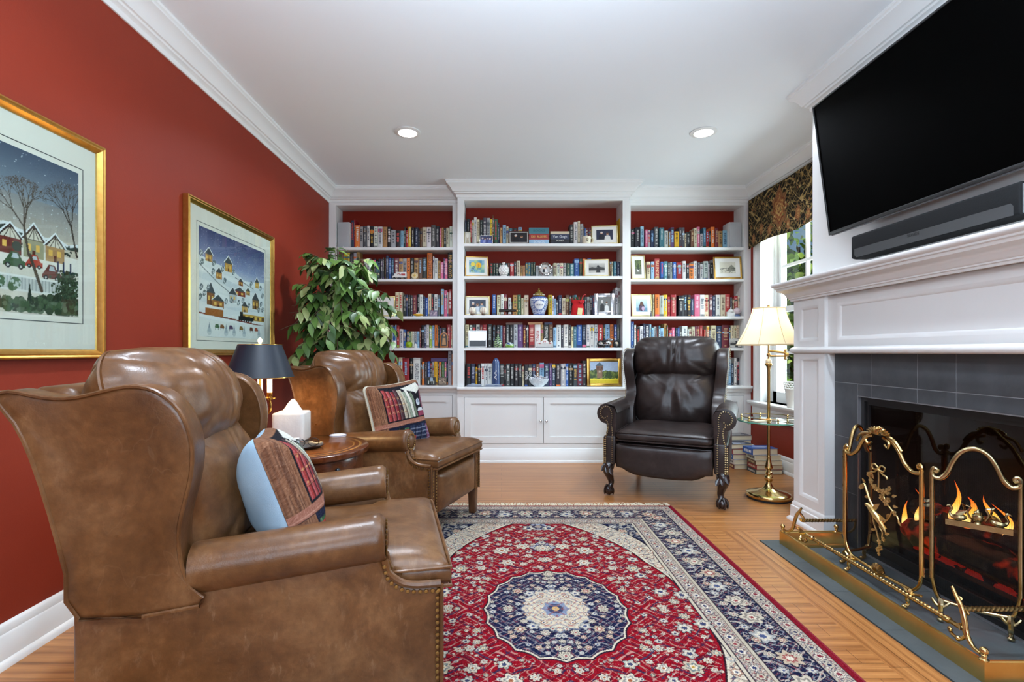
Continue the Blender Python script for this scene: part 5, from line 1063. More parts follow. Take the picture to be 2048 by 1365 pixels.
def print_village():
    c = Canvas(.74, .62, 310, 260, 'e1e6e6'); c.grad(0, .68, 1, 1, '93a0c4', '3e4572'); c.grad(0, .55, 1, .70, 'd5dbe4', '93a0c4')
    for k in range(220): c.disc(RNG.random(), .6+.4*RNG.random(), .0022, 'e6eaf4', .8)
    c.poly([(0, .74), (.25, .70), (.45, .69), (.62, .62), (.8, .60), (1, .57), (1, .14), (0, .14)], 'dfe6ea')
    for k in range(7): y = .62-.07*k; c.poly([(0, y+.03), (.3, y+.05*math.sin(k)), (.6, y-.02), (1, y+.03*math.cos(k)), (1, y-.03), (.5, y-.06), (0, y-.02)], ['eaeff2', 'd3dde4', 'e4eaed'][k % 3])
    c.line([(0, .66), (.25, .52), (.45, .44)], .006, '4b5157'); c.line([(.5, .62), (.8, .55)], .006, '5b6167')
    def walls(x, y): c.line([(x, y), (x+.12, y-.04), (x+.2, y-.03)], .005, '565c60')
    spots = [(.08, .70, .09, .11, 'b98a4c'), (.34, .66, .11, .13, 'c99a52'), (.22, .56, .08, .10, 'b5824a'), (.83, .57, .07, .10, 'c9a05c'), (.48, .44, .18, .08, '8d3b30'), (.78, .33, .12, .16, '8a6a44'), (.40, .36, .12, .13, 'b9c0c4'), (.10, .30, .10, .18, '8a5a3a'), (.17, .28, .16, .11, 'a06a3c'), (.60, .28, .1, .1, 'c4a06a'), (.55, .55, .07, .07, 'a3623c'), (.67, .47, .07, .07, 'b08a5a')]
    for x, y, w, h, col in spots: house(c, x, y, w, h, col, '4a4f55', 'f0f4f6', 'e8bd62')
    for x, y in ((.04, .68), (.19, .70), (.31, .67), (.47, .67), (.03, .76), (.18, .62), (.34, .56), (.76, .6), (.93, .58), (.44, .38), (.55, .37), (.72, .36), (.94, .40), (.97, .34), (.62, .40), (.36, .36), (.03, .45), (.07, .40), (.12, .46), (.02, .36), (.9, .33), (.97, .5)): tree(c, x, y, .024, '66737a', 'dbe3e8')
    c.rect(.60, .20, 1, .26, 'c9a24a'); c.rect(.62, .205, 1, .245, '6d4a2c')
    for x in (.66, .74, .82, .9): c.rect(x, .21, x+.05, .245, 'e9c060')
    c.rect(.55, .19, .80, .235, '1e2123'); c.rect(.57, .235, .62, .28, '1e2123')
    for x in np.arange(.56, .8, .04): c.disc(x, .185, .012, '111111')
    c.line([(0, .215), (.45, .19), (1, .15)], .012, '7d3d34'); c.rect(.08, .20, .32, .28, 'a0602f'); c.rect(.08, .27, .32, .29, 'e8eef0'); c.rect(0, .0, 1, .155, 'e3e8e8')
    for x, col in ((.2, '4b6a4c'), (.27, '8a5a3a'), (.4, '5c4a6a'), (.56, '8a6a3a'), (.73, '6a3a2c'), (.82, '9a4a3a')): c.poly([(x, .09), (x+.01, .125), (x+.05, .125), (x+.065, .10), (x+.06, .085)], col); c.line([(x+.012, .09), (x+.012, .07)], .005, '3b302a'); c.line([(x+.05, .09), (x+.05, .07)], .005, '3b302a')
    for x in (.13, .36, .48, .64, .90): c.poly([(x-.02, .05), (x, .14), (x+.02, .05)], '8b98a6'); c.disc(x, .05, .03, 'b9c3c9', .7)
    c.speckle(.012); return c
PG = glass_mat('picture_glass', 'f2f6f4', 1.0, 1.45)
def wall_picture(label, y0, y1, z0, z1, canvas, pr, ln):
    """pr = print rectangle, ln = ruled line rectangle, as y0, y1, z0, z1"""
    yc, zc = (y0+y1)/2, (z0+z1)/2; x = XL(yc)+.001; t = thing('framed_print', label, 'picture', (x, yc, z0), math.atan(.011), 'framed winter prints')
    W, Hh = (y1-y0), (z1-z0)
    def fb(b, a0, a1, c0, c1, x0, x1): b.box(x0, x1, a0-yc, a1-yc, c0-z0, c1-z0)
    b = MB(); prof = [(0, 0), (.030, .0), (.032, -.006), (.028, -.012), (.030, -.018), (.022, -.026), (.016, -.034), (.008, -.038), (.0, -.038)]
    # moulded frame: profile (height above wall, inward) swept round the rectangle
    R4 = [(-W/2, 0), (W/2, 0), (W/2, Hh), (-W/2, Hh)]; V = []; F = []; n = len(prof)
    for i, (py, pz) in enumerate(R4):
        sy = 1 if py < 0 else -1; sz = 1 if pz == 0 else -1
        for hx, inn in prof: V.append((hx, py+sy*(-inn), pz+sz*(-inn)))
    for i in range(4):
        for k in range(n-1): F.append((i*n+k, i*n+k+1, ((i+1) % 4)*n+k+1, ((i+1) % 4)*n+k))
    b.add(V, F, 0, False); b.obj('frame', GOLDF, t, sharp=20)
    b = MB(); fb(b, y0+.03, y1-.03, z0+.03, z1-.03, .002, .012); b.obj('mount', MAT, t)
    b = MB(); w = .003; lc = .0126
    fb(b, ln[0], ln[0]+w, ln[2], ln[3], .012, lc); fb(b, ln[1]-w, ln[1], ln[2], ln[3], .012, lc); fb(b, ln[0], ln[1], ln[2], ln[2]+w, .012, lc); fb(b, ln[0], ln[1], ln[3]-w, ln[3], .012, lc); b.obj('ruled_line', M('mount_line', '3c4247', .8), t)
    c = canvas; c.w, c.h = pr[1]-pr[0], pr[3]-pr[2]
    c.build('print', PRINT, t, frame_X((.0132, (pr[0]+pr[1])/2-yc, (pr[2]+pr[3])/2-z0), (0, 1, 0), (0, 0, 1)))
    b = MB(); fb(b, y0+.034, y1-.034, z0+.034, z1-.034, .0165, .018); b.obj('glass', PG, t)
    return t
cs = print_street(); cv = print_village()
wall_picture('gold-framed winter street print with old cars, nearest along the red wall', 1.085, 2.14, 1.055, 1.95, cs, (1.208, 2.017, 1.22, 1.80), (1.183, 2.042, 1.193, 1.824))
wall_picture('gold-framed snowy hill village print hanging behind the candlestick lamp', 2.711, 3.767, 1.06, 1.942, cv, (2.835, 3.632, 1.17, 1.80), (2.815, 3.652, 1.145, 1.825))
# ================================================================ round drum table and what stands on it
TXc, TYc, TR2, TZ = -1.03, 2.545, .345, .60
t = thing('side_table', 'round inlaid wooden drum table between the two brown wing chairs', 'table', (TXc, TYc, 0))
def table_top_mat():
    m = M('inlaid_mahogany', '7a4423', .18, coat=.5); n = NT(m); v = n.coord(); sx = n.n('SeparateXYZ'); n.l(v, sx.inputs[0]); cx = n.n('CombineXYZ'); n.l(sx.outputs['X'], cx.inputs['X']); n.l(sx.outputs['Y'], cx.inputs['Y'])
    ln = n.n('VectorMath', _operation='LENGTH'); n.l(cx.outputs[0], ln.inputs[0]); dv = n.n('Math', _operation='DIVIDE'); dv.inputs[1].default_value = .4; n.l(ln.outputs['Value'], dv.inputs[0])
    r = n.ramp(dv.outputs[0], [(0, '8f5228'), (.66, '85491f'), (.665, 'c98a42'), (.675, 'c98a42'), (.68, '7a3f1c'), (.735, '7a3f1c'), (.74, 'd09a52'), (.76, 'b5762f'), (.775, '6b3517'), (1, '4a2512')]); r.color_ramp.interpolation = 'LINEAR'
    mp = n.n('Mapping'); mp.inputs['Scale'].default_value = (4, 22, 4); n.l(v, mp.inputs['Vector']); f = n.ramp(n.noise(mp.outputs[0], 2, 6, .6, 1.2), [(.3, '9a8070'), (.65, 'ffffff')]).outputs['Color']; n.base(n.mix(.75, r.outputs['Color'], f, 'MULTIPLY')); return m
MAHO = mottled('mahogany', [(.3, '43210f'), (.7, '63341a')], 9, .22, stretch=(3, 3, 12), coat=.4)
MB().lathe([(0, TZ-.03), (TR2-.01, TZ-.03), (TR2-.002, TZ-.026), (TR2, TZ-.016), (TR2-.002, TZ-.004), (TR2-.008, TZ), (0, TZ)], 72, cap=False).obj('table_top', table_top_mat(), t)
MB().lathe([(TR2-.03, .462), (TR2-.022, .465), (TR2-.022, .475), (TR2-.03, .48), (TR2-.03, TZ-.03)], 64, cap=False).lathe([(0, .462), (TR2-.03, .462)], 64, cap=False).obj('apron', MAHO, t)
def arc_panel(name, a0, a1, z0, z1, r0, r1, mat, parent):
    V = []; F = []; n = 12
    for i in range(n+1):
        a = math.radians(a0+(a1-a0)*i/n); c, s_ = math.cos(a), math.sin(a); V += [(r0*c, r0*s_, z0), (r1*c, r1*s_, z0), (r1*c, r1*s_, z1), (r0*c, r0*s_, z1)]
    for i in range(n):
        for k in range(4): F.append((4*i+k, 4*i+(k+1) % 4, 4*i+4+(k+1) % 4, 4*i+4+k))
    F += [(0, 1, 2, 3), (4*n+3, 4*n+2, 4*n+1, 4*n)]; return MB().add(V, F, 0, False).obj(name, mat, parent, bevel=.0015)
for a in (-38, 82, 202):
    do = arc_panel('drawer', a-29, a+29, .486, .562, TR2-.032, TR2-.024, MAHO, t); a = math.radians(a)
    b = MB(); b.ball((math.cos(a)*(TR2-.010), math.sin(a)*(TR2-.010), .524), .013, 12); b.tube([(math.cos(a)*(TR2-.026), math.sin(a)*(TR2-.026), .524), (math.cos(a)*(TR2-.01), math.sin(a)*(TR2-.01), .524)], .006, 8)
    for k in range(8): q = k*PI/4; b.ball((math.cos(a)*(TR2-.006)-math.sin(a)*.009*math.cos(q), math.sin(a)*(TR2-.006)+math.cos(a)*.009*math.cos(q), .524+.009*math.sin(q)), .004, 6)
    tag(b.obj('knob', M('dark_knob', '2a2f33', .3, .6), do), 'dark round knob')
MB().lathe([(.05, .46), (.05, .44), (.03, .42), (.035, .38), (.05, .33), (.055, .28), (.04, .24), (.05, .2), (.05, .16)], 24).obj('pedestal', MAHO, t)
for k in range(3):
    a = math.radians(30+120*k); c, s_ = math.cos(a), math.sin(a); pts = smooth_path([(c*.03, s_*.03, .19), (c*.1, s_*.1, .17), (c*.18, s_*.18, .08), (c*.25, s_*.25, .025), (c*.27, s_*.27, .018)], 4)
    MB().tube(pts, [.026]*6+[.02]*6+[.016]*5, 8).obj('leg', MAHO, t)
# ---- bouillotte lamp
BRL = mottled('bright_brass', [(.3, 'e2b866'), (.7, 'cf9f4e')], 9, .14, metal=1.0)
t = thing('table_lamp', 'brass candlestick lamp with black metal shade, on the round table', 'lamp', (-1.285, 2.66, TZ))
MB().lathe([(.058, 0), (.060, .004), (.056, .010), (.05, .012), (.046, .022), (.03, .03), (.018, .036), (.014, .05), (.02, .056), (.012, .064), (.010, .09), (.013, .105), (.010, .12), (.016, .132), (.009, .14), (.008, .15), (.022, .158), (.024, .165), (.022, .19), (.024, .196), (.018, .203), (.009, .21), (.014, .225), (.016, .235), (.009, .25), (.007, .27), (.012, .275), (.006, .28), (.0055, .52)], 24).obj('stem', BRL, t)
CW = M('candle_sleeve', 'fff6e2', .6, emit='ffe7b8', es=2.2)
for k in range(3):
    a = math.radians(-5+120*k); c, s_ = math.cos(a), math.sin(a); R_ = lambda r, z: (c*r, s_*r, z)
    b = MB(); b.tube(smooth_path([R_(.018, .165), R_(.035, .15), R_(.055, .165), R_(.058, .2), R_(.054, .225)], 6), .0065, 8); b.lathe([(.008, .222), (.03, .232), (.032, .238), (.014, .242), (.013, .262), (.016, .266)], 16, (c*.054, s_*.054, 0)); b.obj('candle_arm', BRL, t)
    MB().lathe([(.0125, .262), (.0125, .345), (.004, .347)], 14, (c*.054, s_*.054, 0)).obj('candle_sleeve', CW, t)
    MB().lathe([(.006, .345), (.013, .365), (.014, .38), (.004, .41), (.0, .42)], 12, (c*.054, s_*.054, 0)).obj('bulb', M('lamp_bulb', 'fff2d0', .5, emit='ffe2ac', es=12), t)
light('POINT', 'table_lamp_bulbs', (-1.285, 2.66, TZ+.40), 5.5, 'ffdca8', size=.05)
NAVY = mottled('black_tole_metal', [(.3, '17202c'), (.7, '1f2935')], 5, .42)
b = MB(); b.lathe([(.170, .346), (.107, .519)], 56, cap=False); b.lathe([(.1055, .519), (.1685, .346)], 56, cap=False, mi=1); so = b.obj('lamp_shade', [NAVY, M('shade_lining', 'f4e6c4', .7)], t, recalc=False)
b = MB(); b.tube([(.170*math.cos(2*PI*k/56), .170*math.sin(2*PI*k/56), .346) for k in range(56)], .002, 6, closed=True); b.tube([(.107*math.cos(2*PI*k/56), .107*math.sin(2*PI*k/56), .519) for k in range(56)], .002, 6, closed=True); b.obj('rim', BRL, so)
b = MB()
for k in range(3): a = 2*PI*k/3; b.tube([(0, 0, .515), (.106*math.cos(a), .106*math.sin(a), .517)], .002, 5)
b.obj('spider', BRL, t)
MB().lathe([(.003, .518), (.009, .522), (.005, .527), (.011, .536), (.012, .543), (.008, .552), (.0, .558)], 14).obj('finial', M('crystal_finial', 'fff0cf', .1, emit='ffe9bd', es=1.2), t)
# ---- tissue box cover
t = thing('tissue_box_cover', 'square white tissue box cover with a tissue standing up, on the round table', 'tissue box', (-1.14, 2.72, TZ), .12)
WC = mottled('white_plaster', [(.3, 'd2d0ca'), (.7, 'dedcd6')], 16, .6, .5, 30)
o = round_rect(.165, .165, .02, 4); b = MB(); b.prism(o, .0, .155, 'z', smooth=True); b.obj('cover', WC, t, bevel=.01, seg=3)
b = MB(); V = []; F = []; n = 20
for j in range(7):
    q = j/6
    for k in range(n): a = 2*PI*k/n; r = (.042*(1-q)**.8+.004)*(1+.28*math.sin(5*a+2*q)); V.append((r*math.cos(a)+.006*q, r*.75*math.sin(a), .155+.07*q))
for j in range(6):
    for k in range(n): F.append((j*n+k, j*n+(k+1) % n, (j+1)*n+(k+1) % n, (j+1)*n+k))
b.add(V, F); b.obj('tissue', M('tissue_paper', 'e4e1da', .9), t)
# ---- tray with glasses
t = thing('tray', 'scalloped dark pewter tray holding spectacles, on the round table', 'tray', (-.995, 2.50, TZ))
V = []; F = []; n = 48
for r, z in ((0, .004), (.04, .004), (.075, .006), (.098, .016), (.100, .018), (.098, .0145), (.075, .003), (.05, .0), (0, .0)):
    for k in range(n): a = 2*PI*k/n; q = r*(1+(.06*math.cos(8*a) if r > .07 else 0)); V.append((q*1.05*math.cos(a), q*.85*math.sin(a), z+(.003*math.cos(8*a) if r > .09 else 0)))
for j in range(8):
    for k in range(n): F.append((j*n+k, j*n+(k+1) % n, (j+1)*n+(k+1) % n, (j+1)*n+k))
MB().add(V, F).obj('dish', M('pewter', '5a5a5c', .3, .8), t)
t = thing('spectacles', 'folded dark wire spectacles lying on the pewter tray', 'glasses', (-.975, 2.50, TZ+.006), .5)
WI = M('dark_wire', '1d1b1a', .35, .6); b = MB()
for s in (-1, 1): b.tube([(s*.033+.026*math.cos(q), .012*math.sin(q), .022+.018*math.sin(q)) for q in [2*PI*k/20 for k in range(20)]], .0016, 6, closed=True)
b.tube(smooth_path([(-.008, 0, .03), (0, .002, .034), (.008, 0, .03)], 4), .0016, 6); b.obj('rim', WI, t)
for s in (-1, 1): MB().tube(smooth_path([(s*.059, 0, .03), (s*.05, .03, .03), (-s*.03, .042+.006*s, .022), (-s*.06, .045+.006*s, .012)], 5), .0015, 6).obj('temple', WI, t)
for s in (-1, 1): MB().lathe([(0, 0), (.025, 0)], 16, cap=False, X=Matrix.Translation((s*.033, 0, .022)) @ Matrix.Rotation(PI/2, 4, 'X') @ Matrix.Diagonal((1, .7, 1, 1))).obj('lens', glass_mat('spectacle_lens', 'eef2f4', 1.2), t)
t = thing('trinket_box', 'small clear crystal box on the tray before the tissue cover', 'box', (-1.05, 2.52, TZ+.006), .3)
MB().box(-.03, .03, -.02, .02, 0, .03).obj('body', M('cut_crystal', 'd5dadb', .08, spec=.9), t, bevel=.005); MB().box(-.031, .031, -.021, .021, .031, .04).obj('lid', M('cut_crystal'), t, bevel=.006)
for lab, x, y in (('white round coaster beside the arm of the farther brown chair', -.93, 2.845), ('white round coaster on the near side of the round table', -.985, 2.36)):
    t = thing('coaster', lab, 'coaster', (x, y, TZ), 0, 'white coasters'); MB().lathe([(0, 0), (.044, 0), (.046, .003), (.046, .007), (.042, .009), (.04, .007), (0, .007)], 32).obj('disc', M('coaster_white', 'eeeef0', .35), t); MB().lathe([(.043, .0085), (.045, .0095), (.047, .0085), (.047, .006)], 32, cap=False).obj('rim', M('coaster_rim', '8a8fa0', .4), t)
# ================================================================ ficus
t = thing('potted_ficus', 'bushy green ficus in a dark basket in the corner by the bookcase', 'plant', (-1.31, 4.02, 0))
MB().lathe([(.13, 0), (.17, .02), (.2, .18), (.19, .34), (.205, .36), (.19, .36), (.175, .33), (.0, .33)], 24).obj('pot', mottled('dark_basket', [(.3, '1d1a17'), (.7, '3a322a')], 40, .8, .4, 90), t)
b = MB(); R = np.random.default_rng(21); tips = []
for k in range(4): a = k*1.57; b.tube(smooth_path([(.03*math.cos(a), .03*math.sin(a), .3), (.04*math.cos(a+1), .04*math.sin(a+1), .7), (.02*math.cos(a+2), .02*math.sin(a+2), 1.1), (.05*math.cos(a+2), .05*math.sin(a+2), 1.5)], 4), [.018]*6+[.014]*5+[.01]*2, 6)
LB = MB(); BR = []
def spray(base, d, L, n, droop):
    base, d = Vector(base), Vector(d).normalized(); pts = []; L = min(L, (.335+base.x)/-d.x) if d.x < -.01 else L
    for i in range(9): q = i/8; pts.append(base+d*(L*q)-Vector((0, 0, 1))*(droop*q*q))
    b.tube(pts, [.006*(1-.8*i/8) for i in range(9)], 5)
    for i in range(n):
        q = .18+.82*(i+.5*R.random())/n; q = min(1, q); j = min(7, int(q*8)); p = pts[j].lerp(pts[j+1], q*8-j); tg = (pts[j+1]-pts[j]).normalized(); s_ = 1 if i % 2 else -1; sd = tg.cross(Vector((0, 0, 1))); sd = sd.normalized() if sd.length > .01 else Vector((1, 0, 0))
        dd = tg*.5+sd*(s_*.8)+Vector((R.normal(0, .25), R.normal(0, .25), -.45+R.normal(0, .25))); ln = .078+.034*R.random()
        if p.x-1.31 < -1.655+ln*.85 or p.x-1.31 > -.74 or p.y+4.02 > 4.98: continue
        LB.leaf(p, dd, (R.normal(0, .3), R.normal(0, .3)-.3, 1), ln, ln*.56, int(R.choice([0, 0, 1, 2])), .18, .35)
for k in range(96):
    a = R.random()*2*PI; el = math.radians(R.choice([-18, 0, 12, 28, 50])+R.normal(0, 8)); z0 = 1.22+.56*R.random(); L = (.30+.16*R.random())*(1.0 if z0 < 1.52 else .72)
    dx = math.cos(a)*math.cos(el)*(1.12 if math.cos(a) > 0 else .95); spray((.05*math.cos(a), .05*math.sin(a), z0), (dx, math.sin(a)*math.cos(el)*.7, math.sin(el)), L, 13, .12+.1*R.random())
for k in range(7): spray((0, 0, 1.6), (R.normal(0, .28), R.normal(0, .25), 1), .38, 10, .05)
spray((.05, -.1, 1.52), (1, -.3, .42), .44, 12, .16); spray((.05, -.1, 1.3), (1, -.25, .2), .48, 12, .25); spray((-.05, 0, 1.35), (-1, -.35, .36), .46, 11, .1); spray((-.05, 0, 1.2), (-1, -.3, .12), .43, 11, .18)
for k in range(44): a = R.random()*2*PI; spray((.03*math.cos(a), .03*math.sin(a), 1.0+.25*R.random()), (math.cos(a), math.sin(a)*.8, .05), .22+.08*R.random(), 9, .14)
b.obj('stem', M('ficus_bark', '5a4a38', .9), t)
FG = [mottled('ficus_leaf', [(.3, '4a6a2c'), (.7, '5d7e38')], 12, .42), mottled('ficus_leaf_dark', [(.3, '2c4524'), (.7, '3a5a2c')], 12, .42), mottled('ficus_leaf_pale', [(.3, '8b9a5c'), (.7, 'a3ad74')], 12, .45)]
LB.obj('foliage', FG, t, recalc=False)
# ================================================================ floor lamp with glass tray
LX, LY = 1.972, 3.69
t = thing('floor_lamp', 'brass floor lamp with cream bell shade and round glass tray', 'lamp', (LX, LY, 0))
MB().lathe([(.146, .0), (.146, .012), (.142, .014)], 48).obj('foot_pad', M('black_felt', '0c0d12', .7), t)
MB().lathe([(.148, .014), (.152, .02), (.152, .034), (.146, .042), (.12, .05), (.08, .058), (.05, .07), (.032, .086), (.022, .11), (.018, .122), (.024, .13), (.03, .142), (.031, .152), (.028, .163), (.02, .17), (.016, .174), (.02, .18), (.026, .186), (.024, .196), (.018, .2), (.016, .212), (.026, .224), (.028, .228), (.022, .248), (.014, .285), (.012, .3), (.014, .31), (.011, .316)], 32).obj('base', BRASS, t)
MB().lathe([(.0105, .316), (.0105, .955), (.014, .962), (.014, .968), (.018, .975), (.026, .985), (.026, .992), (.019, .999)], 20).obj('pole', BRASS, t)
MB().lathe([(.019, .999), (.022, 1.006), (.02, 1.018), (.012, 1.03)], 20).obj('ivory_collar', M('ivory_enamel', 'f0e6cc', .3), t)
b = MB(); b.tube([(0, 0, 1.03), (0, 0, 1.13)], .007, 10); b.lathe([(.011, 1.048), (.013, 1.052), (.013, 1.066), (.011, 1.07)], 14); b.tube([(0, 0, 1.05), (.11, -.02, 1.05)], .007, 10); b.tube(smooth_path([(0, 0, 1.088), (.03, -.005, 1.087), (.11, -.02, 1.074)], 4), .008, 10); b.tube([(.112, -.02, 1.035), (.112, -.02, 1.09)], .009, 10); b.ball((.112, -.02, 1.032), .011, 10); b.ball((.112, -.02, 1.093), .011, 10); b.tube([(.108, -.02, 1.06), (.13, -.024, 1.06)], .015, 12); b.obj('swing_arm', BRASS, t)
def shade_mat():
    m = M('silk_shade', 'efe2c6', .8); n = NT(m); tl_ = n.n('BsdfTranslucent'); tl_.inputs['Color'].default_value = (*hexl('fff0d2'), 1); mx = n.n('MixShader'); mx.inputs[0].default_value = .45; n.l(n.b.outputs[0], mx.inputs[1]); n.l(tl_.outputs[0], mx.inputs[2]); n.l(mx.outputs[0], n.out.inputs['Surface'])
    n.b.inputs['Emission Color'].default_value = (*hexl('ffe9c4'), 1); n.b.inputs['Emission Strength'].default_value = .0; return m
def bell(q): return .109+(.222-.109)*((1-q)**1.55*.72+(1-q)*.28)      # radius up the shade
b = MB(); N = 72; V = []; F = []; zs = [1.134+(1.402-1.134)*j/18 for j in range(19)]
for j, z in enumerate(zs):
    for k in range(N): a = 2*PI*k/N; r = bell(j/18)*(1-.012*abs(math.sin(4*a))); V.append((r*math.cos(a), r*math.sin(a), z))
for j in range(18):
    for k in range(N): F.append((j*N+k, j*N+(k+1) % N, (j+1)*N+(k+1) % N, (j+1)*N+k))
b.add(V, F); so = b.obj('lamp_shade', shade_mat(), t)
b = MB(); TRM = M('shade_trim', 'cdbb98', .8)
for k in range(8): a = 2*PI*(k+.0)/8; b.tube([(bell(j/18)*1.003*math.cos(a), bell(j/18)*1.003*math.sin(a), z) for j, z in enumerate(zs)], .0022, 5)
for q, z in ((0, 1.134), (1, 1.402)): b.tube([(bell(q)*(1-.012*abs(math.sin(4*a)))*math.cos(a), bell(q)*(1-.012*abs(math.sin(4*a)))*math.sin(a), z) for a in [2*PI*k/N for k in range(N)]], .004, 6, closed=True)
b.obj('trim', TRM, so)
b = MB(); b.tube([(0, 0, 1.12), (0, 0, 1.405)], .0025, 6); b.lathe([(.004, 1.40), (.010, 1.405), (.006, 1.41), (.010, 1.418), (.008, 1.426), (0, 1.43)], 12)
for k in range(3): a = 2*PI*k/3+.3; b.tube([(0, 0, 1.40), (.108*math.cos(a), .108*math.sin(a), 1.40)], .0018, 5)
b.obj('harp', BRASS, t)
b = MB(); b.ball((0, 0, 1.22), .03, 12, sc=(1, 1, 1.3)); b.obj('bulb', M('floor_lamp_bulb', 'fff4da', .5, emit='ffe8bf', es=5), t)
light('POINT', 'floor_lamp_bulb_light', (LX, LY, 1.28), 2.2, 'ffe2b4', size=.04)
b = MB(); b.lathe([(.012, .566), (.208, .566), (.21, .568), (.21, .574), (.208, .576), (.012, .576)], 64, cap=False); b.obj('glass_tray', glass_mat('tray_glass', 'd9efe6', 1.3, 1.5), t)
b = MB(); b.lathe([(.2085, .5655), (.2112, .567), (.2112, .575), (.2085, .5765)], 64, cap=False); b.obj('glass_edge', M('green_glass_edge', '5f9a86', .15, spec=.8), t)
b = MB()
for k in range(6): a = 2*PI*k/6+.35; x, y = .188*math.cos(a), .188*math.sin(a); b.lathe([(.008, .556), (.01, .56), (.008, .566), (.004, .577), (.007, .584), (.004, .592), (.008, .6), (.006, .607), (.003, .611)], 10, (x, y, 0))
b.tube([(.188*math.cos(a), .188*math.sin(a), .603) for a in [2*PI*k/48 for k in range(48)]], .003, 6, closed=True); b.lathe([(.012, .556), (.02, .56), (.02, .566)], 16); b.lathe([(.012, .577), (.018, .578), (.016, .586), (.011, .59)], 16); b.obj('gallery_rail', BRASS, t)
t = thing('notepad', 'small cream notepad lying on the glass tray of the floor lamp', 'notepad', (LX-.10, LY-.06, .5765), .25)
MB().box(-.055, .055, -.028, .028, 0, .006).obj('pages', M('cream_paper', 'ece2c6', .8), t, bevel=.001); MB().box(.042, .056, -.029, .029, .0, .0075).obj('binding', M('gold_binding', 'b58d3c', .4, .6), t)
# ================================================================ books
BC = {'k': ('1e1d20', 'black'), 'n': ('27304a', 'navy'), 'w': ('dcdad4', 'white'), 'r': ('a3262a', 'red'), 'o': ('d9742a', 'orange'), 'y': ('e0b426', 'yellow'), 'g': ('2f5a41', 'green'), 'f': ('2a3f38', 'dark green'), 'b': ('2f58a0', 'blue'), 's': ('8fb6d2', 'pale blue'), 'c': ('d3c9a8', 'cream'), 't': ('b98d58', 'tan'), 'm': ('6d2a34', 'maroon'), 'p': ('5c3f70', 'purple'), 'i': ('cf5f82', 'pink'), 'a': ('a9a8a6', 'pale grey'), 'e': ('3f7482', 'teal'), 'd': ('45474b', 'dark grey'), 'l': ('93ac3a', 'lime green'), 'x': ('6a452e', 'brown')}
LT = {'k': 'dcd9cf', 'n': 'cfd3de', 'w': '3a3f4c', 'r': 'efdcc4', 'o': '2c2420', 'y': '2e2a22', 'g': 'd8cf9c', 'f': 'cfc7a0', 'b': 'e4e8f0', 's': '2c4460', 'c': '5a3f34', 't': '3a2a20', 'm': 'd9bf86', 'p': 'e0d3dc', 'i': 'f6e4e8', 'a': '2f3238', 'e': 'e0e6e2', 'd': 'e2dfd6', 'l': 'f3f4e0', 'x': 'd9c79a'}
ORD = 'first second third fourth fifth sixth seventh eighth ninth tenth eleventh twelfth thirteenth fourteenth fifteenth sixteenth seventeenth eighteenth nineteenth'.split()
TENS = {20: ('twentieth', 'twenty'), 30: ('thirtieth', 'thirty'), 40: ('fortieth', 'forty')}
def ordw(n):
    if n < 20: return ORD[n-1]
    t_, u = n//10*10, n % 10; return TENS[t_][0] if u == 0 else TENS[t_][1]+'-'+ORD[u-1]
BOOKM = attr_mat('book_cover', .45, .45); PAGEC = 'd9cfb4'
class QB:
    """quads with a colour each"""
    def __init__(s): s.V = []; s.F = []; s.C = []
    def q(s, P, col):
        o = len(s.V); s.V += [tuple(p) for p in P]; s.F.append(tuple(range(o, o+4))); s.C += [col]*4
    def join(s, o, d): n = len(s.V); s.V += [(v[0]+d[0], v[1]+d[1], v[2]+d[2]) for v in o.V]; s.F += [tuple(i+n for i in f) for f in o.F]; s.C += o.C
    def obj(s, name, parent=None):
        me = bpy.data.meshes.new(name); me.from_pydata(s.V, [], s.F); put_col(me, s.C); me.materials.append(BOOKM); me.update(); o = bpy.data.objects.new(name, me); COL.objects.link(o)
        if parent is not None: o.parent = parent
        return o
RB = np.random.default_rng(77)
def jig(hexc, a=.03): return np.clip(Canvas.rgb(hexc)+RB.normal(0, a)+RB.normal(0, a*.4, 3), .02, .98)
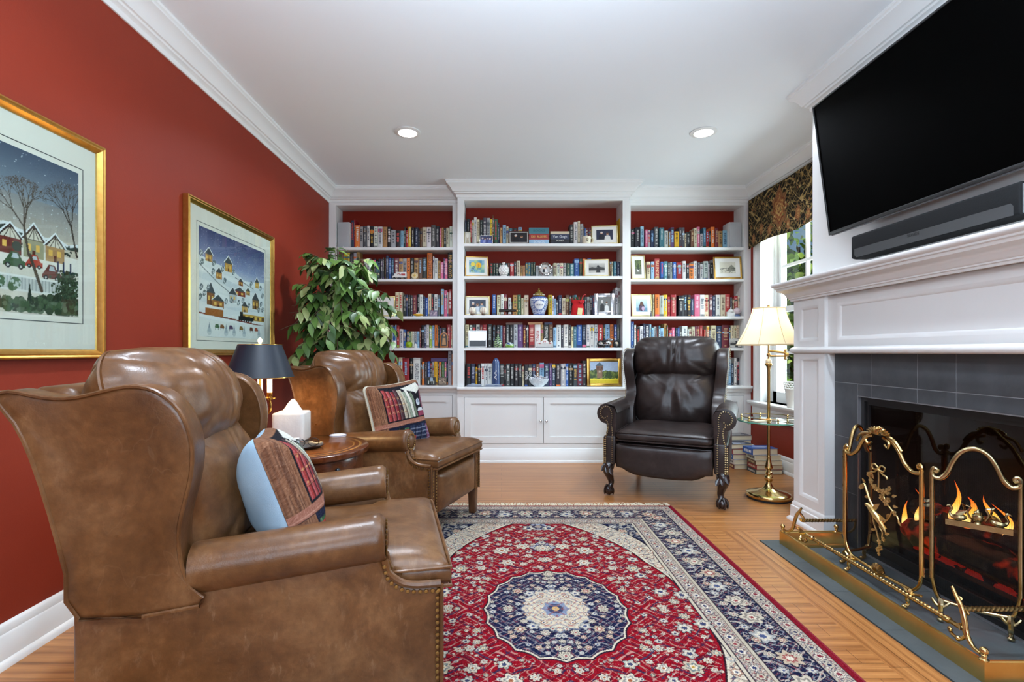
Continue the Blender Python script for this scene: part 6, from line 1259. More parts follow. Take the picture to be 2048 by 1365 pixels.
def book_quads(w, h, d, code, title=True):
    """standing book, base centre of the spine at the origin, spine toward -y"""
    b = QB(); c = jig(BC[code][0]); lt = Canvas.rgb(LT[code]); bl = min(.0045, w*.12); r = lambda k: c*k
    xs = [-w/2, -w*.3, 0, w*.3, w/2]; ys = [.0035, .0007, 0, .0007, .0035]
    for i in range(4): b.q([(xs[i], ys[i], 0), (xs[i+1], ys[i+1], 0), (xs[i+1], ys[i+1], h), (xs[i], ys[i], h)], c)
    for s in (-1, 1):
        x = s*w/2; b.q([(x, .0035, 0), (x, d, 0), (x, d, h), (x, .0035, h)], c); b.q([(x, d, 0), (x-s*.002, d, 0), (x-s*.002, d, h), (x, d, h)], c); b.q([(x, .003, h), (x-s*.0025, .003, h), (x-s*.0025, d, h), (x, d, h)], c)
    p = Canvas.rgb(PAGEC); b.q([(-w/2+.002, .004, h-.004), (w/2-.002, .004, h-.004), (w/2-.002, d-.003, h-.004), (-w/2+.002, d-.003, h-.004)], p); b.q([(-w/2+.002, d-.003, 0), (w/2-.002, d-.003, 0), (w/2-.002, d-.003, h-.004), (-w/2+.002, d-.003, h-.004)], p)
    e = -.0006
    def mark(x0, x1, z0, z1, col): b.q([(x0, e, z0), (x1, e, z0), (x1, e, z1), (x0, e, z1)], col)
    k = RB.random()
    if k < .35: q = RB.uniform(.62, .82); mark(-w*.46, w*.46, h*q, h*min(.97, q+RB.uniform(.05, .16)), jig(BC[list(BC)[int(RB.integers(len(BC)))]][0]))
    if k > .6: mark(-w*.46, w*.46, h*.02, h*RB.uniform(.06, .14), jig(BC[list(BC)[int(RB.integers(len(BC)))]][0]) if RB.random() < .5 else c*.6)
    if title:
        lt = lt*.72+c*.28; e = -.001; z = h*RB.uniform(.84, .93); end = h*RB.uniform(.22, .45); wd = w*RB.uniform(.16, .36); col = lt if RB.random() < .75 else jig(['c9a24a', 'c23a34', 'e6e2d8', '8fb6d2'][int(RB.integers(4))])
        if np.abs(col-c).sum() < .6: col = lt
        while z > end:                                  # unreadable run of title strokes down the spine
            L = RB.uniform(.006, .014); mark(-wd*RB.uniform(.6, 1), wd*RB.uniform(.6, 1), z-L, z, col); z -= L+RB.uniform(.003, .006)
            if RB.random() < .14: z -= .012
        if RB.random() < .5: mark(-w*.14, w*.14, h*.06, h*.06+w*.25, col)
    return b
SHELF_DATA = [  # unit, shelf, x0, y0, scale, base row, "colour start end top [TITLE]"
 ('L', 0, 665, 425, 8.19, 570, 'n 300 350 100;r 350 372 90;o 372 445 183;a 447 498 205;d 500 565 195;w 567 608 190;k 608 678 195;w 680 742 205;w 744 820 205;t 825 895 205;k 897 955 205;a 957 1035 258;k 1037 1110 270;s 1112 1165 272;k 1167 1198 210;r 1200 1240 258;y 1240 1290 210;k 1290 1340 220;n 1342 1405 215;d 1407 1430 250;x 1432 1470 225;c 1472 1540 215;w 1542 1615 215;d 1617 1690 180;k 1690 1750 195;i 1752 1785 225;t 1787 1822 225;d 1824 1862 230;c 1864 1915 225;w 1917 1966 200'),
 ('L', 1, 665, 495, 8.19, 517, 'r 62 120 35;x 122 180 45;y 180 280 70;k 282 330 90;a 340 390 72;t 392 445 60;m 455 520 172;w 522 555 185;w 556 615 160;d 617 665 205;k 667 712 170;e 714 745 210;k 747 785 172;d 787 825 175;k 827 848 150;x 849 872 155;n 875 920 120;b 922 960 155;n 962 1010 160;m 1012 1085 155;t 1087 1150 165;a 1152 1213 165;o 1214 1270 155;k 1272 1330 160;t 1338 1405 155;x 1407 1470 155;k 1472 1545 150;o 1548 1632 72 LED ZEPPELIN;w 1645 1665 130;w 1668 1722 158;t 1724 1770 205;i 1772 1818 225;p 1820 1840 155;i 1842 1885 172;k 1888 1966 75 PINK FLOYD'),
 ('L', 2, 725, 565, 10.78, 740, 'c 705 785 205;c 790 860 205;k 885 930 260;n 935 975 260;k 977 1035 265;d 1037 1080 270;m 1082 1165 270;k 1180 1225 250;w 1228 1300 260;n 1302 1350 300;b 1352 1410 325;c 1412 1482 240;k 1484 1540 250;w 1545 1620 255;d 1622 1670 265;s 1688 1755 140;i 1760 1825 170;w 1827 1850 210;r 1852 1925 150'),
 ('L', 3, 725, 635, 10.78, 665, 'r 125 165 360;r 167 205 370;r 207 250 390;o 330 390 270;k 392 455 250;n 470 525 190;w 527 650 175 The Beatles;b 660 700 200;s 702 735 170;r 737 795 180;w 797 880 260;b 882 935 270;t 955 1000 310;g 1000 1050 310;c 1050 1075 310;w 1075 1115 310;a 1117 1170 310;s 1172 1225 310;m 1230 1262 235;k 1264 1330 175;n 1332 1378 170;w 1380 1437 165;l 1440 1500 185;s 1502 1552 180;o 1555 1625 170;k 1628 1660 190;p 1660 1690 240;d 1700 1800 230;r 1812 1905 165;c 1907 1935 180'),
 ('L', 4, 765, 695, 13.65, 1075, 'p 260 330 345;r 332 395 340;g 410 440 340;c 442 545 320;r 547 735 345;k 740 840 350;w 843 1030 330 BEATLES;k 1040 1075 450;o 1077 1145 440;d 1150 1225 450;b 1228 1300 430;k 1302 1350 440;a 1352 1405 440;y 1410 1500 432;k 1502 1538 450;o 1540 1610 450;g 1612 1690 440;i 1692 1740 450;k 1742 1785 450;a 1790 1885 150;o 1887 1925 230'),
 ('C', 0, 920, 420, 6.206, 415, 'n 57 80 100;k 82 120 85;r 122 148 110;w 150 172 100;w 173 207 68;c 208 242 95;k 244 285 100;d 287 330 75;a 332 372 78;y 374 402 90;x 403 418 45;g 420 470 95;n 472 490 135;t 497 525 195;s 530 572 163;c 574 602 185;e 605 650 205;k 655 712 205;s 722 770 190;k 1362 1410 155;w 1412 1462 125;c 1464 1490 112;a 1492 1530 150;d 1530 1548 180;b 1548 1565 200;m 1567 1590 200;m 1592 1640 200;y 1980 2012 78'),
 ('C', 1, 920, 495, 6.206, 352, 'f 372 410 175;f 412 440 175;f 442 480 175;f 482 515 175;f 517 560 175;f 562 590 175;f 592 617 175;r 620 668 172;d 672 700 155;c 702 747 148;t 750 780 205;t 782 812 205;e 815 845 170;e 846 875 170;f 880 905 165;f 907 935 165;a 940 975 205;a 977 1010 205;a 1012 1048 205;a 1050 1086 205;a 1088 1122 205;a 1124 1156 205;c 1160 1200 175;w 1202 1240 175;c 1242 1280 175;a 1282 1318 175;f 1320 1365 175;e 1367 1415 180;b 1420 1480 120;f 1482 1522 120;o 1524 1560 120;b 1585 1630 118;k 1660 1850 140;x 1860 1880 150;c 1882 1900 155;e 1905 1940 155;n 1945 1990 160'),
 ('C', 2, 920, 570, 6.206, 372, 'b 400 447 112;c 458 500 118;w 505 542 108;m 544 582 110;w 598 635 150;d 637 650 200;t 655 712 118;g 714 757 112;c 760 792 155;c 797 850 118;y 1097 1143 115;w 1145 1168 125;s 1169 1192 165;d 1195 1220 180;n 1222 1262 118;c 1265 1310 155;x 1312 1355 115;k 1357 1385 120;k 1387 1415 120;e 1417 1450 115;d 1545 1575 140;a 1577 1612 140;k 1614 1640 120;n 1640 1678 120;d 1890 1928 60;a 1930 1960 25;a 1962 2008 30'),
 ('C', 3, 920, 635, 6.206, 372, 'c 65 110 85;w 120 150 90;k 152 195 85;w 200 245 85;m 247 280 90;r 282 335 85;k 340 400 80;k 405 440 90;k 450 500 90;s 502 527 95;m 530 565 100;d 570 615 90;k 617 660 90;a 665 715 85;p 717 780 85;m 782 820 90;k 822 850 95;r 855 925 85;w 927 1000 85 KING;t 1002 1035 85;k 1037 1100 85 STEPHEN KING;x 1102 1155 85;s 1157 1193 120;w 1195 1253 88;d 1255 1285 95;w 1287 1345 85;k 1347 1378 90;c 1380 1408 110;e 1410 1447 110;b 1450 1515 88;n 1517 1567 88;w 1570 1610 85;w 1612 1665 85;w 1668 1710 85;r 1712 1775 85;k 1777 1800 90;s 1802 1862 82;o 1864 1905 82;b 1910 1945 85;d 1945 1985 85'),
 ('C', 4, 920, 705, 6.206, 410, 'k 75 135 130;n 137 192 130;y 193 215 170;k 218 260 130;w 262 305 128;w 307 345 128;w 347 395 128;n 400 488 135;k 490 550 130;k 552 570 150;d 572 620 130;k 622 672 130;k 674 725 130;k 727 770 130;c 772 797 165;k 800 845 140 KING;d 847 895 140 KING;n 897 940 135;x 942 985 135;s 988 1045 120;n 1047 1105 130;p 1107 1140 125;n 1142 1187 130;k 1190 1248 130;a 1250 1310 130;b 1312 1345 130;k 1347 1405 125;d 1407 1455 130;m 1457 1520 125;d 1522 1570 95'),
 ('R', 0, 1250, 430, 7.877, 495, 'k 97 150 180;k 160 240 155;s 245 297 140;i 325 362 188;a 364 405 195;n 408 455 205;d 462 525 150;e 540 615 160;w 625 685 205;t 690 718 220;p 722 775 155;y 778 848 222;d 850 900 155;d 902 945 155;c 945 970 250;k 972 1035 225;x 1037 1085 205;c 1087 1133 165;i 1138 1182 145;a 1184 1228 255;e 1230 1275 160;r 1277 1322 210;k 1324 1360 210;o 1362 1420 145;m 1422 1470 165;t 1475 1540 210;s 1542 1610 205'),
 ('R', 1, 1250, 500, 7.877, 437, 'c 340 400 150;s 408 460 148;r 470 547 100 SALINGER;b 560 605 150;e 612 668 145;d 672 712 160;a 714 750 155;b 752 805 155;r 820 900 160;w 905 955 140;k 960 1010 180;o 1012 1080 185;w 1085 1135 140;d 1137 1180 155;a 1182 1225 190;a 1242 1315 140;w 1317 1340 180;k 1342 1385 165;a 1387 1412 110'),
 ('R', 2, 1250, 575, 7.877, 437, 'c 440 465 85;o 470 540 85;a 542 605 100;y 607 668 88;r 672 715 120;r 718 805 88;k 845 930 100;k 932 980 90;k 982 1035 90;n 1037 1085 150;i 1095 1180 85;w 1182 1252 88;c 1254 1322 90;m 1324 1375 88;n 1377 1430 100;w 1435 1505 88;c 1507 1578 88;r 1580 1655 80;d 1657 1690 130;x 1692 1722 150;r 1724 1780 105;c 1782 1830 110'),
 ('R', 3, 1250, 635, 7.877, 455, 'b 100 145 40;w 147 175 95;k 190 232 130;w 235 283 110;n 285 310 70;n 312 388 75;s 390 420 85;s 422 450 140;a 455 505 120;m 507 525 105;e 527 555 105;s 557 615 145;t 617 660 72;g 662 677 100;r 685 740 170;i 742 795 135;n 797 830 140;b 832 860 135;d 862 903 160;w 905 990 110;w 992 1010 160;c 1012 1050 155;c 1052 1100 120;m 1102 1140 110;m 1142 1175 110;r 1177 1228 102;r 1245 1272 165;c 1290 1328 105;d 1330 1358 165;c 1360 1437 102;n 1440 1518 110;m 1530 1640 95;k 1640 1665 105;c 1667 1715 100;c 1717 1752 100;c 1754 1790 100;c 1792 1830 100'),
 ('R', 4, 1430, 690, 14.36, 1125, 's 385 460 370;n 462 548 500;w 550 615 340;k 620 715 345 PHIL SPECTOR;w 717 780 260;n 785 815 270'),
]
UY = {'L': YS, 'C': YC, 'R': YS}; UN = {'L': 'ficus-side', 'C': 'middle', 'R': 'window-side'}; SN = ['top', 'second', 'third', 'fourth', 'bottom']; SZ = SHZ+[CTZ]
XLIM = {'L': (XL(5.08)+.075, CXA-.068), 'C': (CXA+.068, CXB-.068), 'R': (CXB+.06, XR-.074)}
allb = []
for u, sh, x0, y0, k, base, data in SHELF_DATA:
    rows = data.split(';'); n = len(rows)
    for i, tok in enumerate(rows):
        p = tok.split(' ', 4); a, b_, tp = (float(v) for v in p[1:4]); Y = UY[u]+.082+RB.random()*.016; d = UY[u]+.218-Y
        Yr = UY[u]+.09; X0, X1 = pxx(x0+a/k, Yr), pxx(x0+b_/k, Yr); lo, hi = XLIM[u]; X0, X1 = max(X0, lo+.001), min(X1, hi-.001)
        if X1-X0 < .006: continue
        h = (base-tp)/k*Y/1000
        lim = ([2.565]+SHZ)[sh]-SZ[sh]-STH-.004; h = min(h, lim)
        allb.append(dict(u=u, s=sh, x=(X0+X1)/2, w=X1-X0-.0012, h=h, Y=Y, d=d, c=p[0], t=p[4] if len(p) > 4 else None, o=n-i, px=(b_-a)/k, ph=(base-tp)/k))
KEEP = 278
order = sorted(allb, key=lambda q: (q['t'] is None, -q['px']*q['ph'])); rest = QB(); words = {}
for idx, q in enumerate(order):
    b = book_quads(q['w'], q['h'], q['d'], q['c'], q['t'] is None); z = SZ[q['s']]+.0004
    if idx >= KEEP: rest.join(b, (q['x'], q['Y'], z)); continue
    o = b.obj('book'); o.location = (q['x'], q['Y'], z); size = ('thick ' if q['px'] > 9 else 'slim ' if q['px'] < 5 else '')+('tall ' if q['ph'] > 54 else 'short ' if q['ph'] < 37 else '')
    tag(o, f"{size}{BC[q['c']][1]} book, {ordw(q['o'])} from the window end, {SN[q['s']]} shelf of {UN[q['u']]} bookcase", 'book', f"books on the {SN[q['s']]} shelf of the {UN[q['u']]} bookcase")
    if q['t']:
        col = {'LED ZEPPELIN': '2a211c', 'PINK FLOYD': 'd9a23c', 'The Beatles': '26262a', 'BEATLES': '3c4250', 'KING': 'c2302c' if q['c'] == 'w' else 'd8d5cc', 'STEPHEN KING': 'e6e3da', 'SALINGER': 'e6cf9c', 'PHIL SPECTOR': 'c24a52'}[q['t']]
        if q['c'] == 'w' and q['t'] == 'KING': col = 'b5282a'
        X = frame_X((0, -.0015, q['h']*.5), (0, 0, -1), (1, 0, 0)); text_obj('title', q['t'], min(q['w']*1.05, .045), X, M('ink_'+col, col, .6), o, .0003, maxw=q['h']*.84)
tag(rest.obj('slim_book_rows'), 'remaining slim books squeezed between the larger ones on all shelves', 'books', None, 'stuff')
# ---- books lying flat
def lying(label, x0, x1, y0, y1, z0, h, code, group, title=None, tcol='e8e6dc', spine='left', rz=0.0):
    cx, cy_ = (x0+x1)/2, (y0+y1)/2; W, D = x1-x0, y1-y0; b = QB(); c = jig(BC[code][0]); cv = .0025
    def bx(a0, a1, b0, b1, c0, c1, col):
        P = [(x, y, z) for z in (c0, c1) for y in (b0, b1) for x in (a0, a1)]
        for f in ((0, 2, 3, 1), (4, 5, 7, 6), (0, 1, 5, 4), (2, 6, 7, 3), (0, 4, 6, 2), (1, 3, 7, 5)): b.q([P[i] for i in f], col)
    bx(-W/2, W/2, -D/2, D/2, 0, cv, c); bx(-W/2, W/2, -D/2, D/2, h-cv, h, c)
    if spine == 'left': bx(-W/2, -W/2+cv, -D/2, D/2, cv, h-cv, c)
    else: bx(-W/2, W/2, -D/2, -D/2+cv, cv, h-cv, c)
    e = -.0006
    if spine == 'left':
        lt = Canvas.rgb(LT[code]); y = -D*.35
        while y < D*.3: L = RB.uniform(.008, .02); b.q([(-W/2+e, y, h*.3), (-W/2+e, y+L, h*.3), (-W/2+e, y+L, h*.7), (-W/2+e, y, h*.7)], lt); y += L+.006
        for q in range(2): bx(-W*.3, W*(.1+.2*RB.random()), -D*.3+q*D*.3, -D*.2+q*D*.3, h, h+.0004, lt)
    o = b.obj('book'); o.location = (cx, cy_, z0); o.rotation_euler = (0, 0, rz); tag(o, label, 'book', group)
    p = QB(); b, b0 = p, b; m = .003
    if spine == 'left': bx(-W/2+cv, W/2-m, -D/2+m, D/2-m, cv, h-cv, Canvas.rgb(PAGEC)+RB.normal(0, .02))
    else: bx(-W/2+m, W/2-m, -D/2+cv, D/2-m, cv, h-cv, Canvas.rgb(PAGEC))
    p.obj('pages', o)
    if title: text_obj('title', title, min(h*.72, .035), frame_X((0, -D/2-.0006, h/2), (1, 0, 0), (0, 0, 1)), M('ink_'+tcol, tcol, .6), o, .0003, maxw=W*.8)
    return o
Yk = YC+.05
def stack(x0, x1, rows, zb, group):
    z = zb+.0004; 
    for (lab, ya, yb, code, ti, tc) in rows: h = (yb-ya)/1000*Yk; lying(lab, pxx(x0, Yk), pxx(x1, Yk), Yk, YC+.2, z, h-.0005, code, group, ti, tc, 'front'); z += h
stack(1058, 1098, [('pale blue songs volume at the base of the coloured stack, top shelf', 478.4, 488, 's', 'SONGS', 'eef2f6'), ('red albums volume in the middle of the coloured stack, top shelf', 466.7, 478.4, 'r', '1001 ALBUMS', 'e8c25a'), ('green books volume crowning the coloured stack, top shelf', 454.6, 466.7, 'e', 'BOOKS', '1f5a6a')], SHZ[0], 'reference books stacked flat on the top shelf')
stack(1101, 1139, [('black art book lowest in the dark stack, top shelf', 483.5, 488, 'k', None, None), ('black painter monograph second from the bottom of the dark stack', 477.5, 483.5, 'k', 'MONET', 'e6e4dc'), ('navy painter monograph with white lettering in the dark stack', 467.5, 477.5, 'n', 'Van Gogh', 'e6e8ee'), ('thin cream paperback on top of the dark stack, top shelf', 462, 467.5, 'c', None, None)], SHZ[0], 'art books stacked flat on the top shelf')
def on_top(lab, px0, px1, unit, sh, hz, th, code, dz=.1):
    Y = UY[unit]+.09; lying(lab, pxx(px0, Y), pxx(px1, Y), Y, UY[unit]+.205, SZ[sh]+hz, th, code, 'books lying on top of the rows', None, None, 'front')
ht = lambda u, sh, xa, xb: max([q['h'] for q in allb if q['u'] == u and q['s'] == sh and q['x']+q['w']/2 > pxx(xa, UY[u]+.085) and q['x']-q['w']/2 < pxx(xb, UY[u]+.085)] or [0])+.001
for lab, a, c, u, sh, th, code in (('flat brown volume lying above the red and black spines, fourth shelf', 1012, 1045, 'C', 3, .020, 'x'), ('flat tan volume lying across the fourth shelf above the toy ballpark', 1056, 1085, 'C', 3, .024, 't'), ('flat navy volume lying beside the tan one, fourth shelf', 1089, 1105, 'C', 3, .022, 'n'), ('flat plum volume lying over the bottom row beside the ficus', 862, 895, 'L', 4, .034, 'p')): on_top(lab, a, c, u, sh, ht(u, sh, a, c), th, code)
# ---- piles on the floor beside the bookcase
zA = [0.0]
def pile(px0, px1, Y0, depth, rows, grp):
    z = .001
    for lab, h, code, dx, dy, rz in rows: lying(lab, pxx(px0, Y0)+dx, pxx(px1, Y0)+dx, Y0+dy, Y0+dy+depth, z, h-.0006, code, grp, None, None, 'left', rz); z += h
pile(1452, 1499, 4.80, .17, [('orange-spined book at the foot of the rear floor pile', .046, 'y', .0, 0, .06), ('white book second up in the rear floor pile', .04, 'w', -.01, .0, .02), ('dark orange-flecked book third up in the rear floor pile', .05, 'd', -.012, .0, .02), ('black book fourth up in the rear floor pile', .042, 'k', .0, .0, -.03), ('pale blue book fifth up in the rear floor pile', .050, 's', .02, .01, -.05), ('grey book on top of the rear floor pile by the bookcase', .046, 'd', .03, .015, .08)], 'books piled on the floor by the bookcase')
pile(1464, 1510, 4.60, .15, [('maroon paperback lowest in the middle floor pile', .044, 'm', .02, 0, 0), ('white-spined paperback second up in the middle floor pile', .044, 'w', .015, .0, .03), ('blue-striped paperback third up in the middle floor pile', .048, 'b', .01, 0, -.02), ('red paperback fourth up in the middle floor pile', .05, 'r', .005, 0, .02), ('dark blue paperback with bold cover on top of the middle pile', .044, 'n', -.02, .01, .16)], 'books piled on the floor by the bookcase')
pile(1512, 1565, 4.41, .16, [('grey hardback lowest in the floor pile behind the lamp', .038, 'd', 0, 0, 0), ('red hardback second up in the pile behind the lamp', .042, 'r', .005, .005, .02), ('brown hardback third up in the pile behind the lamp', .04, 'x', .0, .0, -.03), ('pale hardback fourth up in the pile behind the lamp', .046, 'w', -.005, .008, .0), ('blue book with cream pages on top of the pile behind the lamp', .058, 'b', -.035, .01, .08)], 'books piled on the floor by the bookcase')
# ================================================================ things standing on the shelves
def at(u, px, off=.03): Y = UY[u]+off; return pxx(px, Y), Y
SILV = mottled('hammered_silver', [(.3, 'd0d0d2'), (.7, 'a9a9ad')], 30, .2, .3, 60, metal=1.0); WOODF = mottled('dark_frame_wood', [(.3, '3a2018'), (.7, '52301f')], 20, .35)
PALEG = mottled('pale_gilt', [(.3, 'd8c88e'), (.7, 'bfa968')], 20, .35, metal=.6); PHOTO = attr_mat('photo_print', .35, .4)
def people(c, n, bg='2a2f45', tops=('1d1f2a', 'd8d6d0', '35394a'), skin='d2a283'):
    c.rect(0, 0, 1, 1, bg)
    for i in range(n):
        x = (i+.9)/(n+.8); y = .62+.05*(-1)**i; c.poly([(x-.19, 0), (x-.15, y-.22), (x-.05, y-.14), (x+.05, y-.14), (x+.15, y-.22), (x+.19, 0)], tops[i % len(tops)]); c.disc(x, y, .075, skin); c.disc(x, y+.06, .078, ['c9c6c2', '6a4a36', '3a2c26'][i % 3], 1, .07)
def art(kind):
    c = Canvas(1, .75, 64, 48, 'e4e2da')
    if kind == 'pair': people(c, 2)
    elif kind == 'three': people(c, 3, '3b4252', ('20242f', 'c9d0d6', '8a9aa8'))
    elif kind == 'dark': people(c, 2, '241f22', ('16161a', '22222a'))
    elif kind == 'group': people(c, 4, '3a3f63', ('5b6cae', '8d97c9', '44508a'), 'c9b0b8')
    elif kind == 'bust': c.rect(0, 0, 1, 1, 'c9c6ba'); c.disc(.5, .52, .22, 'b0a48e'); c.poly([(.15, 0), (.3, .3), (.7, .3), (.85, 0)], 'a59a84'); c.disc(.5, .7, .22, 'd9d5c8', 1, .2)
    elif kind == 'flower':
        c.rect(0, 0, 1, 1, '8fb4c4')
        for k in range(40): c.disc(RNG.random(), RNG.random(), .12, ['5a93b4', '7ab09a', 'a9c884', '3f7aa8', 'c9d98a'][k % 5], .5)
        for k in range(9): a = k*.7; c.disc(.62+.12*math.cos(a), .6+.14*math.sin(a), .07, 'e8b52a'); c.disc(.25+.08*math.cos(a), .66+.1*math.sin(a), .06, 'e4d052')
        c.disc(.62, .6, .06, 'd98a1e'); c.line([(.1, .1), (.3, .5)], .03, '2f4a3a'); c.line([(.2, .1), (.4, .55)], .03, '3d5f46'); c.line([(.5, .1), (.6, .5)], .03, '5f8a52')
    elif kind == 'mono': c.grad(0, 0, 1, 1, '4a4a48', 'd2d0c8'); c.poly([(0, .45), (.2, .58), (.4, .5), (.6, .62), (1, .5), (1, 0), (0, 0)], '3a3a38'); c.rect(.0, .0, 1, .22, 'b9b6ae'); c.disc(.58, .66, .08, '2a2a2a'); c.poly([(.45, 0), (.48, .55), (.68, .55), (.72, 0)], '303030')
    elif kind == 'etch': 
        c.rect(0, 0, 1, 1, 'd4d0be'); c.poly([(.5, .4), (.75, .8), (1, .45), (1, .2), (.4, .2)], '8a887a'); c.line([(0, .4), (.6, .5), (1, .42)], .03, '4a4a44')
        for k in range(50): x, y = RNG.random(), RNG.random()*.5; c.line([(x, y), (x+.06, y+.08)], .012, '5c5b52')
    elif kind == 'garden':
        c.rect(0, 0, 1, 1, '4d5a3a')
        for k in range(90): c.disc(RNG.random(), .35+.65*RNG.random(), .05, ['5f7040', '3d4a2c', '75824e'][k % 3])
        c.rect(0, 0, 1, .4, '6a6a60'); c.rect(.3, .2, .65, .38, 'e2e0d8'); c.disc(.5, .5, .16, '33402a')
    elif kind == 'child': c.grad(0, 0, 1, 1, '7aa0b4', 'cfd9de'); c.rect(0, 0, 1, .3, '6b8fa6'); c.disc(.5, .35, .24, '3a2f3c'); c.disc(.5, .62, .14, '6a4f44'); c.poly([(.2, .1), (.35, .45), (.65, .45), (.8, .1)], '54445a'); c.disc(.62, .25, .13, 'b59ab0')
    elif kind == 'wed': c.rect(0, 0, 1, 1, 'b9bab8'); c.poly([(.12, 0), (.2, .55), (.42, .55), (.48, 0)], '26262a'); c.poly([(.45, 0), (.52, .55), (.7, .5), (.92, 0)], 'eeeceb'); c.disc(.32, .68, .1, 'd2ab90'); c.disc(.6, .66, .09, 'd8b49c'); c.disc(.62, .74, .11, '6a4a3a', 1, .09)
    elif kind == 'tower':
        c.grad(0, 0, 1, 1, 'b9c6d6', '9fb0c6'); c.rect(0, 0, 1, .27, 'cdb52c'); c.rect(0, .17, 1, .26, 'e0cf3a')
        for k in range(260):
            x = RNG.random(); y = .26+RNG.random()*(.22 if .28 < x < .5 else .34-.12*abs(x-.1)+.0); c.disc(x, y, .045, ['5a6a34', '42522a', '72803e', '3a4a2c'][k % 4])
        c.rect(.24, .24, .44, .66, '8a6a52'); c.rect(.215, .62, .465, .80, '7d5a46'); c.rect(.215, .60, .465, .64, '6a4a3c'); c.poly([(.18, .79), (.34, .97), (.50, .79)], '4f5f68')
        for x in (.24, .29, .34, .39, .43): c.rect(x, .67, x+.025, .76, '3a2f2c')
        c.disc(.34, .54, .035, 'b9a894')
    elif kind == 'crowd':
        c.rect(0, 0, 1, 1, '2c332c'); c.rect(.35, .5, .7, 1, '9fb4c4')
        for k in range(4): x = .2+.2*k; c.disc(x, .5, .06, 'b9b0a4'); c.rect(x-.05, .1, x+.05, .45, ['d8d6d0', '26262a', '8a8a86', 'c9c4b8'][k])
        c.rect(0, 0, 1, .12, '1c1c1c')
    elif kind == 'brown':
        c.rect(0, 0, 1, 1, '7d6a58')
        for k in range(40): c.disc(RNG.random(), .2+.6*RNG.random(), .07, ['a98f76', '5c4a3e', 'c9b094', '8f7a64'][k % 4])
    elif kind == 'monopair': c.rect(0, 0, 1, 1, '8a8a86'); people(c, 2, '6f716e', ('2a2a2a', 'd9d8d4'), 'c4bfb8')
    c.speckle(.02); return c
def photo_frame(label, u, px0, px1, top, sh, kind, fmat, fw, mat=None, mw=0.0, yaw=0.0, off=.022, lean=.14, name='photo_frame', cat='photo frame', grp=None):
    Y = UY[u]+off; X0, X1 = pxx(px0, Y), pxx(px1, Y); W = (X1-X0)*.985; base = SZ[sh]+.0025; Hh = pzz(top, Y)-base; t = thing(name, label, cat, ((X0+X1)/2, Y, base), yaw, grp)
    T = Matrix.Rotation(-lean, 4, 'X')
    b = MB(); th = .012; g = lambda x0, x1, z0, z1, y0, y1: b.box(x0, x1, y0, y1, z0, z1, X=T)
    g(-W/2, -W/2+fw, 0, Hh, 0, th); g(W/2-fw, W/2, 0, Hh, 0, th); g(-W/2+fw, W/2-fw, 0, fw, 0, th); g(-W/2+fw, W/2-fw, Hh-fw, Hh, 0, th); b.obj('frame', fmat, t, bevel=min(.003, fw*.3))
    b = MB(); b.box(-W/2+fw*.5, W/2-fw*.5, .006, .010, fw*.5, Hh-fw*.5, X=T)
    if mat: b.obj('mount', M('photo_mount', 'e6e4dc', .85), t)
    else: b.obj('backing', M('photo_backing', 'd8d5cc', .85), t)
    c = art(kind); c.w, c.h = W-2*fw-2*mw, Hh-2*fw-2*mw*(Hh/W)**.5; c.build('photo', PHOTO, t, T @ frame_X((0, .0052, Hh/2), (1, 0, 0), (0, 0, 1)))
    s_ = MB(); a = math.sin(lean)*Hh*.7; s_.add([(-.008, a+.008, Hh*.66), (.008, a+.008, Hh*.66), (.008, a+.035, 0), (-.008, a+.035, 0), (-.008, a+.011, Hh*.66), (.008, a+.011, Hh*.66), (.008, a+.038, 0), (-.008, a+.038, 0)], [(0, 1, 2, 3), (7, 6, 5, 4), (0, 4, 5, 1), (2, 6, 7, 3), (1, 5, 6, 2), (0, 3, 7, 4)], 0, False); s_.obj('easel', M('easel_black', '1c1a18', .8), t)
    return t
photo_frame('small cream-framed portrait bust at the picture-wall end, middle top shelf', 'C', 928.8, 941, 463, 0, 'bust', PALEG, .004)
photo_frame('small silver-framed group snapshot beside the portrait bust, middle top shelf', 'C', 959, 986, 470, 0, 'group', SILV, .007)
photo_frame('dark wooden frame with a party photograph, left of the green book stack'.replace('left of', 'beside'), 'C', 1017, 1058, 461, 0, 'dark', WOODF, .011, 1, .006)
photo_frame('gold frame with an embracing couple near the yellow book, top shelf', 'C', 1183, 1236, 449.5, 0, 'pair', PALEG, .010, 1, .038, -.10)
photo_frame('tilted gold frame holding a daffodil watercolour, second shelf of middle bookcase', 'C', 930, 978, 511.5, 1, 'flower', GOLDF, .010, 1, .03, .16, .03)
photo_frame('gold frame with a black and white photograph, second shelf of middle bookcase', 'C', 1169, 1219, 517.5, 1, 'mono', PALEG, .009, 1, .034, -.08)
photo_frame('gold frame with three people standing behind the two baseballs', 'C', 930, 980, 591.5, 2, 'three', PALEG, .010, 1, .03, .06, .06)
photo_frame('wide hammered silver frame with a wedding pair, third shelf of middle bookcase', 'C', 1189, 1230, 586, 2, 'monopair', SILV, .038, None, 0, -.06)
photo_frame('gold-framed painting of a brick water tower, bottom shelf of middle bookcase', 'C', 1174, 1244, 717.5, 4, 'tower', GOLDF, .030, None, 0, 0, .03, .08, 'framed_painting', 'painting')
photo_frame('pale gold frame half hidden by the ficus leaves, third shelf', 'L', 746, 789, 592, 2, 'etch', PALEG, .010, 1, .05)
photo_frame('pale frame with a garden photograph, second shelf of window-side bookcase', 'R', 1263.5, 1292, 509.5, 1, 'garden', PALEG, .009, 1, .03, .03, .03)
photo_frame('gold frame with an etched landscape, second shelf nearest the window', 'R', 1429, 1484.5, 512, 1, 'etch', GOLDF, .017, 1, .045, -.08)
